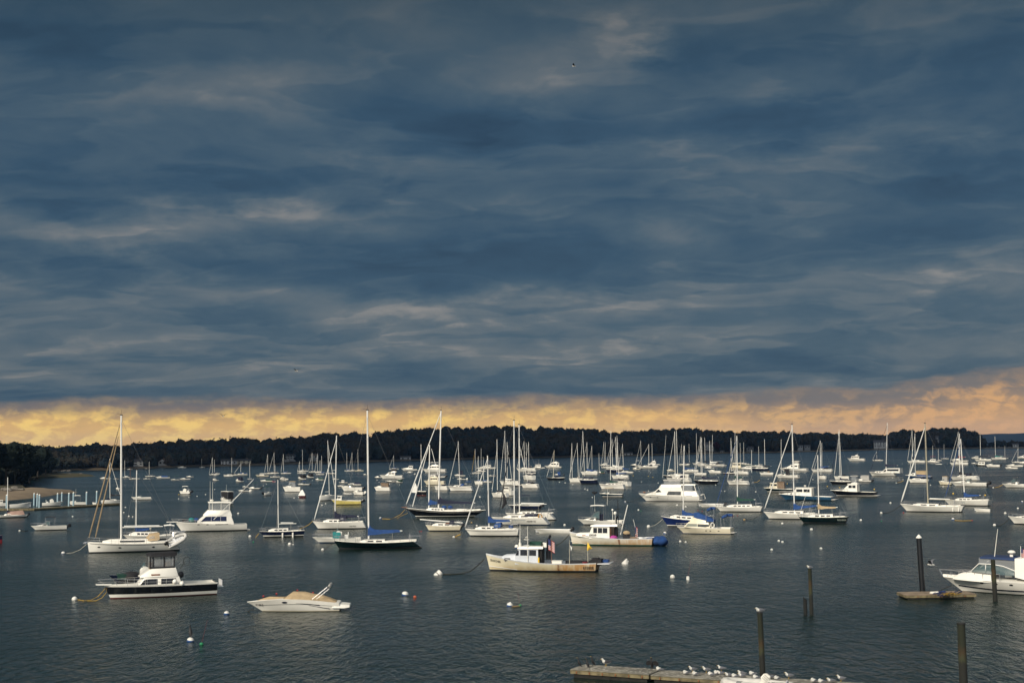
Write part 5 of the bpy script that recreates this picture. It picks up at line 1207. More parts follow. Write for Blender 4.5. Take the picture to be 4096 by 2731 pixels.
# blue sailboat and white flybridge with blue canvas
sail('royal blue hulled sailboat with blue sail cover, behind a cream flybridge cruiser', 'K', 1305, 1960, 318, 14, hull=mat('deep blue gelcoat', (.010, .022, .095), .25), boot=WHITE, fb=118, fs=80, rake=.13, mast=mt('E', 1578, 535, 'K', 1565), jib=None, cover=CBLUE, boom=(1790, 165), cabin=(.18, .62, .06), cw=3, ch=.09)
b = Boat('motorboat', 'cream flybridge cruiser with bright blue canvas over its bridge, right of centre', 'motorboat', 'K', 1492, 2165, 402, 14, .33, 'moored motorboats', fb=80, fs=72, tr=.92, rake=.13, e0=.22, e1=.8, sp=1.6)
b.hull(CREAM, ANTIBL, None, WHITE, .08, .03, .10); b.deck(DECK, .24, 1); b.well(.015, .24, .4, DECK, .15); w = b.B*.40
h0 = b.house('cabin', b.hs('K', [(1590, w*.8, w*.75, 315, 308), (1650, w, w*.9, 318, 252), (1880, w, w*.92, 322, 255), (1900, w, w*.92, 325, 300)]), CREAM, None, .05)
side_pane('K', 1612, 1752, 274, 306, (w*.985, w*.95), h0, PANE, 28); side_pane('K', 1756, 1890, 276, 312, (w*.985, w*.95), h0, GREYGLASS)
b.house('flybridge', b.hs('K', [(1655, w*.85, w*.7, 254, 248), (1690, w*.9, w*.82, 256, 200), (1850, w*.9, w*.86, 258, 235)]), CREAM, None, .06)
m = MB(); m.house(b.hs('K', [(1698, .3, .2, 200, 150), (1740, w*.8, w*.5, 215, 145), (1800, w*.85, w*.6, 240, 170), (1870, w*.85, w*.6, 250, 195), (1935, w*.7, w*.5, 245, 225)]), .12); b.part('bridge_cover', m, CBLUE)
for z0, z1, y0, y1 in ((1850, 1945, 118, 95), (2022, 2145, 200, 172)):
    q0, q1 = b.pv('K', z0, y0), b.pv('K', z1, y1); qm = b.pv('K', (z0+z1)/2, min(y0, y1)-2); m = MB()
    m.tube([(q0[0], 0, q0[1]), (qm[0], 0, qm[1]), (q1[0], 0, q1[1])], [.16, .20, .18], 8); m.tube([(qm[0], -w*.9, qm[1]), (qm[0], w*.9, qm[1])], [.15, .15], 8); bt = b.part('folded_bimini', m, CBLUE)
    m = MB(); 
    for s in (1, -1): m.rod((q1[0], s*w*.85, q1[1]), (b.pv('K', z1-2, 318)[0], s*w*.95, b.hu.fs), .022, 5); m.rod((q0[0], s*w*.85, q0[1]), (b.pv('K', z0+10, 318)[0], s*w*.95, b.hu.fs), .022, 5)
    b.part('bimini_frame', m, STEEL, bt)
q = b.pv('K', 1932, 285); m = MB(); m.tube([(q[0]+.22*math.cos(k*PI/6), w*1.0, q[1]+.30*math.sin(k*PI/6)) for k in range(13)], .07, 6); b.part('life_ring', m, WHITE)
for zx in (1858, 1908, 2005): x0, zz = b.pv('K', zx-9, 352); x1, _ = b.pv('K', zx+10, 352); b.stripe('vent_slot', x0, x1, zz-.04, zz+.05, GLASS, sides=(1,), n=3)
b.rail(.02, .30, .45, 4); m = MB(); m.box((-b.L/2-.2, 0, .2), (.45, b.B*.7, .06)); b.part('swim_platform', m, DECK)
V, F = glyphs('Waterway'); m = MB(); m.add([(-b.L/2-.02, b.B*.33-u*.40, .75+v_*.42) for u, v_ in V], F); b.part('transom_lettering', m, BLUELET, b.hullo, False)

# cruiser at the right edge
b = Boat('motor_yacht', 'white express cruiser moored at the small float, cut by the right edge', 'yacht', 'N', 602, 2120, 712, 14, .32, 'moored motorboats', fb=138, fs=120, tr=.9, rake=.13, e0=.2, e1=.85, sp=1.4)
b.hull(WHITE, ANTIB, WHITE, None, .05, .10); b.deck(WHITE, .38, 1, .0, .0, .06); b.well(.015, .38, .7, DECK, .2); w = b.B*.41; h = b.hu
b.house('cabin', b.hs('N', [(690, w*.45, w*.3, 560, 540), (770, w*.7, w*.5, 560, 500), (900, w*.9, w*.7, 562, 470), (1080, w*1.0, w*.86, 565, 455), (1110, w*1.02, w*.9, 565, 470)]), WHITE, None, .10)
ws = b.house('windshield', b.hs('N', [(905, w*.8, w*.75, 470, 458), (985, w*.9, w*.8, 470, 388), (1120, w*.98, w*.88, 480, 388), (1340, w*.98, w*.9, 490, 440)]), PANE, None, .05)
m = MB()
for s in (1, -1): P = [b.pv('N', *q) for q in ((905, 458), (985, 386), (1120, 386), (1230, 400), (1345, 440))]; m.tube([(p[0], s*w*(.76 if i == 0 else .88), p[1]) for i, p in enumerate(P)], .035, 5); m.rod((b.X(1060), s*w*.9, b.pv('N', 1060, 470)[1]), (b.X(1065), s*w*.84, b.pv('N', 1065, 388)[1]), .03, 5)
b.part('windshield_frame', m, ALU, ws)
b.house('canvas_enclosure', b.hs('N', [(980, w*.84, w*.8, 392, 328), (1380, w*.92, w*.86, 500, 330), (1460, w*.92, w*.86, 500, 330)]), VINYL, None, .05)
tp = b.house('canvas_top', b.hs('N', [(990, w*.84, w*.78, 334, 318), (1180, w*.9, w*.84, 334, 316), (1480, w*.9, w*.84, 345, 320)]), mat('dark blue canvas', (.012, .03, .09), .85), None, .05)
b.house('radar_arch', b.hs('N', [(1345, w*1.02, w*.94, 500, 318), (1440, w*1.02, w*.94, 520, 312), (1480, w, w*.94, 545, 314)]), WHITE, None, .06)
q = b.pv('N', 1268, 272); m = MB(); m.ball((q[0], 0, q[1]), (.3, .3, .16), 12, 6); m.box((q[0], 0, q[1]-.22), (.22, .22, .25)); b.part('radar_dome', m, WHITE)
q0, q1 = b.pv('N', 1118, 318), b.pv('N', 1150, 40); m = MB(); m.tube([(q0[0], .6, q0[1]), (q1[0], .6, q1[1])], [.03, .018], 6); b.part('antenna', m, WHITE)
q0, q1 = b.pv('N', 1370, 320), b.pv('N', 1368, 205); m = MB(); m.rod((q0[0], .3, q0[1]), (q1[0], .3, q1[1]), .02, 5); st = b.part('flag_staff', m, WHITE); fm, fmats = us_flag(b, q1[0]-.03, .3, q1[1]-.15, .4, .6, .8); b.part('flag', fm, fmats, st, False)
for zx in (1012, 1162, 1320): b.port(zx, 576, .30, .13)
b.stripe('navy_stripe', b.X(735, 640), b.fx(.97), lambda x: .26+.20*max(0, (x-b.X(1100))/(b.L/2-b.X(1100))), lambda x: .36+.20*max(0, (x-b.X(1100))/(b.L/2-b.X(1100))), NAVY)
b.rail(.005, .42, .55, 7, 'bow_rail', .10, False, .35); m = MB(); m.ball((b.X(625, 545), .1, b.pv('N', 625, 543)[1]), (.10, .08, .08), 8, 5); b.part('anchor', m, STEEL)
m = MB(); m.box((b.X(1270), w*.2, b.pv('N', 1270, 480)[1]), (.5, .9, .5)); b.part('helm_seat', m, CWHITE)
# ================================================================ middle and far boats
S_, P_ = sail, power
# -- left part
P_('small white motorboat with black bimini and black outboard, alone at left', 'S', 376, 780, 1246, -4, fb=58, fs=52, cuddy=(.14, .46, .05), ws=(.34, .52, .10), top=CBLACK, topz=.27, topf=(.40, .68), cock=(.52, .97), plat=False, out=1, encl=None)
S_('small white sailboat with faded pink tent over its boom, cut by the left edge', 'S', -60, 318, 1096, -6, fb=34, fs=30, mast=(88, 92, 615), jib=None, cabin=(.30, .50, .05), boom=0, rig=False, out=ENGBLK, lines=False) 
b = Boat('canvas_tent', '', 'x', 'S', -60, 318, 1096, -6, .30); tent_parent = [o for o in COL.objects if o.get('label', '').startswith('small white sailboat with faded pink')][0]
m = MB(); m.house(b.hs('S', [(88, b.B*.3, .05, 1062, 1022), (270, b.B*.34, .05, 1058, 1008), (288, b.B*.34, .2, 1058, 1040)]), .04); obj('boom_tent', m, CPINK, tent_parent); bpy.data.objects.remove(b.root)
P_('white cabin boat with pale pink sides at the far left of the float', 'S', -80, 68, 965, -6, fb=50, fs=45, cuddy=None, ph=(.25, .32, .75, .20, 3), rails=False, plat=False, cock=(.78, .97))
skiff('long white open boat with red gear lying along the left float', 'S', 370, 120, 975, 2, fb=62, fs=40, nm='open_boat', cat='motorboat', thw=3)
P_('white centre console boat behind the float between blue piles', 'S', 738, 502, 958, 2, fb=55, fs=40, cuddy=None, ws=None, console=True, cock=(.12, .97), rails=False, plat=False)
P_('white sport boat with a tall metal T top at the float', 'S', 815, 1012, 948, 0, fb=50, fs=34, cuddy=(.1, .42, .05), ws=(.32, .45, .08), top=WHITE, topz=.42, topf=(.30, .68), plat=False, rails=False, ant=((.4, .4),))
skiff('tiny white dinghy at the far end of the float beside a blue pile', 'S', 1092, 1140, 935, 10, fb=24, fs=20, thw=1, nm='dinghy', cat='dinghy')
S_('white sloop with a black stern and black sail cover at the end of the float', 'A', 1430, 1188, 1219, 2, fb=44, fs=42, mast=(1294, 1290, 690), jib=CWHITE, cover=CBLACK, boom=(1416, 1112), cabin=(.25, .65, .05))
P_('white centre console boat with white T top and twin black outboards, open water at left', 'A', 2110, 2240, 1108, 18, fb=42, fs=34, cuddy=None, ws=None, console=True, top=WHITE, topz=.48, topf=(.30, .80), cock=(.12, .97), out=2, rails=False, plat=False)
P_('low white runabout with swept stern, alone left of the small navy sailboat mast', 'A', 1546, 1772, 1172, 0, fb=36, fs=30, cuddy=(.2, .5, .04), ws=(.42, .52, .06), cock=(.5, .97), rails=False)
P_('little white motorboat seen just left of the tall left mast', 'A', 1362, 1412, 1052, 40, fb=22, fs=18, cuddy=(.2, .6, .12), ws=None, rails=False, plat=False, cock=(.7, .97))
for args in [
    ('white cabin boat, leftmost of the far row', 'A', 1172, 1300, 930, dict(cuddy=(.12, .5, .10), ws=(.42, .6, .1))),
    ('small white boat with a dark stern in the far left row', 'A', 1336, 1398, 930, dict(cuddy=(.2, .5, .08), ws=None, cover=(CBLACK, .6, .95, .1, .1))),
    ('low white open boat in the far left row, between two sloops', 'A', 1680, 1768, 931, dict(cuddy=(.2, .5, .05), ws=None)),
    ('white boat under a blue cover, near a dark covered neighbour in far left row', 'A', 1830, 1995, 921, dict(cuddy=(.12, .4, .05), ws=None, cover=(CBLUE, .42, .85, .09, .09))),
    ('white motorboat with a dark green bimini in the far left row', 'A', 2005, 2112, 942, dict(cuddy=(.2, .5, .05), top=CGREEN, topz=.36, topf=(.45, .85))),
    ('low white cruiser, right end of the far left row', 'A', 2110, 2236, 936, dict(cuddy=(.15, .55, .07), ws=(.45, .55, .05))),
    ('small white cuddy farther out beyond the far left row', 'A', 2188, 2275, 906, dict(cuddy=(.15, .6, .10), ws=None)),
    ('tiny white motorboat by the far left beach', 'A', 1490, 1560, 818, dict(cuddy=(.2, .6, .1), ws=None)),
    ('tiny white cabin boat by the far left beach, right neighbour of another', 'A', 1575, 1632, 806, dict(cuddy=(.2, .7, .14), ws=None)),
    ('tiny pale boat at the beach below the brown gabled house', 'A', 1700, 1740, 808, dict(cuddy=(.2, .7, .14), ws=None)),
    ('low white motor cruiser close to the far beach, left of the cream beach house', 'A', 2085, 2190, 797, dict(cuddy=(.2, .7, .10), ws=None))]:
    P_(args[0], args[1], args[2], args[3], args[4], -2, rails=False, plat=False, cock=(.7, .97), **args[5])
S_('far white sloop with mast low against the left woods', 'A', 1440, 1545, 912, -2, mast=(1468, 1466, 705), jib=None)
S_('far white sloop with a rusty brown mast at left', 'A', 1515, 1645, 933, -2, mast=(1531, 1531, 785), jib=None, mastm=TEAK)
S_('far white sloop with a pale mast, outermost at left', 'A', 1705, 1825, 902, -2, mast=(1755, 1755, 720), jib=None)
# -- view B
S_('tiny sloop near the far beach left of the two beach houses', 'B', 285, 355, 795, 0, mast=(314, 313, 682), jib=None)
S_('far white sloop with slender furled jib, left of a companion mast', 'B', 400, 515, 882, 0, mast=(441, 440, 672), jib=CWHITE)
S_('far white sloop partly hidden behind its left neighbour', 'B', 425, 530, 872, 0, mast=(464, 463, 700), jib=None)
P_('white boat seen stern on with a small tower, far left centre', 'B', 440, 515, 947, 55, cuddy=(.1, .5, .14), ws=None, top=WHITE, topz=.5, topf=(.35, .7), plat=False, rails=False)
S_('far white sloop with dark sail cover before the cream beach house', 'B', 570, 720, 892, 0, mast=(667, 667, 676), jib=None, cover=CBLACK)
P_('long low white motorboat beneath the cream beach house', 'B', 568, 680, 900, 0, cuddy=(.2, .6, .06), ws=None, rails=False, plat=False)
S_('far white sloop with a blue sail cover and maroon stripe', 'B', 690, 856, 886, 0, mast=(772, 775, 745), jib=CWHITE, cover=CBLUE, boom=(850, 856), band=MAROON)
S_('small white sloop with blue hood seen from astern', 'B', 850, 912, 932, 50, mast=(880, 878, 738), jib=None, cover=CBLUE)
P_('white cruiser with yellowish waterline among far left boats', 'B', 948, 1102, 899, 4, hull=CREAM, cuddy=None, ph=(.28, .36, .66, .13, 3), cock=(.66, .97), rails=True, plat=False)
S_('far white sloop whose mast tops the left cluster', 'B', 1050, 1180, 870, 4, mast=(1090, 1090, 632), jib=CWHITE)
S_('far white sloop second mast of the left cluster, taller', 'B', 1100, 1225, 866, 4, mast=(1166, 1165, 612), jib=CWHITE, cover=CBROWN)
S_('white sloop with a black boom cover in the left cluster', 'B', 1115, 1240, 910, 4, mast=(1176, 1176, 760), jib=None, cover=CBLACK, rig=False)
S_('white sloop with blue cover under the grey roofed hill house', 'B', 1242, 1366, 867, 4, mast=(1278, 1274, 632), jib=CWHITE, cover=CBLUE, boom=(1325, 838))
P_('white motorboat seen from astern with two outboards raised', 'B', 1230, 1330, 944, 60, cuddy=(.1, .5, .12), ws=None, cover=(CGREY, .4, .8, .14, .1), out=2, outm=WHITE, plat=False, rails=False)
P_('white cabin boat under dark blue canvas seen from astern', 'B', 712, 808, 962, 58, cuddy=(.1, .5, .16), ws=None, top=CNAVY, topz=.30, topf=(.4, .95), encl=CNAVY, plat=False, rails=False)
P_('white runabout with a dark green cover and red raft astern', 'B', 1000, 1150, 960, 8, cuddy=(.12, .45, .06), ws=None, cover=(CGREEN, .45, .95, .08, .08), plat=False, rails=False)
dinghy_infl('red inflatable tied astern of the green covered runabout', 'B', 1140, 1185, 964, 8, BUOYR)
P_('cream express cruiser with tan bimini, left of the small red dinghy', 'B', 1268, 1486, 1080, 16, fb=62, fs=58, cuddy=(.14, .5, .08), ws=(.38, .5, .09), top=CTAN, topz=.30, topf=(.36, .72), encl=VINYL, stripe=None)
P_('white cabin cruiser with black aft curtain seen from astern, left of a twin', 'B', 1446, 1544, 934, 62, cuddy=(.1, .5, .18), ws=None, top=CBLACK, topz=.25, topf=(.4, .98), encl=CBLACK, plat=False, rails=False, canopy_w=.86)
P_('white cabin cruiser with black aft curtain seen from astern, farther right twin', 'B', 1546, 1630, 913, 62, cuddy=(.1, .5, .18), ws=None, top=CBLACK, topz=.25, topf=(.4, .98), encl=CBLACK, plat=False, rails=False, canopy_w=.86)
S_('far white sloop with bare mast, leftmost of the middle left cluster', 'B', 1436, 1546, 862, 8, mast=(1466, 1465, 715), jib=CWHITE)
S_('far white sloop with grey boom cover in the middle left cluster', 'B', 1436, 1570, 842, 8, mast=(1500, 1498, 582), jib=None, cover=CGREY)
S_('far white sloop with a stout mast under the tan roofed house', 'B', 1568, 1680, 850, 8, mast=(1614, 1613, 616), jib=CWHITE)
S_('far white sloop with thin grey mast beside the tan roofed house', 'B', 1640, 1760, 858, 8, mast=(1676, 1675, 626), jib=CWHITE)
S_('far white sloop low in the water with blue boom cover', 'B', 1655, 1760, 880, 8, mast=(1706, 1705, 706), jib=None, cover=CBLUE)
S_('far sloop with dark hull and blue cover, middle left cluster', 'B', 1762, 1886, 872, 8, hull=NAVY, band=WHITE, mast=(1725, 1724, 650), jib=None, cover=CBLUE)
P_('white hardtop motorboat in front of the far left hills', 'B', 1838, 1898, 866, 30, cuddy=(.1, .5, .1), ws=None, top=WHITE, topz=.6, topf=(.3, .9), plat=False, rails=False)
P_('white motorboat with green canvas cover, behind the boats with black curtains', 'B', 1648, 1756, 942, 20, cuddy=(.1, .4, .1), ws=None, cover=(CGREEN, .4, .9, .16, .12), plat=False, rails=False)
P_('white runabout with blue bimini and black outboard, above the red dinghy', 'B', 1440, 1580, 1000, 8, cuddy=(.12, .5, .05), ws=(.4, .5, .05), top=CBLUE, topz=.26, topf=(.42, .72), out=1, plat=False, rails=False)
P_('tiny white boat with a grey tender near the far sloops', 'B', 1850, 1930, 934, 16, cuddy=(.15, .5, .1), ws=None, plat=False, rails=False)
S_('far white sloop with blue boom cover left of a tan one', 'B', 1990, 2105, 838, 8, mast=(2022, 2020, 616), jib=None, cover=CBLUE)
S_('far white sloop with furled jib among distant pair', 'B', 2045, 2140, 834, 8, mast=(2083, 2082, 614), jib=CWHITE)
S_('far tan hulled sloop with tan cover', 'B', 2108, 2222, 837, 8, hull=CREAM, mast=(2153, 2150, 578), jib=None, cover=CTAN)
P_('tiny white boat near red lobster floats', 'B', 2210, 2262, 880, 30, cuddy=(.15, .6, .16), ws=None, plat=False, rails=False)
P_('white open boat with black outboards lying behind another at left centre', 'B', 742, 876, 1076, 14, cuddy=(.1, .45, .06), ws=None, cover=(CBLACK, .45, .6, .14, .1), out=2, outm=WHITE, plat=False, rails=False)
P_('white cuddy with a dark green bimini, left centre group', 'B', 862, 1002, 1046, 14, cuddy=(.12, .5, .10), ws=(.4, .5, .1), top=CGREEN, topz=.44, topf=(.4, .8), out=1, plat=False, rails=False)
P_('small white boat with black canvas behind the left centre group', 'B', 788, 866, 1026, 20, cuddy=(.1, .5, .1), ws=None, top=CBLACK, topz=.4, topf=(.4, .8), plat=False, rails=False)
P_('small white open boat with green bimini, bow to the right, left of cream cruiser', 'B', 1142, 1040, 1122, 35, fb=36, fs=32, cuddy=(.2, .5, .06), ws=(.42, .5, .08), top=CGREEN, topz=.62, topf=(.38, .92), out=1, plat=False, rails=False)
b = skiff('small dark red dinghy under a pointed white cover', 'B', 1448, 1540, 1152, 20, hull=MAROON, fb=32, fs=30, thw=1, nm='dinghy', cat='dinghy', br=.42)
m = MB(); L = b.L; m.house([(L*.47, .12, .08, b.hu.fb-.03, b.hu.fb+.06), (L*.12, b.B*.5, .06, b.hu.fs, b.hu.fs+1.15), (-L*.1, b.B*.52, .05, b.hu.fs, b.hu.fs+1.45), (-L*.48, b.B*.46, .3, b.hu.fs-.02, b.hu.fs+.35)], .05); b.part('boat_cover', m, CWHITE)
S_('white sloop with round white transom to the left, radar pole aft, near the yellow boat', 'B', 1895, 1690, 1182, 28, fb=64, fs=60, mast=mt('C', 326, 472, 'B', 1815), jib=CWHITE, jr=1.2, cover=None, boom=(1765, 1076), over=-.05, tr=.72)
P_('pale yellow open fishing boat with white console cabin and big black outboard', 'B', 1838, 2195, 1231, 6, hull=YELLOWH, band=WHITE, bw=None, fb=64, fs=48, cuddy=(.06, .3, .03), ws=None, ph=(.20, .23, .35, .13, 1), cock=(.38, .97), out=1, plat=False, rails=False, console=True, ok=1.3) if False else \
P_('pale yellow open fishing boat with white console cabin and big black outboard', 'B', 1838, 2195, 1231, 6, hull=YELLOWH, band=WHITE, fb=64, fs=48, cuddy=(.06, .3, .03), ws=None, ph=(.20, .23, .35, .13, 1), cock=(.38, .97), out=1, plat=False, rails=False, ok=1.1)
P_('white boat with black framed aft curtains and half tower, behind the clear bridge curtains', 'B', 535, 690, 1222, 62, fb=60, fs=56, cuddy=(.1, .5, .2), ws=None, top=WHITE, topz=.36, topf=(.3, .98), encl=CBLACK, ant=((.4, .3),), out=1, plat=False, rails=False, canopy_w=.9)
P_('white pilothouse boat above the white express boats, centre left', 'B', 1925, 2032, 976, 10, cuddy=None, ph=(.3, .36, .62, .2, 2), plat=False, rails=False)
P_('white cruiser with navy canvas aft, centre left group', 'B', 2030, 2200, 1004, 16, cuddy=(.12, .5, .06), ws=(.4, .5, .07), cover=(CNAVY, .5, .9, .10, .10), plat=False, rails=False)
P_('low white runabout nearest the pilothouse boat', 'B', 1905, 2050, 1022, 12, cuddy=(.12, .5, .05), ws=(.4, .5, .05), plat=False, rails=False)
P_('white express cruiser with black outboards in the centre left group', 'B', 1955, 2215, 1075, 14, fb=58, fs=46, cuddy=(.12, .5, .08), ws=(.36, .5, .08), out=2, plat=False)
P_('small white boat with raised white outboard, stern to viewer', 'B', 2092, 2238, 1120, 40, fb=42, fs=40, cuddy=(.1, .5, .12), ws=None, out=1, outm=WHITE, plat=False, rails=False)
dinghy_infl('grey inflatable lying left of the small white boat with white outboard', 'B', 1985, 2085, 1112, 10)
# -- view C
S_('far white sloop with a blue cover, centre left open water', 'C', 1045, 1166, 816, 8, mast=(1103, 1102, 645), jib=CWHITE, cover=CBLUE)
P_('white sport yacht with raised helm, far centre left', 'C', 1192, 1380, 828, 10, cuddy=(.1, .55, .09), ws=None, ph=(.45, .52, .74, .20, 2), rails=False)
P_('small white cuddy nearest the far sport yacht', 'C', 1260, 1332, 853, 12, cuddy=(.15, .6, .1), ws=None, rails=False, plat=False)
P_('little blue boat with white trim, far centre left', 'C', 1330, 1380, 876, 25, hull=BLUEH, cuddy=(.15, .6, .2), ws=None, rails=False, plat=False)
P_('white flybridge cruiser with black bridge curtains, far centre', 'C', 936, 1215, 925, 12, fb=44, fs=38, cuddy=None, ph=(.24, .42, .68, .12, 2), fly=(.50, .74, .05), flytop=(CGREY, .10, CBLACK), cock=(.70, .97))
P_('small white boat with red buoys on deck, half behind far flybridge cruiser', 'C', 876, 975, 914, 12, cuddy=(.12, .5, .12), ws=None, rails=False, plat=False)
P_('black runabout with a green curtained cabin boat touching its stern', 'C', 1005, 1130, 968, 10, hull=BLACKH, band=WHITE, cuddy=(.12, .6, .06), ws=None, rails=False, plat=False)
P_('white boat with dark green canvas aft seen from astern, beside black runabout', 'C', 1126, 1208, 972, 55, cuddy=(.1, .5, .2), ws=None, top=WHITE, topz=.28, topf=(.4, .98), encl=CGREEN, rails=False, plat=False, canopy_w=.86)
P_('white cruiser with a brown grey canvas tent, centre left water', 'C', 872, 1068, 1074, 18, fb=52, fs=50, cuddy=(.1, .48, .10), ws=(.36, .46, .08), top=CBROWN, topz=.26, topf=(.42, .72), encl=CBROWN, enclf=(.42, .92), rails=False)
S_('black hulled small sloop with black cover, behind the schooner jib', 'C', 1362, 1495, 1123, 25, hull=BLACKH, band=WHITE, fb=58, fs=52, mast=(1428, 1423, 518), jib=None, cover=CBLACK, boom=(1435, 1020), bot=ANTIR)
P_('large white trawler yacht with tiered decks and a yellow buoy on its rail, far centre', 'C', 1440, 1725, 850, 14, fb=40, fs=38, cuddy=None, ph=(.22, .30, .78, .13, 4), fly=(.36, .70, .05), flytop=(WHITE, .09), cock=(.86, .97), arch=None, ant=((.4, .15),), radar=(.42, .3))
P_('white trawler with brown trim and a white bridge rail, centre', 'C', 1455, 1715, 998, 20, hull=CREAM, fb=50, fs=46, cuddy=None, ph=(.20, .27, .70, .15, 4), fly=(.34, .66, .04), flytop=(CGREY, .08), cock=(.80, .97), housem=CREAM)
P_('navy decked white motorboat with black outboard, between two trawlers', 'C', 1500, 1715, 912, 12, hull=WHITE, band=NAVY, cuddy=(.12, .45, .06), ws=None, cover=(CNAVY, .3, .7, .06, .06), out=2, rails=False, plat=False)
S_('white sloop with oval transom just behind the schooner masts', 'C', 1582, 1760, 1064, 36, fb=54, fs=50, mast=mt('C', 1546, 570, 'C', 1655), jib=None, cover=None, boom=0, over=-.06, tr=.75)
S_('white sloop with tall navy hood forward and blue boom cover aft', 'C', 1742, 2052, 1073, 22, fb=62, fs=54, mast=mt('C', 1860, 482, 'C', 1880), jib=CWHITE, boom=(1965, 982), cover=None, cabin=(.22, .6, .05), dodger=CBLUE, bimini=CBLUE, over=-.06, tr=.72)

P_('white motorboat with dark blue canvas top, magenta bag on its bow', 'C', 1812, 1948, 895, 14, cuddy=(.1, .5, .08), ws=None, top=CNAVY, topz=.4, topf=(.4, .8), encl=CNAVY, rails=False, plat=False)
P_('small white boat with white outboard below the navy topped motorboat', 'C', 1845, 1955, 936, 14, cuddy=(.12, .5, .08), ws=None, out=1, outm=WHITE, rails=False, plat=False)
# -- view D
S_('white sloop with two furled sails and low cabin, centre', 'D', 548, 665, 863, 16, mast=(592, 589, 574), jib=ROPEY)
S_('white sloop behind the centre group with slim mast', 'D', 600, 720, 842, 16, mast=(630, 627, 655), jib=CWHITE)
S_('white sloop with blue cover and short mast behind white sloop', 'D', 605, 725, 806, 16, mast=(661, 660, 566), jib=None, cover=CBLUE)
S_('far white sloop with grey mast left of black bimini boat', 'D', 620, 735, 812, 16, mast=(687, 686, 668), jib=None)
P_('white motorboat with black bimini and yellow buoy at its stern, centre', 'D', 640, 838, 808, 12, cuddy=(.12, .4, .06), ws=None, ph=(.42, .46, .7, .13, 2), top=CBLACK, topz=.40, topf=(.44, .66), rails=False, plat=False)
P_('small white open boat with black bimini, centre', 'D', 742, 828, 895, 16, cuddy=(.12, .45, .05), ws=None, top=CBLACK, topz=.52, topf=(.3, .75), out=1, rails=False, plat=False)
S_('small white sloop with blue cover and yellow buoy aft, centre', 'D', 580, 692, 995, 35, fb=42, fs=40, mast=(638, 634, 880) if False else (625, 628, 700), jib=None, cover=CBLUE)
S_('white catboat with blue sail bundle, behind the blue covered sloop mast', 'D', 655, 792, 970, 16, mast=(690, 687, 760), jib=None, cover=CBLUE, out=ENGBLK)
S_('white sloop seen from astern with red flag on its mast and black cover', 'D', 782, 1000, 1150, 38, fb=58, fs=56, mast=(852, 846, 458), jib=CWHITE, jt=.82, cover=CBLACK, over=-.07, tr=.8, br=.34)
P_('white trawler seen from astern with brown door, beside the red flag sloop', 'D', 915, 1058, 1124, 58, fb=60, fs=58, cuddy=None, ph=(.2, .28, .75, .2, 3), cock=(.78, .97), rails=False, plat=False)
S_('white sloop with wide spreaders and black stern canvas, centre', 'D', 878, 1130, 1004, 24, fb=52, fs=48, mast=(950, 938, 358), jib=CWHITE, dodger=CBLACK, over=-.05, spr=2)
S_('black hulled sloop partly hidden by the big sloop masts', 'D', 1022, 1195, 1014, 20, hull=BLACKH, band=WHITE, mast=(968, 965, 492), jib=CWHITE, dodger=CBLACK)
S_('white sloop with radar gear on its stern, far centre', 'D', 1075, 1325, 841, 24, fb=40, fs=38, mast=(1172, 1164, 483), jib=CWHITE, dodger=CNAVY, over=-.05)
S_('navy striped white sloop behind the round transom boat', 'D', 1165, 1318, 872, 24, hull=NAVY, band=WHITE, mast=(1194, 1190, 502), jib=None, dodger=CNAVY)
S_('white sloop showing its broad round white transom, far centre', 'D', 1150, 1312, 944, 52, fb=56, fs=56, mast=(1222, 1218, 490), jib=CWHITE, over=-.05, tr=.85, br=.36)
S_('white sloop with oval transom and dark spray hood, right of the twin masts', 'D', 1132, 1355, 1040, 32, fb=52, fs=50, mast=mt('D', 1108, 520, 'D', 1213), jib=None, boom=0, dodger=CBLACK, over=-.06, tr=.78, cover=None)
P_('white and navy pilothouse trawler with short mast, far centre right', 'D', 1275, 1418, 805, 14, hull=WHITE, boot=NAVY, bot=ANTIBL, cuddy=None, ph=(.12, .2, .62, .2, 4), top=CBLACK, topz=.56, topf=(.2, .45), ant=((.45, .4),), rails=False, plat=False)
P_('white motor yacht with dark windows and a raked mast, far centre right', 'D', 1405, 1614, 798, 14, cuddy=None, ph=(.22, .42, .86, .17, 3), fly=(.45, .8, .05), cock=(.9, .97), arch=(.70, .25), plat=False)
S_('low black hulled sloop with cream mast, far centre right', 'D', 1425, 1660, 938, 10, hull=BLACKH, fb=30, fs=26, deckm=DECK, mast=(1508, 1519, 588), mastm=CREAM, jib=CWHITE, cabin=(.3, .55, .025), boom=0, lines=False, over=.12, tr=.3)
P_('small blue hulled boat with blue canvas, far centre right', 'D', 1508, 1625, 890, 12, hull=BLUEH, cuddy=(.12, .5, .08), ws=None, top=CBLUE, topz=.32, topf=(.45, .75), encl=CBLUE, out=1, rails=False, plat=False)
# -- view E (U = finer)
S_('white sloop with brown sail cover, left of the navy sloop with white stern', 'E', 222, 400, 970, 24, fb=52, fs=46, mast=(334, 320, 502), jib=CWHITE, cover=CBROWN, boom=(345, 893), over=-.05)
S_('navy sloop with large white scooped stern, right centre', 'E', 340, 580, 985, 30, hull=NAVY, band=WHITE, transom=None, fb=50, fs=50, mast=(408, 385, 362), jib=CWHITE, dodger=CNAVY, over=-.12, tr=.82) if False else \
S_('navy sloop with large white scooped stern, right centre', 'E', 340, 580, 985, 30, hull=NAVY, band=WHITE, fb=50, fs=50, mast=(408, 385, 362), jib=CWHITE, dodger=CNAVY, over=-.12, tr=.82)
S_('white sloop with long blue cover, third of the close right centre group', 'E', 360, 580, 882, 24, fb=42, fs=40, mast=(438, 434, 492), jib=CWHITE, cover=CBLUE, boom=(560, 826), dodger=CBLUE)
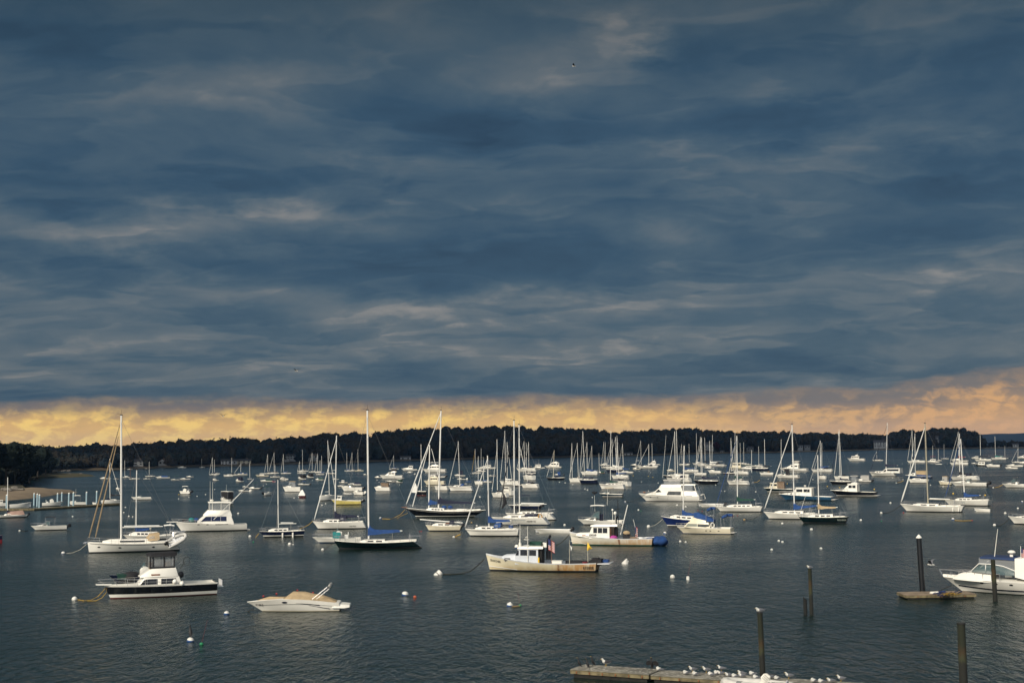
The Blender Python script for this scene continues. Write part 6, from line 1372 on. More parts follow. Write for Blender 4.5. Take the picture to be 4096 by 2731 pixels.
S_('white sloop hidden behind others, thin mast left of the group', 'E', 232, 330, 955, 24, mast=(262, 257, 506), jib=CWHITE)
S_('far sloop with lone slim mast right of the close group', 'E', 440, 560, 845, 20, mast=(495, 491, 534), jib=CWHITE)
P_('orange brown hulled boat with green cover, right centre', 'E', 578, 652, 862, 20, hull=mat('orange brown paint', (.24, .12, .06), .5), cuddy=(.1, .5, .1), ws=None, cover=(CGREEN, .3, .8, .2, .2), rails=False, plat=False)
S_('far sloop with short mast above the orange brown boat', 'E', 565, 650, 858, 20, mast=(580, 575, 625), jib=None)
P_('white motorboat beyond the dark blue sloop, far right centre', 'E', 582, 705, 772, 14, cuddy=(.15, .5, .1), ws=None, ph=(.4, .46, .7, .14, 2), rails=False, plat=False)
S_('dark blue hulled sloop with white deck, right centre cluster', 'E', 655, 872, 852, 20, hull=NAVY, band=WHITE, fb=42, fs=38, mast=(790, 769, 432), jib=CWHITE)
S_('white sloop with tall mast behind the dark blue sloop', 'E', 650, 865, 812, 20, mast=(738, 729, 458), jib=CWHITE)
S_('far white sloop with slim mast in the right centre cluster, leftmost', 'E', 600, 720, 800, 20, mast=(642, 632, 490), jib=CWHITE)
S_('far white sloop paired with its left neighbour in the cluster', 'E', 622, 742, 792, 20, mast=(652, 651, 492), jib=None, cover=CNAVY)
S_('far sloop with navy cover, tallest thin mast of the cluster', 'E', 740, 880, 790, 20, mast=(795, 787, 416), jib=None, cover=CNAVY)
S_('white sloop with blue cover and furled jib, right of cluster', 'E', 790, 995, 862, 22, mast=(865, 852, 512), jib=CWHITE, cover=CBLUE, boom=(935, 805))
S_('white sloop with bright blue sail bundle and oval stern, right centre', 'E', 722, 945, 930, 26, fb=46, fs=42, mast=(785, 773, 560), jib=None, cover=CBLUE, boom=(910, 850), over=-.05)
S_('large white sloop with dark stripe, green sail cover and round transom', 'E', 578, 900, 1052, 24, fb=66, fs=58, mast=(710, 715, 360), jib=None, cover=CGREEN, boom=(690, 930) if False else 0, over=-.04, tr=.72)
S_('white sloop with round white stern and navy bimini, close behind the dark striped one', 'E', 740, 968, 1018, 42, fb=54, fs=56, mast=mt('E', 788, 440, 'E', 812), jib=None, boom=0, bimini=CNAVY, over=-.04, tr=.85, br=.36)
P_('navy hulled picnic boat with arched tan canopy, right centre', 'E', 582, 865, 1143, 12, hull=mat('dark teal navy gelcoat', (.006, .018, .03), .2), boot=WHITE, band=WHITE, fb=48, fs=38, cuddy=(.1, .42, .05), ws=(.24, .36, .09), top=CTAN, topz=.26, topf=(.24, .60), cock=(.5, .97), rails=False, plat=False, canopy_w=.7)
P_('black hulled motorboat with white bow tower, far right centre', 'E', 945, 1085, 778, 14, hull=BLACKH, band=WHITE, cuddy=(.1, .5, .1), ws=None, top=WHITE, topz=.4, topf=(.5, .8), rails=False, plat=False)
P_('cream small boat nearest the long white sloop, far right centre', 'E', 968, 1068, 816, 14, hull=CREAM, cuddy=(.1, .5, .14), ws=None, out=1, rails=False, plat=False)
S_('far sloop with two stays, mast left of three at right centre', 'E', 1000, 1130, 790, 16, mast=(1073, 1066, 474), jib=CWHITE)
S_('long low white sloop, far right centre', 'E', 1030, 1276, 803, 14, mast=(1163, 1161, 516), jib=CWHITE)
S_('far sloop with the rightmost mast of the three', 'E', 1130, 1280, 784, 16, mast=(1203, 1199, 508), jib=None)
P_('blue bottomed white flybridge boat, far right centre', 'E', 1145, 1296, 766, 14, hull=WHITE, boot=BLUEH, bot=ANTIBL, cuddy=None, ph=(.25, .34, .68, .16, 2), fly=(.4, .66, .06), rails=False, ant=((.6, .3),))
# -- Q (2600,1720, 5.88)
S_('black masted dark sloop behind the large motor yacht', 'Q', 300, 760, 1110, 18, hull=BLACKH, band=WHITE, mast=(385, 382, 40), mastm=BLACKH, jib=CWHITE, jibto=(285, 1255), cover=CNAVY, boom=0)
S_('white sloop with tall pale mast behind the large motor yacht', 'Q', 390, 1010, 1235, 30, fb=110, fs=100, mast=(592, 580, 25), jib=CWHITE, over=-.06, tr=.8, boom=0)
S_('white sloop with leaning mast and black cover behind the large motor yacht', 'Q', 480, 960, 1130, 26, fb=90, fs=85, mast=(650, 620, 5), jib=None, cover=CBLACK, boom=(890, 1060))
P_('tan and white small boat behind the black mast', 'Q', 385, 615, 970, 14, hull=CREAM, cuddy=(.1, .5, .12), ws=None, cover=(CGREY, .4, .7, .14, .1), rails=False, plat=False)
S_('far white sloop with dark cover, left of its thick masted twin', 'Q', 670, 940, 828, 18, mast=(755, 743, 322), jib=CWHITE, cover=CNAVY)
S_('far sloop with thick pale mast right of its twin', 'Q', 700, 950, 815, 18, mast=(925, 916, 322), jib=None, boom=0)
S_('white sloop with blue cover amid the right centre sloops', 'Q', 770, 1160, 998, 16, fb=62, fs=58, mast=(935, 930, 560) if False else (808, 800, 350), jib=None, cover=CBLUE, boom=(1080, 895))
S_('white sloop with navy stripe, stern on, amid the right centre sloops', 'Q', 1030, 1350, 1075, 22, fb=75, fs=62, boot=NAVY, mast=(1200, 1188, 155), jib=CWHITE, boom=0)
S_('long black hulled yawl with cream deck and navy boom, right of the motor yacht', 'Q', 1020, 1650, 1270, 10, hull=BLACKH, band=None, fb=95, fs=75, over=.12, rake=.14, tr=.3, br=.25, mast=(1228, 1212, 175), jib=CWHITE, cover=CNAVY, boom=(1620, 1108), cabin=(.2, .72, .035))
S_('far white sloop with dark boom among the right masts', 'Q', 1110, 1480, 850, 16, mast=(1298, 1285, 172), jib=None, cover=CBLACK, boom=(1460, 742))
S_('far long white sloop with pale boom among the right masts', 'Q', 1260, 1790, 862, 16, mast=(1415, 1400, 252), jib=None, boom=0)
S_('far white sloop with tall mast before the white house', 'Q', 1480, 1815, 850, 16, mast=(1455, 1470, 108), jib=None, boom=(1710, 735))
S_('far sloop with very tall thin mast left of the house', 'Q', 1000, 1300, 810, 16, mast=(1098, 1090, 65), jib=None, boom=0)
P_('blue hulled motorboat with white cabin, right centre', 'Q', 1258, 1530, 915, 14, hull=MIDBLUE, band=WHITE, cuddy=(.15, .5, .1), ws=None, ph=(.35, .45, .7, .14, 2), rails=False, plat=False)
P_('white cruiser with blue canvas arch, right centre', 'Q', 1365, 1685, 1018, 18, fb=70, fs=58, cuddy=(.12, .5, .09), ws=(.36, .48, .07), top=CBLUE, topz=.3, topf=(.42, .70), rails=False)
S_('dark red hulled sloop with navy striped forestay, right', 'Q', 1705, 2030, 1035, 10, hull=MAROON, band=WHITE, mast=mt('F', 706, 362, 'Q', 2005), jib=CNAVY, boom=0)
S_('white sloop overlapping the dark red one', 'T', 200, 580, 1045, 24, fb=75, fs=65, mast=(145, 137, 182), jib=CWHITE, boom=0, over=-.05)
S_('white sloop with green cover and round stern with green bag', 'T', 48, 605, 1295, 28, fb=105, fs=90, mast=mt('F', 704, 500, 'T', 245), jib=CWHITE, cover=CGREEN, boom=(430, 1105), over=-.08, tr=.78)
S_('far sloop with thin mast, first of the pair right of the dark red hull', 'T', 250, 520, 800, 16, mast=(362, 356, 290), jib=None, boom=0)
S_('far green sided boat with slim mast, second of the pair', 'T', 400, 640, 828, 16, hull=mat('green gelcoat', (.01, .10, .055), .3), band=WHITE, mast=(442, 438, 285), jib=None, boom=0)
P_('bulky cream trawler behind the dark red sloop', 'T', 110, 440, 905, 20, hull=CREAM, cuddy=None, ph=(.2, .26, .85, .28, 3), rails=False, plat=False, housem=CREAM)
P_('white cruiser with dark windows and a navy bottom, right centre', 'T', 360, 700, 930, 14, hull=WHITE, bot=ANTIBL, boot=NAVY, cuddy=(.1, .4, .07), ws=None, ph=(.4, .46, .8, .14, 3), rails=False)
S_('navy hulled sloop beside the white cruiser, far right', 'T', 610, 1060, 955, 20, hull=NAVY, band=WHITE, fb=68, fs=60, mast=(940, 928, 212), jib=None, boom=0, over=-.06)
S_('far sloop with thin short mast and dark blue jib, far right', 'T', 620, 900, 860, 16, mast=(795, 790, 380), jib=CNAVY, boom=0)
S_('white small sloop with brown hood, open water right', 'T', 815, 1165, 1063, 24, fb=70, fs=60, mast=(625, 622, 462), jib=None, boom=0, rig=False, dodger=CBROWN)
P_('white flybridge express cruiser with green bimini, far right', 'T', 1295, 1960, 972, 16, fb=72, fs=66, cuddy=(.1, .42, .06), ws=None, ph=(.28, .44, .70, .13, 2), fly=(.48, .72, .04), flytop=(WHITE, .09, CGREY), cock=(.74, .97))
P_('white express cruiser with black canvas, right', 'T', 1190, 1760, 1135, 20, fb=80, fs=72, cuddy=(.1, .48, .08), ws=(.34, .48, .07), top=CBLACK, topz=.26, topf=(.36, .62), encl=CBLACK, enclf=(.42, .58), cock=(.55, .97))
P_('dark green hulled trawler with brown canvas cockpit, right', 'T', 915, 1620, 1465, 12, hull=DKGREEN, boot=WHITE, band=WHITE, fb=110, fs=82, cuddy=(.06, .24, .03), ws=None, ph=(.20, .26, .50, .17, 2), housem=CREAM, top=CBROWN, topz=.24, topf=(.48, .72), encl=CBROWN, cock=(.52, .97), ant=((.55, .3),))
S_('far sloop with lone mast rising behind the dark green trawler', 'T', 1180, 1500, 1090, 18, mast=(1322, 1320, 215), jib=None, boom=0, rig=False)
# -- F
S_('white sloop with dark green boom cover and blue furled jib, right of the motor yacht', 'F', 482, 1052, 1318, 14, fb=62, fs=62, mast=(735, 727, 418), jib=CBLUE, jr=.9, jibto=(490, 1212), cover=CGREEN, boom=(945, 1165), cabin=(.24, .78, .05), cw=4, tr=.62)
P_('slate blue hulled cabin boat with big white cabin, right', 'F', 1222, 1870, 1184, 14, hull=MIDBLUE, band=None, fb=76, fs=45, cuddy=(.06, .4, .05), ws=None, ph=(.28, .36, .64, .13, 2), cock=(.66, .97), rails=True, radar=(.5, .35), sp=1.3)
S_('white sloop with long blue sail cover and a blue sail lashed forward, right front', 'F', 1045, 1700, 1407, 15, fb=85, fs=70, mast=(1405, 1376, 288), jib=CWHITE, jr=1.2, jibto=(1050, 1285), cover=CBLUE, boom=(1682, 1232), cabin=(.22, .75, .045), cw=3, ch=.10, spr=2)
_b = [o for o in COL.objects if str(o.get('label', '')).startswith('white sloop with long blue sail cover and a blue')][0]
b = S_('dark green sloop with tan sail cover, in front of the long blue covered sloop', 'F', 1452, 2045, 1452, 14, hull=DKGREEN, boot=None, band=None, deckm=DECK, fb=75, fs=78, mast=(1692, 1678, 645), jib=CWHITE, jr=.35, cover=CTAN, boom=(1912, 1255), cabin=(.22, .72, .055), cw=3, ch=.09, tr=.62)
b.text('BLUE HERON', 1925, 1408, 2020, .20, PALELET)
S_('white sloop with blue cover, far right of centre', 'F', 1605, 1870, 850, 18, fb=36, fs=34, mast=(1712, 1708, 474), jib=CWHITE, cover=CBLUE, boom=(1815, 776), dodger=CNAVY)
S_('far sloop with second thin mast beside the blue covered sloop', 'F', 1660, 1860, 838, 18, mast=(1728, 1726, 500), jib=None, boom=0)
S_('small white sloop with oval stern, right', 'F', 1684, 1790, 934, 45, fb=44, fs=40, mast=(1716, 1716, 640), jib=None, boom=0, rig=False)
S_('white sloop with blue cover above a black hulled sloop, right', 'F', 1872, 2060, 938, 22, fb=44, fs=40, mast=(1958, 1930, 345), jib=CWHITE, cover=CBLUE, boom=(1995, 888))
S_('black hulled sloop with dark furled jib, right', 'F', 1822, 2085, 990, 14, hull=BLACKH, band=WHITE, fb=42, fs=36, mast=(1944, 1921, 370), jib=CNAVY, cover=CNAVY, boom=(2045, 925))
P_('distant white trawler alone near the right hand shore', 'F', 2030, 2238, 716, 14, fb=32, fs=28, cuddy=None, ph=(.2, .28, .68, .14, 4), fly=(.45, .62, .05), rails=True, ant=((.6, .2),))
P_('black hulled flybridge boat with dark green bridge curtains, right', 'G', 82, 625, 1135, 16, hull=BLACKH, boot=WHITE, band=None, fb=72, fs=52, cuddy=(.06, .34, .03), ws=None, ph=(.30, .44, .62, .155, 2), cock=(.64, .97), fly=(.48, .62, .02), flytop=(CGREY, .15, VINYL), rails=True, sp=1.6)
P_('white boat with grey canvas and white outboards, behind the black hulled flybridge boat', 'G', 360, 560, 962, 14, cuddy=(.12, .5, .08), ws=None, top=CGREY, topz=.3, topf=(.4, .9), encl=CGREY, out=2, outm=ENGBLK, rails=False, plat=False)
# -- G / R
S_('far white sloop with lone mast before the mansion', 'G', 570, 700, 716, 18, mast=(622, 618, 602), jib=CWHITE, boom=0)
b = S_('white sailing catamaran style yacht with big wraparound cabin and dark boom cover', 'G', 540, 868, 898, 22, fb=50, fs=42, mast=(728, 745, 268), jib=CNAVY, jr=.9, cover=CNAVY, boom=(868, 765), cabin=(.22, .5, .05), over=-.04, tr=.9, br=.42)
m = MB(); w = b.B*.38; S2 = b.hs('G', [(690, w*.8, w*.7, 848, 840), (745, w, w*.92, 850, 800), (905, w, w*.92, 852, 796)]); b.house('saloon', S2, WHITE, None, .05, [((S2[0][0]-.8, S2[1][0]-.1), (.3, .8)), ((S2[1][0]-.4, S2[2][0]+.3), (.4, .85))])
S_('white sloop with blue deck boat behind it, right', 'R', 165, 560, 1003, 18, fb=78, fs=70, mast=(290, 282, 60), jib=CWHITE, boom=0, dodger=CNAVY, cabin=(.2, .7, .05))
P_('blue hulled boat under low blue covers, right', 'R', 110, 610, 918, 12, hull=BLUEH, band=WHITE, cuddy=(.1, .4, .10), ws=None, cover=(CBLUE, .45, .95, .04, .03), rails=False, plat=False)
P_('tan canopied white boat with black hull stripe, right', 'R', 290, 560, 890, 20, cuddy=(.1, .4, .1), ws=None, top=CTAN, topz=.35, topf=(.1, .9), encl=CTAN, rails=False, plat=False)
S_('white sloop with navy boom cover, far right', 'R', 140, 495, 625, 16, fb=45, fs=42, mast=(238, 228, -10), jib=CWHITE, cover=CNAVY, boom=(450, 525))
P_('white flybridge boat with dark bimini, far right', 'R', 505, 745, 615, 18, cuddy=(.12, .45, .06), ws=None, ph=(.3, .4, .75, .16, 2), top=CRED, topz=.40, topf=(.35, .75), rails=False)
skiff('low white dinghy, far right', 'R', 668, 800, 650, 14, thw=1, nm='dinghy', cat='dinghy')
S_('far sloop with a thin short mast, right of the tall white ketch', 'R', 560, 700, 600, 18, mast=(622, 620, 292), jib=None, boom=0)
S_('far sloop with a thin mast, next right of the red canopied boat', 'R', 680, 800, 585, 18, mast=(728, 727, 350), jib=None, boom=0)
S_('tiny white sloop with blue cover near the right shore', 'R', 780, 930, 550, 22, mast=(836, 834, 265), jib=None, cover=CBLUE)
S_('white sloop with dark red covers, far right', 'R', 950, 1310, 665, 16, fb=50, fs=45, mast=(1120, 1102, 30), jib=CWHITE, cover=CRED, boom=(1245, 508))
P_('white cruiser with navy bridge canvas overlapping the red covered sloop', 'R', 970, 1300, 600, 16, hull=WHITE, band=NAVY, cuddy=(.1, .5, .08), ws=None, top=CNAVY, topz=.18, topf=(.5, .9), rails=False, plat=False)
S_('white sloop with black boom cover and full round stern, right', 'R', 965, 1515, 958, 26, fb=70, fs=80, mast=(1133, 1128, 60), jib=CWHITE, cover=CBLACK, boom=(1390, 820), over=-.04, tr=.8)
P_('small white cabin boat with tan top tied to a yellow line, right', 'R', 738, 985, 1040, 26, fb=72, fs=60, hull=CREAM, band=WHITE, cuddy=(.1, .5, .08), ws=(.36, .5, .14), top=CTAN, topz=.40, topf=(.34, .75), encl=CGREY, rails=False, plat=False)
P_('white walkaround with grey hull graphics and a big black outboard, right', 'R', 978, 1660, 1072, 12, fb=82, fs=70, cuddy=(.08, .55, .06), ws=(.42, .55, .05), cock=(.56, .97), out=2, ok=1.3, rails=False, plat=False)
b = S_('large white sloop with long white furled jib and bare boom, right front', 'G', 907, 1665, 1322, 15, fb=92, fs=72, mast=(1224, 1187, 272), mastm=mat('dull grey gold spar', (.36, .33, .25), .4), jib=CWHITE, jr=1.4, jibto=(905, 1202), boom=(1510, 1166), cabin=(.22, .62, .03), cw=2, tr=.5, spr=2, fend=(1535, 1597), over=.05)
S_('white sloop with bright blue sail cover and blue striped jib, behind the large right sloop', 'G', 1428, 1978, 1246, 22, fb=65, fs=70, mast=(1655, 1606, 455), jib=CBLUE, jr=1.0, jibto=(1425, 1145), cover=CBLUE, boom=(1842, 1112), cabin=(.25, .62, .045), cw=3, tr=.8, ch=.09)
skiff('white rowing dinghy drifting astern of the large right sloop', 'G', 1768, 1955, 1310, 8, fb=40, fs=28, thw=2, nm='dinghy', cat='dinghy')
S_('white sloop with black cover and tall pale mast at far right', 'R', 1425, 1750, 592, 18, fb=40, fs=38, mast=(1528, 1520, 90), jib=None, cover=CBLACK, boom=(1690, 495))
P_('white cruiser with small bridge at far right', 'R', 1350, 1545, 545, 14, cuddy=(.12, .5, .1), ws=None, ph=(.4, .46, .7, .16, 2), rails=False, plat=False)
S_('white sloop with teal cover at far right', 'R', 1735, 2030, 562, 18, fb=40, fs=36, mast=(1812, 1800, 118), jib=None, cover=CTEAL, boom=(1960, 492))
S_('far sloop with thin mast just left of the right edge pair', 'R', 1880, 2060, 545, 18, mast=(1990, 1988, 300), jib=None, boom=0)
P_('low white boat left of the grey topped cabin boat at far right', 'R', 1345, 1480, 640, 12, cuddy=(.2, .6, .08), ws=None, rails=False, plat=False)
P_('black hulled boat with pale cabin at far right', 'R', 1425, 1690, 682, 12, hull=BLACKH, cuddy=None, ph=(.22, .3, .72, .18, 2), rails=False, plat=False)
P_('white cuddy with black outboard at far right', 'R', 1630, 1900, 702, 12, fb=48, fs=44, cuddy=(.1, .5, .07), ws=(.4, .5, .08), out=2, rails=False, plat=False)
P_('low white speedboat, nearest of the far right pair', 'R', 1995, 2235, 738, 12, fb=36, fs=30, cuddy=(.1, .5, .05), ws=None, rails=False, plat=False)
P_('white and grey motorboat just beyond the low white speedboat', 'R', 2015, 2340, 698, 12, fb=36, fs=32, cuddy=(.1, .5, .06), ws=None, rails=False, plat=False)
S_('far sloop with slender mast at the right edge', 'R', 2120, 2330, 622, 18, mast=(2235, 2240, 330), jib=CWHITE, boom=0, cover=None)
P_('white cruiser cut by the right edge near the far spit', 'R', 2225, 2480, 540, 14, cuddy=(.1, .5, .1), ws=None, ph=(.4, .5, .8, .14, 2), rails=False, plat=False)
P_('white boat with dark green canvas at the right edge', 'R', 2255, 2480, 640, 14, cuddy=(.1, .5, .1), ws=None, top=CGREEN, topz=.3, topf=(.1, .5), rails=False, plat=False)
P_('white cuddy with small black bimini on a yellow mooring line at the right edge', 'R', 1955, 2560, 1095, 14, fb=74, fs=64, cuddy=(.12, .5, .07), ws=(.26, .44, .10), top=CBLACK, topz=.24, topf=(.38, .52), cock=(.52, .97), plat=False)
P_('white motorboat bow with low rail, cut by the right edge', 'G', 2182, 2700, 1468, 14, fb=92, fs=70, cuddy=(.16, .5, .05), ws=(.4, .5, .08), plat=False)
b = skiff('red and navy boat stern just showing at the left edge', 'S', -230, 18, 1402, -4, hull=REDH, fb=100, fs=95, nm='motorboat', cat='motorboat'); b.stripe('navy_band', b.fx(.1), b.fx(.99), lambda x: b.hu.sh(x)*.5, lambda x: b.hu.sh(x)-.02, NAVY); m = MB(); m.box((-b.L*.3, 0, b.hu.fs+.5), (.6, .8, .3)); b.part('black_cover', m, CBLACK)
# ================================================================ floats, piles, buoys, lines, birds
WOODG = mat('grey weathered planks', (.20, .19, .16), .9, .35, 1.3, bump=.6, bscale=9)
WOODT = mat('tan weathered planks', (.22, .17, .12), .9, .3, 1.5, bump=.5, bscale=9)
FASC = mat('stained dock edge', (.15, .125, .07), .9, .5, 2.5, bump=.5, bscale=6)
BILLET = mat('weedy float billet', (.012, .012, .010), .9, .4, 3, bump=.8, bscale=6)
GUANO = mat('white bird droppings', (.46, .44, .39), .95, .2, 6)
def float_dock(label, A, Bp, width, top, fas, deckm, bil=True, parts_bolts=6, droppings=0, seed=1):
    """floating dock section: A, B world ends of its front edge"""
    d = (Bp-A); L = d.length; d.normalize(); n = Vector((-d.y, d.x, 0))
    if n.y < 0: n = -n
    r = empty('floating_dock', (A.x, A.y, 0), math.atan2(d.y, d.x), label, 'dock')
    sg = 1 if Vector((-d.y, d.x, 0)).dot(n) > 0 else -1
    m = MB(); k = int(L/.16); rg = random.Random(seed)
    for i in range(k): m.box(((i+.5)*L/k, sg*width/2, top-.02+rg.uniform(-.005, .006)), (L/k-.012, width+rg.uniform(-.03, .05), .04))
    obj('deck', m, deckm, r, False)
    m = MB(); m.box((L/2, sg*.04, top-.06-fas/2), (L, .08, fas)); m.box((L/2, sg*(width-.04), top-.06-fas/2), (L, .08, fas)); m.box((.04, sg*width/2, top-.06-fas/2), (.08, width-.17, fas)); m.box((L-.04, sg*width/2, top-.06-fas/2), (.08, width-.17, fas)); obj('edge_board', m, FASC, r, False)
    m = MB(); R = []
    for i in range(25):
        x = lerp(.15, L-.15, i/24); z = top-.07-fas+rg.uniform(-.02, .07); R.append([(x, sg*.10, -.2), (x, sg*(.06+rg.uniform(-.02, .02)), z), (x, sg*(width-.1), z), (x, sg*(width-.1), -.2)])
    m.loft(R); obj('float_billet', m, BILLET, r, False)
    for i in range(parts_bolts):
        m = MB(); m.box(((i+.5)*L/parts_bolts, -sg*.03, top-.06-fas*.5), (.05, .05, fas*.7)); obj('edge_bracket', m, mat('rusty bracket', (.20, .08, .03), .8, .3, 6), r, False)
    if droppings:
        m = MB()
        for i in range(droppings):
            x, y, s = rg.uniform(.1, L-.1), rg.uniform(.05, width-.05), rg.uniform(.02, .09); V = [(x+s*rg.uniform(.6, 1.5)*math.cos(q*PI/3), sg*y+s*rg.uniform(.5, 1)*math.sin(q*PI/3), top+.006) for q in range(6)]; m.add(V, [tuple(range(6))])
        o = obj('bird_droppings', m, GUANO, r, False); o['kind'] = 'stuff'
    return r
A1, A2 = water_pt(2281, 2674, .42), water_pt(2962, 2719.5, .42); dd = (A2-A1).normalized()
float_dock('weathered grey floating dock section at the bottom with cormorants on its left end', A1, A1+dd*4.25, 1.65, .42, .17, WOODG, droppings=150, seed=1)
float_dock('floating dock section crowded with resting gulls, bottom right of centre', A1+dd*4.33+Vector((0, -.02, 0)), A1+dd*10.3, 1.62, .40, .15, WOODG, droppings=170, seed=2)
float_dock('rightmost floating dock section running out of the bottom of the photo', A1+dd*10.4, A1+dd*17.5, 1.62, .40, .15, WOODG, droppings=120, seed=3)
DK = (A1, dd)
def dock_pt(px, py, z=.43): return water_pt(px, py, z)
B1, B2 = water_pt(3624, 2374, .42), water_pt(3905, 2369, .42); float_dock('small tan float beside the white cruiser at right, with blue and yellow ropes', B1, B1+(B2-B1)*1.0, 2.3, .33, .15, WOODT, parts_bolts=3)
m = MB(); rg = random.Random(8)
for k in range(9):
    pts = []; x0, y0 = 3790+rg.uniform(-35, 40), 2372+rg.uniform(-6, 6)
    for i in range(9): p = water_pt(x0+26*math.sin(i*.8+k)*(.5+.06*k), y0+6*math.cos(i*1.1+k), .36+.03*(i % 2)); pts.append(p)
    m.tube(pts, .026, 5)
obj('coiled_rope', m, mat('blue rope', (.01, .03, .12), .9, .3, 4), None, True, label='tangle of dark blue rope at the bow end of the small tan float', category='rope')
m = MB()
for k in range(5):
    x0 = 3775+k*14; m.tube([water_pt(x0+16*math.sin(i*.9+k), 2374+5*math.cos(i*1.2+k), .42+.02*i) for i in range(8)], .02, 5)
obj('coiled_rope', m, ROPEY, None, True, label='yellow rope piled over the blue tangle on the small tan float', category='rope')
p = water_pt(*vp('N', 497, 676), .3); m = MB(); m.tube([(p.x-.35, p.y-.1, .32), (p.x-.28, p.y-.1, .32), (p.x+.28, p.y-.1, .32), (p.x+.35, p.y-.1, .32)], [.04, .13, .13, .04], 9); obj('fender', m, WHITE, None, True, label='white fender lying at the edge of the small tan float', category='fender')
for k, (a, c, lb) in enumerate([((137, 2034), (486, 2013), 'long dark float at left with boats behind it and blue piles'), ((-80, 2035), (130, 2034), 'short dark float at the left edge below the beach')]):
    P0, P1 = water_pt(*a, .35), water_pt(*c, .35); float_dock(lb, P0, P1, 2.2, .35, .22, FASC, parts_bolts=0, seed=5+k)
# piles
PILEB = mat('pale blue pile sleeve', (.30, .42, .48), .6, .15, .8)
def pile(label, view, x, yt, yb, r, mats, cap=None, lean=0.0, group=None, broken=False, xt=None):
    p = water_pt(*vp(view, x, yb)); dep = (p-C0).dot(_F); T = at_depth(*vp(view, xt if xt is not None else x, yt), dep)
    rt = empty('piling', (p.x, p.y, 0), 0, label, 'piling', group); h = T.z; tx = T.x-p.x
    m = MB(); n = 14; R = []; zs_ = [-1.5, 0, h*.25, h*.5, h*.75, h]
    for z in zs_:
        rr = r*(1.0-.06*max(0, z)/h); cx = tx*z/h; R.append([(cx+rr*math.cos(2*PI*j/n)*(1+.03*math.sin(j*3+z)), rr*math.sin(2*PI*j/n), z+(2.6*r*max(0, math.cos(2*PI*(j-7)/n))**3+.5*r*(j % 3 == 0)-.6*r if broken and z == h else 0)) for j in range(n)])
    m.loft(R); obj('post', m, mats, rt)
    if cap == 'cone': m = MB(); m.tube([(tx, 0, h-.04), (tx, 0, h+.02), (tx, 0, h+r*1.15)], [r*1.08, r*1.08, .02], 14); obj('pile_cap', m, WHITE, rt)
    elif cap: m = MB(); m.tube([(tx, 0, h-.02), (tx, 0, h+.03)], [r*1.12, r*1.05], 14); obj('pile_cap', m, cap, rt)
    return Vector((p.x+tx, p.y, h)), rt
def wood_pile_mat(name, zg, zr):
    """old timber: grey green top, mossy then rusty orange, black weed near the water"""
    M = bpy.data.materials.new(name); M.use_nodes = True; t = NT(M.node_tree); p = t.n['Principled BSDF']; tc = t.new('ShaderNodeTexCoord'); x, y, z = t.sep(tc.outputs['Object'])
    f, _ = t.noise(t.xyz(t.m('MULTIPLY', x, 9), t.m('MULTIPLY', y, 9), t.m('MULTIPLY', z, 1.4)), 1.5, 5, .65); zz = t.m('MULTIPLY_ADD', t.m('SUBTRACT', f, .5), .7, z)
    c = t.ramp(t.m('DIVIDE', zz, 5.0), [(0, (.006, .007, .007)), (zr/5-.02, (.008, .009, .008)), (zr/5+.02, (.034, .040, .017)), (zg/5, (.040, .021, .006)), (zg/5+.06, (.009, .013, .005)), (1, (.007, .010, .006))])
    t.l.new(t.mix(t.m('MULTIPLY', f, .5), c, (.02, .02, .012)), p.inputs['Base Color']); p.inputs['Roughness'].default_value = .9
    b = t.new('ShaderNodeBump'); b.inputs['Strength'].default_value = .6; b.inputs['Distance'].default_value = .03; t.l.new(f, b.inputs['Height']); t.l.new(b.outputs[0], p.inputs['Normal'])
    return M
WP1 = wood_pile_mat('mossy old timber', 1.7, 1.2); WP2 = wood_pile_mat('tidal old timber', 2.1, 1.35)
TOP1, _ = pile('tall mossy timber piling with a gull on top, behind the gull covered dock', 'M', 128, 876, 1520, .14, WP1, RUBBER, xt=105)
TOP2, _ = pile('tall timber piling with a gull on top, standing beside a broken stump', 'M', 612, 432, 892, .13, WP2, None, xt=600)
pile('short broken black timber stump beside the gull topped piling', 'M', 552, 735, 890, .13, mat('black rotten timber', (.007, .008, .008), .9), None, broken=True, xt=549)
pile('black steel piling with a white cone cap at the small tan float', 'N', 384, 124, 672, .205, mat('black pile coating', (.005, .006, .008), .45, .2), 'cone', xt=358)
pile('mossy timber piling in front of the white express cruiser', 'N', 1106, 345, 752, .165, WP2, None, xt=1093)
pile('thick timber piling at the bottom right corner, top in open water', 'N', 792, 980, 1610, .195, WP1, RUBBER, xt=781)
for k, (x, yt, yb) in enumerate([(76, 1118, 1268), (400, 1100, 1236), (437, 1106, 1246), (462, 1116, 1272), (676, 1100, 1216), (727, 1090, 1190), (809, 1096, 1252), (862, 1090, 1246), (1016, 1085, 1225), (1136, 1075, 1206)]):
    pile(['pale blue pile with white cap at the left edge float', 'pale blue pile, leftmost of a close trio at the float gap', 'pale blue pile, middle of the close trio at the float gap', 'pale blue pile, right one of the close trio at the float gap', 'pale blue pile in front of the white console boat, left of a pair', 'pale blue pile behind the white console boat, right of a pair',
          'pale blue pile just left of the boat with tall metal T top', 'pale blue pile in front of the boat with tall metal T top', 'lone pale blue pile right of the boat with tall metal T top', 'outermost pale blue pile at the right end of the long float'][k], 'A', x, yt, yb, .19, PILEB, 'cone', group='blue piles along the left float')
p = water_pt(*vp('A', 122, 960)); m = MB(); m.tube([(0, 0, 0), (0, 0, 9.0)], [.12, .06], 7); o = obj('flagpole', m, CREAM, None, True, label='bare pale flagpole on the marsh bank at the left edge', category='flagpole'); o.location = (p.x, p.y, .5)

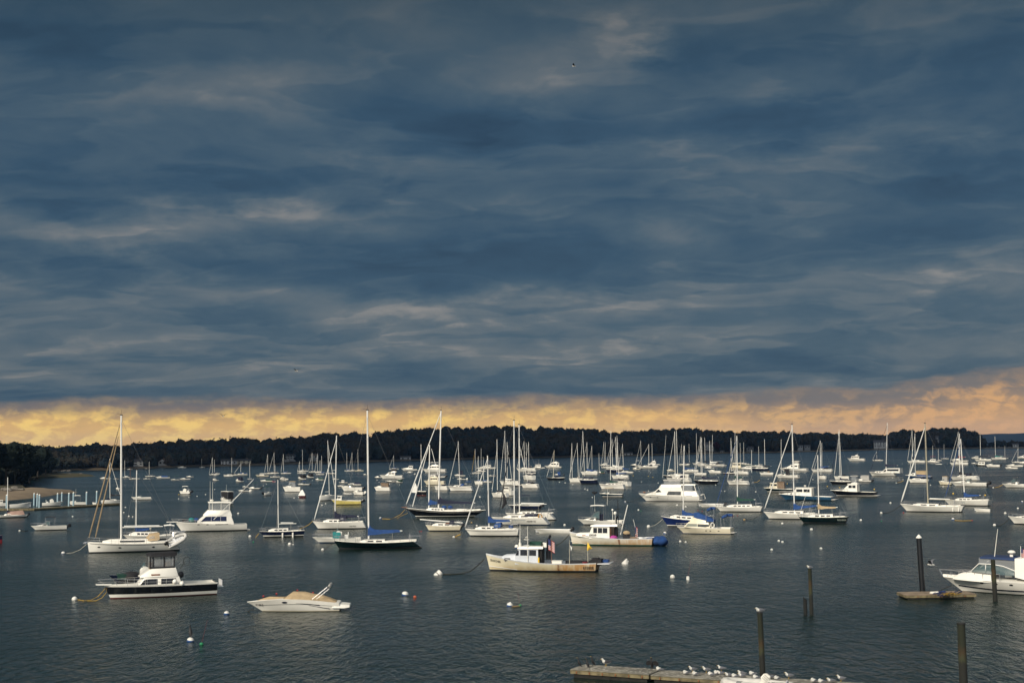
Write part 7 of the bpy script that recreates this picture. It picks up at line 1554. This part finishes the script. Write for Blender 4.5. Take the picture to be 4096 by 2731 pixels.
# buoys
def buoy(label, view, x, y, kind='w', r=.25, group=None, wand=None):
    p = water_pt(*vp(view, x, y+3)); small = (p-C0).dot(_F) > 330
    r *= .74
    M_ = {'w': BUOYW, 'b': BUOYW, 'o': BUOYO, 'y': BUOYY, 'g': BUOYG, 'r': BUOYR, 't': BUOYT}[kind]
    m = MB(); nu, nv = (8, 5) if small else (14, 9)
    m.ball((0, 0, r*.30), (r, r, r*.92), nu, nv)
    if kind == 'b': m.k = [1 if i < nu*int(nv*.62) else 0 for i in range(len(m.f))]
    if small: o = obj('mooring_buoy', m, [M_, BUOYB] if kind == 'b' else M_); o.location = (p.x, p.y, 0)
    else:
        o = empty('mooring_buoy', (p.x, p.y, 0)); o.rotation_euler = (math.sin(x)*.18, math.cos(y)*.18, x)
        obj('buoy_shell', m, [M_, BUOYB] if kind == 'b' else M_, o)
        if r > .17: m = MB(); m.tube([(0, 0, r*1.1), (0, 0, r*1.3)], [r*.22, r*.22], 7); m.tube([(r*.14*math.cos(q*PI/4), 0, r*1.38+r*.14*math.sin(q*PI/4)) for q in range(9)], r*.045, 5); obj('mooring_ring', m, STEEL, o)
    if wand: m = MB(); T = at_depth(*vp(view, *wand), (p-C0).dot(_F)); m.tube([(0, 0, r*.8), (T.x-p.x, T.y-p.y, T.z)], [.012, .007], 5); w_ = obj('wand', m, REDPOLE, o)
    o['label'] = label; o['category'] = 'buoy'; o['group'] = group or 'mooring buoys'
    return p
BZ = [
 ('white buoy with a blue belly tied to the large left sloop', 'H', 155, 478, 'b', .30), ('white buoy on yellow lines off the bow of the black flybridge boat', 'H', 288, 1022, 'w', .30),
 ('white buoy with blue band between the black flybridge boat and the speedboat', 'H', 2076, 1192, 'b', .27), ('white and blue buoy with a black cormorant standing on it', 'H', 1650, 1512, 'b', .30),
 ('small white buoy above the speck of the left motorboat', 'H', 265, 45, 'w', .2), ('white buoy behind the left sloop mast, larger of two', 'H', 927, 42, 'w', .24), ('little white buoy right of the larger one behind the left sloop mast', 'H', 972, 46, 'w', .16),
 ('white buoy under the bow pulpit of the white flybridge boat', 'H', 1416, 138, 'w', .24), ('large white and blue buoy right of the speedboat with an orange float beside it', 'I', 2116, 968, 'b', .36), ('orange float beside the large white and blue buoy', 'I', 2233, 992, 'o', .17),
 ('round white buoy left of the small navy sailboat', 'I', 293, 280, 'w', .27), ('green float below the small navy sailboat', 'I', 333, 342, 'g', .13), ('round white buoy between navy sailboat and the open fishing boat', 'I', 760, 372, 'w', .30),
 ('tiny white float touching the round white buoy near navy sailboat', 'I', 800, 372, 'w', .12), ('white buoy with dark line at the bow of the green racing sloop', 'I', 1148, 436, 'w', .24), ('white and navy buoy on the long yellow line of the black schooner', 'I', 1828, 66, 'b', .28),
 ('white buoy with yellow rope left of the blue covered centre sloop', 'J', 486, 433, 'w', .22), ('white buoy in front of the black schooner stern', 'J', 756, 300, 'w', .22), ('tan weedy buoy behind the centre sloop jib', 'J', 695, 263, 't', .18),
 ('white buoy at the outboard of the low open skiff', 'J', 1788, 292, 'w', .24), ('white and blue buoy alone in the front water with a green float', 'J', 1142, 1243, 'b', .31), ('green float with a red wand tied to the lone front buoy', 'J', 1266, 1237, 'g', .14),
 ('two lobed white buoy right of the rusty lobster boat', 'K', 1440, 906, 'w', .29), ('white buoy, left of two behind the blue tarp', 'K', 1531, 485, 'w', .20), ('white buoy, right of two behind the blue tarp', 'K', 1595, 491, 'w', .16),
 ('large white buoy on the line of the royal blue sailboat', 'K', 1158, 312, 'w', .34), ('white and navy buoy at the bow of the cream flybridge cruiser', 'K', 1350, 390, 'b', .30), ('white buoy with a green speck left of the royal blue sailboat', 'K', 1040, 114, 'w', .22),
 ('tiny green float right of a white buoy', 'K', 1069, 124, 'g', .12), ('white and blue buoy at the bow line of the large motor yacht', 'K', 884, 20, 'b', .24), ('tan weedy buoy below the green covered sloop', 'F', 815, 1405, 't', .22),
 ('white buoy left of the dark green sloop', 'F', 1262, 1450, 'w', .22), ('white buoy right of the dark green sloop stern', 'F', 2186, 1411, 'w', .24), ('pair shaped white buoy below the dark green sloop', 'F', 1604, 1521, 'w', .26),
 ('white buoy on the line of the large right sloop, lower left', 'G', 672, 1326, 'w', .26), ('white buoy left of the large right sloop bow, upper', 'G', 782, 1208, 'w', .24), ('white buoy on a yellow line to a red float, right', 'G', 1517, 1403, 'b', .30),
 ('red float at the end of the yellow line, right', 'G', 1741, 1412, 'r', .13), ('white buoy on the bow line of the right edge motorboat', 'G', 2004, 1470, 'w', .27), ('white buoy above the right edge motorboat bow', 'G', 2131, 1330, 'w', .28),
 ('white buoy near the right edge with a brown line', 'G', 2280, 1271, 'w', .22), ('white and blue buoy close to the right edge', 'G', 2330, 1194, 'b', .26), ('green float below the large right sloop', 'G', 675, 1421, 'g', .12), ('red float under the bow of the large right sloop', 'G', 935, 1322, 'r', .15),
 ('yellow buoy with a green pole right of the black hulled flybridge boat', 'G', 592, 1046, 'y', .22), ('white buoy with yellow line before the low white sloop', 'G', 850, 972, 'w', .22), ('white buoy on yellow line left of the tan topped cabin boat', 'G', 1252, 997, 'w', .22),
 ('white buoy under the tan topped cabin boat', 'G', 1400, 1016, 'w', .24), ('yellow buoy below the white walkaround', 'G', 1520, 1098, 'y', .24), ('yellow buoy behind the bright blue covered right sloop', 'G', 1895, 1117, 'y', .24), ('white buoy on the yellow line of the right edge cuddy', 'G', 1990, 1028, 'w', .24),
 ('yellow buoy left of the black hulled flybridge bow', 'F', 1792, 1011, 'y', .20), ('yellow buoy below the black hulled right sloop', 'F', 1936, 1026, 'y', .20), ('yellow buoy right of the dark green trawler', 'F', 1320, 981, 'y', .18), ('white spar buoy in open water right of the green covered sloop', 'F', 950, 1076, 'w', .22),
 ('white buoy, left of two by the blue furled jib', 'F', 541, 1064, 'w', .2), ('white buoy, right of two by the blue furled jib', 'F', 585, 1068, 'w', .17), ('white buoy with orange line right of the round sterned sloop', 'F', 916, 966, 'w', .18), ('white buoy near the brown hooded sloop', 'F', 1096, 926, 'w', .2), ('white buoy left of the oval sterned small sloop', 'F', 1622, 931, 'w', .2),
 ('white buoy, left of two above the picnic boat', 'E', 411, 1043, 'w', .2), ('larger white buoy, right of two above the picnic boat', 'E', 441, 1055, 'w', .25), ('white buoy under the navy sloop bow', 'E', 268, 992, 'w', .22), ('white buoy with yellow line left of the navy sloop', 'E', 184, 969, 'w', .18), ('white buoy far left on a yellow line by the low black sloop', 'E', 112, 960, 'w', .18),
 ('white buoy left of the large motor yacht bridge', 'E', 1272, 971, 'w', .22), ('white buoy above the large motor yacht bow', 'E', 1158, 1066, 'w', .2), ('small white spar buoy in the open gap, right centre', 'E', 1075, 958, 'w', .18), ('yellow buoy, left of the right centre four', 'E', 978, 887, 'y', .2), ('yellow buoy with a tall pole in the right centre gap', 'E', 1157, 892, 'y', .2), ('yellow buoy, right of the right centre four', 'E', 1210, 905, 'y', .2),
 ('small white buoy under the long low sloop', 'E', 1048, 833, 'w', .18), ('white float at the foot of the bird antenna', 'E', 497, 1143, 'w', .18), ('white buoy behind the blue sailboat mast, left', 'E', 1495, 1234, 'w', .26), ('white buoy with line behind the blue sailboat mast, right', 'E', 1594, 1254, 'w', .26),
 ('white buoy at the yellow boat bow, lower', 'B', 1730, 1233, 'w', .22), ('white buoy at the yellow boat bow, upper', 'B', 1772, 1216, 'w', .2), ('white buoy left of the red dinghy with white cover', 'B', 1400, 1148, 'w', .2), ('white and green buoy above the navy sailboat', 'B', 744, 1331, 'w', .24), ('white buoy under the T top boat, nearest its stern', 'B', 360, 1108, 'w', .22),
 ('yellow float left of the T top boat', 'A', 2103, 1106, 'y', .18), ('low raft like white float behind the centre sloop jib', 'D', 645, 1138, 'w', .28), ('white buoy left of the red flag sloop', 'D', 790, 1031, 'w', .2), ('weedy white buoy at left with a trailing line', 'A', 230, 1535, 'w', .2)]
for z in BZ: buoy(*z, wand={'green float with a red wand tied to the lone front buoy': (1270, 1060), 'white spar buoy in open water right of the green covered sloop': (953, 1035), 'small white spar buoy in the open gap, right centre': (1075, 912), 'yellow buoy with a tall pole in the right centre gap': (1162, 845)}.get(z[0]))
buoy('green float with a tall red wand right of the cormorant buoy', 'H', 1780, 1547, 'g', .16, wand=(1777, 1255))
FAR = [('A', 2222, 1141), ('A', 2318, 1128), ('A', 2100, 1158), ('A', 1475, 1258), ('A', 1456, 1320), ('B', 465, 1047), ('B', 1038, 1004), ('B', 1420, 955), ('B', 1615, 940), ('B', 1075, 985), ('C', 905, 940), ('C', 930, 962), ('C', 1055, 983), ('C', 1170, 993), ('C', 1215, 860), ('C', 1490, 1010), ('C', 1775, 862), ('C', 1800, 912), ('C', 1850, 925), ('C', 2010, 860),
       ('C', 2035, 865), ('D', 1485, 842), ('D', 1580, 962), ('D', 1645, 970), ('E', 735, 830), ('E', 1165, 832), ('E', 1182, 850), ('F', 480, 998), ('F', 480, 872), ('F', 1525, 852), ('G', 740, 745), ('G', 920, 745), ('G', 808, 912), ('G', 930, 932), ('G', 1450, 745), ('G', 1905, 800), ('M', 215, 243), ('M', 705, 231), ('M', 286, 155), ('M', 322, 166)]
for v, x, y in FAR: buoy('small plain white mooring buoy bobbing among the moored boats', v, x, y, 'w', .19, 'small white mooring buoys')
RB = [('B', 2120, 860), ('B', 2150, 868), ('B', 2185, 890), ('B', 2200, 912), ('B', 2215, 908), ('B', 2155, 885), ('K', 1740, 118), ('K', 1790, 128), ('K', 1905, 100), ('K', 2080, 165), ('K', 2150, 185), ('K', 2205, 180), ('I', 452, 980), ('I', 605, 952), ('I', 852, 912), ('I', 1036, 940), ('C', 1410, 1541), ('C', 1430, 1540), ('F', 1025, 0+1690-1600+870)]
for v, x, y in RB[:-1]: buoy('tiny red lobster float on the water', v, x, y, 'r', .11, 'tiny red lobster floats')
# drum and cone buoys
p = water_pt(*vp('J', 300, 876)); o = empty('drum_buoy', (p.x, p.y, 0), .4, 'tilted white drum buoy with a dark band on the rusty lobster boat mooring', 'buoy'); o.rotation_euler = (.1, .85, .4)
m = MB(); m.tube([(0, 0, -.3), (0, 0, -.28), (0, 0, .36), (0, 0, .38)], [.2, .30, .30, .2], 14); obj('drum', m, BUOYW, o); m = MB(); m.tube([(0, 0, -.02), (0, 0, .05)], [.305, .305], 14); obj('band', m, RUBBER, o)
p = water_pt(*vp('K', 882, 748)); o = empty('cone_buoy', (p.x, p.y, 0), 0, 'white cone shaped buoy leaning in the water right of the lobster boat', 'buoy'); o.rotation_euler = (0, .35, 0)
m = MB(); m.tube([(0, 0, -.2), (0, 0, 0), (0, 0, .55)], [.28, .34, .04], 12); obj('cone', m, BUOYW, o); m = MB(); m.box((.2, 0, .25), (.05, .3, .3)); obj('fin', m, BUOYW, o)
p = water_pt(*vp('K', 1622, 934)); o = empty('can_buoy', (p.x, p.y, 0), 0, 'small white can float with a long thin red wand', 'buoy'); m = MB(); m.tube([(0, 0, -.2), (0, 0, .25), (0, 0, .30)], [.13, .13, .09], 10); obj('can', m, BUOYW, o)
T = at_depth(*vp('K', 1665, 690), (p-C0).dot(_F)); m = MB(); m.tube([(0, 0, .3), ((T.x-p.x)*.4, 0, T.z*.5), (T.x-p.x, 0, T.z)], [.016, .012, .008], 5); obj('wand', m, REDPOLE, o)
# mooring lines: photo polyline, rising from the water at its first point
def line(label, pts, m_, r=.03, view=None, sink=None):
    P0 = water_pt(*vp(view, *pts[0])); Pn = water_pt(*vp(view, *pts[0])); d = (P0-C0).dot(_F); m = MB(); Q = []
    for q in pts:
        a = at_depth(*vp(view, *q), d)
        if a.z < .02: a = water_pt(*vp(view, *q), .03)
        Q.append(a)
    m.tube(Q, r, 5); obj('mooring_line', m, m_, None, True, label=label, category='rope', group='mooring lines')
for a in [('yellow mooring line, upper of two at the black flybridge boat', [(315, 1018), (400, 1032), (480, 1025), (560, 985), (620, 925), (665, 868)], ROPEY, .024, 'H'), ('yellow mooring line, lower of two at the black flybridge boat', [(440, 1036), (540, 1032), (610, 1000), (660, 940), (668, 880)], ROPEY, .024, 'H'),
          ('pale green mooring line of the large left sloop', [(190, 478), (270, 468), (350, 435), (430, 370)], ROPEW, .025, 'H'), ('short yellow line at the bow of the small navy sailboat', [(360, 290), (380, 265), (400, 240)], ROPEY, .034, 'I'), ('yellow line off the bow of the navy covered sloop', [(870, 190), (940, 165), (985, 140), (1030, 98)], ROPEY, .034, 'I'),
          ('long dark and yellow mooring line of the black schooner', [(965, 1392), (1060, 1396), (1110, 1380), (1180, 1345), (1235, 1285)], ROPEY, .034, 'C'), ('second yellow mooring line of the black schooner', [(1140, 1388), (1200, 1355), (1265, 1328), (1250, 1285)], ROPEY, .032, 'C'),
          ('dark weedy mooring line of the rusty lobster boat', [(340, 868), (450, 870), (570, 862), (680, 835), (770, 765), (845, 690)], ROPED, .045, 'J'), ('dark chain line from the second lobster boat bow', [(-170, 640) if 0 else (70, 528), (130, 500), (180, 455), (220, 410)], ROPED, .05, 'K'),
          ('yellow pickup rope left of the centre sloop', [(500, 430), (530, 415), (565, 402)], ROPEY, .07, 'J'), ('dark mooring line of the large motor yacht', [(900, 1197), (960, 1192), (1030, 1165), (1100, 1120)], ROPED, .04, 'E'), ('pale mooring line of the royal blue sailboat', [(1185, 305), (1230, 295), (1280, 260), (1325, 220)], ROPEW, .03, 'K'),
          ('dark mooring line of the large right sloop', [(690, 1328), (760, 1320), (830, 1290), (905, 1235)], ROPED, .045, 'G'), ('yellow floating line between a white buoy and a red float', [(1540, 1412), (1620, 1416), (1735, 1413)], ROPEY, .034, 'G'), ('dark mooring line of the right edge motorboat', [(2020, 1478), (2070, 1475), (2130, 1440), (2185, 1385)], ROPED, .04, 'G'),
          ('yellow mooring line of the right edge cuddy', [(2005, 1028), (2050, 1020), (2100, 995)], ROPEY, .06, 'G'), ('yellow line left of the low white sloop at right', [(865, 970), (900, 962), (935, 945)], ROPEY, .06, 'G'), ('dark weedy line trailing from a left buoy', [(245, 1536), (290, 1540), (330, 1530)], ROPED, .05, 'A'), ('dark line from the tan weedy buoy to the green covered sloop', [(830, 1405), (920, 1395), (980, 1360), (1040, 1310)], ROPED, .035, 'F'),
          ('dark bow line of the white express cruiser to the small float', [(545, 655), (600, 625), (680, 595)], ROPED, .03, 'N'), ('dark line at the bow of the green racing sloop', [(1165, 440), (1210, 400), (1282, 345)], ROPED, .03, 'I'), ('orange line right of the round sterned sloop', [(930, 966), (965, 962), (1000, 938)], ROPEY, .06, 'F'), ('brown line joining the lone front buoy to a green float', [(1170, 1248), (1220, 1246), (1262, 1240)], BUOYT, .04, 'J')]: line(*a[:3], a[3], a[4])

# ---- birds
def spine(mb, pts, n=10, flat=1.0, mi=0):
    """continuous body along (x, z, radius) in the x-z plane"""
    P = [Vector((x, 0, z)) for x, z, r in pts]; R = []
    for i, (x, z, r) in enumerate(pts):
        d = (P[min(i+1, len(P)-1)]-P[max(i-1, 0)]).normalized(); w = Vector((-d.z, 0, d.x))
        R.append([P[i]+w*(r*math.cos(2*PI*j/n))+Vector((0, r*flat*math.sin(2*PI*j/n), 0)) for j in range(n)])
    mb.loft(R, True, mi)
def bird_mesh():
    g = {}
    def pk(nm, f): m = MB(); f(m); me = m; g[nm] = me
    pk('stand', lambda m: spine(m, [(-.21, .145, .012), (-.15, .15, .04), (-.06, .155, .072), (.03, .165, .082), (.09, .195, .066), (.115, .235, .044), (.125, .27, .040), (.15, .29, .036), (.178, .288, .012)]))
    pk('sit', lambda m: spine(m, [(-.22, .075, .012), (-.15, .075, .045), (-.06, .08, .075), (.04, .085, .085), (.10, .11, .066), (.12, .145, .046), (.13, .17, .042), (.155, .182, .036), (.182, .178, .012)]))
    pk('tuck', lambda m: spine(m, [(-.22, .08, .012), (-.15, .08, .048), (-.06, .088, .080), (.04, .095, .088), (.09, .12, .075), (.10, .16, .052), (.07, .185, .042), (.03, .185, .030), (.0, .175, .010)]))
    pk('cormorant', lambda m: spine(m, [(-.17, .02, .02), (-.12, .09, .045), (-.06, .18, .082), (.0, .29, .095), (.04, .40, .068), (.05, .49, .036), (.035, .56, .030), (.05, .62, .034), (.085, .635, .024), (.11, .63, .008)]))
    def wing(m, s, z0, up=0):
        R = []
        for q in range(9):
            t = q/8; x = lerp(.075, -.27, t); rb = float(np.interp(x, [-.27, -.2, -.06, .03, .075], [.012, .035, .084, .092, .070])); zc = z0+.0+.012*t
            R.append([(x, s*rb*math.sin(a), zc+rb*math.cos(a)) for a in (.12, .6, 1.1, 1.6, 1.95)]+[(x, s*rb*.8*math.sin(a), zc+rb*.8*math.cos(a)) for a in (1.9, 1.1, .2)])
        m.loft(R)
    for s in (1, -1):
        pk('w%d' % s, lambda m, s=s: wing(m, s, .155)); pk('v%d' % s, lambda m, s=s: wing(m, s, .078))
    return g
BM = bird_mesh()
def gull(label, P, yaw, pose='stand', k=1.0, back=None, group='gulls on the dock'):
    r = empty('gull', P, yaw, label, 'gull', group); r.scale = (k, k, k); st = pose == 'stand'
    obj('body', BM[pose], GULLW, r)
    for s in (1, -1):
        obj('wing', BM['%s%d' % ('w' if st else 'v', s)], back or GULLG, r)
        if st: m = MB(); m.tube([(.0, s*.03, .10), (-.005, s*.03, .0), (.03, s*.03, .004)], [.009, .006, .008], 5); obj('leg', m, BEAK, r)
    if pose != 'tuck': z = .285 if st else .176; m = MB(); m.tube([(.17, 0, z), (.205, 0, z-.004), (.225, 0, z-.014)], [.012, .009, .003], 6); obj('beak', m, BEAK, r)
    return r
def cormorant(label, P, yaw, k=1.0, spread=0.0, group='cormorants'):
    r = empty('cormorant', P, yaw, label, 'cormorant', group); r.scale = (k, k, k); obj('body', BM['cormorant'], BIRDB, r)
    for s in (1, -1):
        m = MB()
        if spread:
            R = []
            for q, (y, z, c) in enumerate([(.05, .35, .12), (.13, .40+.05*spread, .22), (.23, .34+.16*spread, .24), (.31, .24+.3*spread, .16), (.34, .16+.4*spread, .04)]): R.append([(-.0-.02*q, s*y, z+.02), (-.03-.02*q, s*y, z+.035), (-.06-.02*q, s*(y+.02), z-c), (-.045-.02*q, s*(y+.02), z-c)])
            m.loft(R)
        else: spine(m, [(.03, .37, .02), (-.02, .29, .05), (-.08, .18, .045), (-.15, .06, .012)], 8, .5); m.v = [(x, y+s*.075, z) for x, y, z in m.v]
        obj('wing', m, BIRDB, r)
        m = MB(); m.tube([(-.04, s*.04, .12), (-.02, s*.04, .0), (.04, s*.045, .005)], [.014, .01, .014], 5); obj('leg', m, BIRDB, r)
    m = MB(); m.tube([(.10, 0, .632), (.15, 0, .628), (.17, 0, .617)], [.013, .009, .004], 6); obj('beak', m, BEAK, r)
    return r
dz = .425
cormorant('black cormorant standing at the left tip of the dock', dock_pt(*vp('L', 195, 1222)), PI, .72)
cormorant('black cormorant, second from the left tip of the dock, hunched', dock_pt(*vp('L', 293, 1228)), 2.4, .66)
cormorant('brown black cormorant leaning on the far edge of the dock', dock_pt(*vp('L', 355, 1206)), PI+.3, .74)
cormorant('large black cormorant drying its wings in the middle of the dock', dock_pt(*vp('L', 1050, 1247)), 4.3, .92, .35)
gull('black backed gull facing left on the bare left part of the dock', dock_pt(*vp('L', 510, 1212)), PI+.1, 'stand', 1.25, mat('slate black feathers', (.03, .03, .035), .8))
GL = [('gull resting beside the wing drying cormorant', 1135, 1268, 'tuck', PI), ('gull sitting low near the front edge, left of the dock flock', 1450, 1310, 'tuck', 3.4), ('upright gull behind two sitting ones, left of the dock flock', 1528, 1285, 'stand', PI+.2), ('gull crouched at the front edge in front of an upright gull', 1560, 1322, 'tuck', 3.3),
      ('plump grey gull standing alone on the far edge of the dock', 1690, 1290, 'stand', PI), ('gull asleep near the front edge, centre of the dock flock', 1745, 1328, 'tuck', 3.0), ('white headed gull with dark wings standing above the flock', 1868, 1275, 'stand', 2.9), ('gull sitting close under the white headed standing gull', 1860, 1312, 'sit', PI), ('small gull tucked left of the sitting pair', 1815, 1312, 'tuck', 3.3),
      ('gull sitting left of the inflatable dinghy', 1955, 1335, 'sit', PI), ('gull at the front edge just above the inflatable dinghy', 2025, 1350, 'tuck', 3.2), ('gull on the far edge, upper of a stacked pair', 2105, 1312, 'sit', 2.9), ('gull on the near side, lower of a stacked pair', 2110, 1340, 'sit', PI)]
for lb, x, y, ps, yw in GL: gull(lb, dock_pt(*vp('L', x, y)), yw, ps, 1.0 if ps == 'stand' else .98)
GZ = [('gull dozing left of the tall piling foot', 810, 560, 'tuck', PI), ('gull sitting right of the tall piling foot', 1015, 548, 'sit', PI+.1), ('ruffled gull beside the striped outboard engine', 1115, 572, 'tuck', 3.6), ('gull standing alone right of the tall piling', 1285, 552, 'stand', PI), ('small gull sitting low on the right part of the dock', 1645, 606, 'tuck', 3.5), ('gull barely rising above the bottom edge of the photo', 1755, 618, 'tuck', 3.4),
      ('gull sitting near the right end of the dock flock', 1895, 602, 'sit', PI), ('upright pale gull at the far right of the dock flock', 2040, 592, 'stand', PI-.1), ('tiny gull lying flat behind the flock, near the far edge', 755, 505, 'tuck', PI)]
for lb, x, y, ps, yw in GZ: gull(lb, dock_pt(*vp('Z', x, y)), yw, ps)
gull('gull standing on top of the tall mossy piling', TOP1+Vector((0, 0, .04)), PI+.2, 'sit', 1.15, group='gulls on pilings'); gull('gull sitting on the piling beside the broken stump', TOP2+Vector((0, 0, .01)), PI, 'sit', 1.0, group='gulls on pilings')
pb = water_pt(*vp('H', 1650, 1515)); cormorant('black cormorant perched on the white and blue buoy', Vector((pb.x, pb.y, .30)), 2.0, 1.1)
wb, wq = WALK; wp = wb.c+wb.h*wq[0]; cormorant('black cormorant with half open wings on the tall antenna of the walkaround boat', Vector((wp.x, wp.y, wq[1])), 4.5, 1.15, .6)
lq = LOB1.pv('J', 1535, 532); lp = LOB1.c+LOB1.h*lq[0]; gull('white gull on the wheelhouse roof of the rusty lobster boat', Vector((lp.x, lp.y, lq[1])), PI, 'stand', 1.25, GULLW, 'gulls on boats')
def flying(label, view, x, y, dep, k=1.0, up=.5, m_=GULLG, yaw=PI):
    P = at_depth(*vp(view, x, y), dep); r = empty('flying_gull', P, yaw, label, 'gull', 'gulls in the air'); r.scale = (k, k, k)
    m = MB(); spine(m, [(-.24, .0, .012), (-.15, .0, .045), (0, 0, .075), (.10, .01, .06), (.16, .02, .042), (.21, .02, .035), (.24, .015, .01)]); obj('body', m, GULLW, r)
    for s in (1, -1):
        R = []
        for y_, z_, c, x_ in ((.05, .02, .10, 0), (.25, .10+up*.18, .10, .03), (.45, .08+up*.30, .07, -.02), (.66, up*.42, .015, -.12)): R.append([(x_+c, s*y_, z_), (x_, s*y_, z_+.015), (x_-c, s*y_, z_)])
        m = MB(); m.loft(R); obj('wing', m, m_, r)
    m = MB(); m.tube([(.235, 0, .015), (.275, 0, .008)], [.01, .004], 5); obj('beak', m, BEAK, r)
g_ = flying('white gull with lifted wings beside the radio mast of the rusty lobster boat', 'J', 1342, 462, LOB1.dep-.2, 1.1, .5, GULLW)
flying('gull flying low over the water right of the cone capped piling', 'N', 468, 392, 95, 1.0, .8, GULLG, 2.6)
flying('tiny dark bird high in the clouds left of centre', 'P', 1186, 1483, 170, 1.0, .5, BIRDB, 2.5)
flying('tiny dark bird in front of the low bright sky, left of the navy covered sloop', 'P', 893, 1665, 190, .9, .9, BIRDB, 2.2)
flying('small bird gliding before the upper cloud bank, right of centre', 'P', 2296, 266, 160, .9, .5, BIRDB, 2.9)
# inflatable dinghy at the bottom edge with its striped engine
pA, pB = water_pt(*vp('L', 1965, 1405)), water_pt(*vp('Z', 1100, 640))
b = dinghy_infl('grey white inflatable dinghy nosing against the dock at the bottom edge', 'Z', 430, 1250, 790, 6, INFL, None, L=3.2, lift=.08)
b.part('bow_patch', MB().tube([(b.L*.20, .19*b.L*.9+.02, .34), (b.L*.27, .19*b.L*.82+.02, .35)], [.235, .232], 12), mat('grey rubber patch', (.18, .19, .19), .7))
eng = b.outboard(b.X(925), .35, .62, .58, -.75, mat('white engine cowling', (.70, .68, .62), .35))
for k_ in range(3):
    m = MB(); m.box((-.02, 0, .09+.085*k_), (.28, .24, .016)); o = obj('cowling_stripe', m, RUBBER, eng)

# ---- the air over the harbour
def haze():
    M = bpy.data.materials.new('harbour haze'); M.use_nodes = True; t = NT(M.node_tree); t.n.remove(t.n['Principled BSDF'])
    v = t.new('ShaderNodeVolumePrincipled'); v.inputs['Color'].default_value = (.26, .52, 1.0, 1); v.inputs['Density'].default_value = 3.0e-5; v.inputs['Anisotropy'].default_value = 0.0
    t.l.new(v.outputs[0], t.n['Material Output'].inputs['Volume'])
    mb = MB(); mb.box((0, 4300, 54), (13000, 9800, 112)); obj('haze', mb, M, None, False, kind='stuff', label='thin blue evening haze over the harbour', category='haze')
haze()
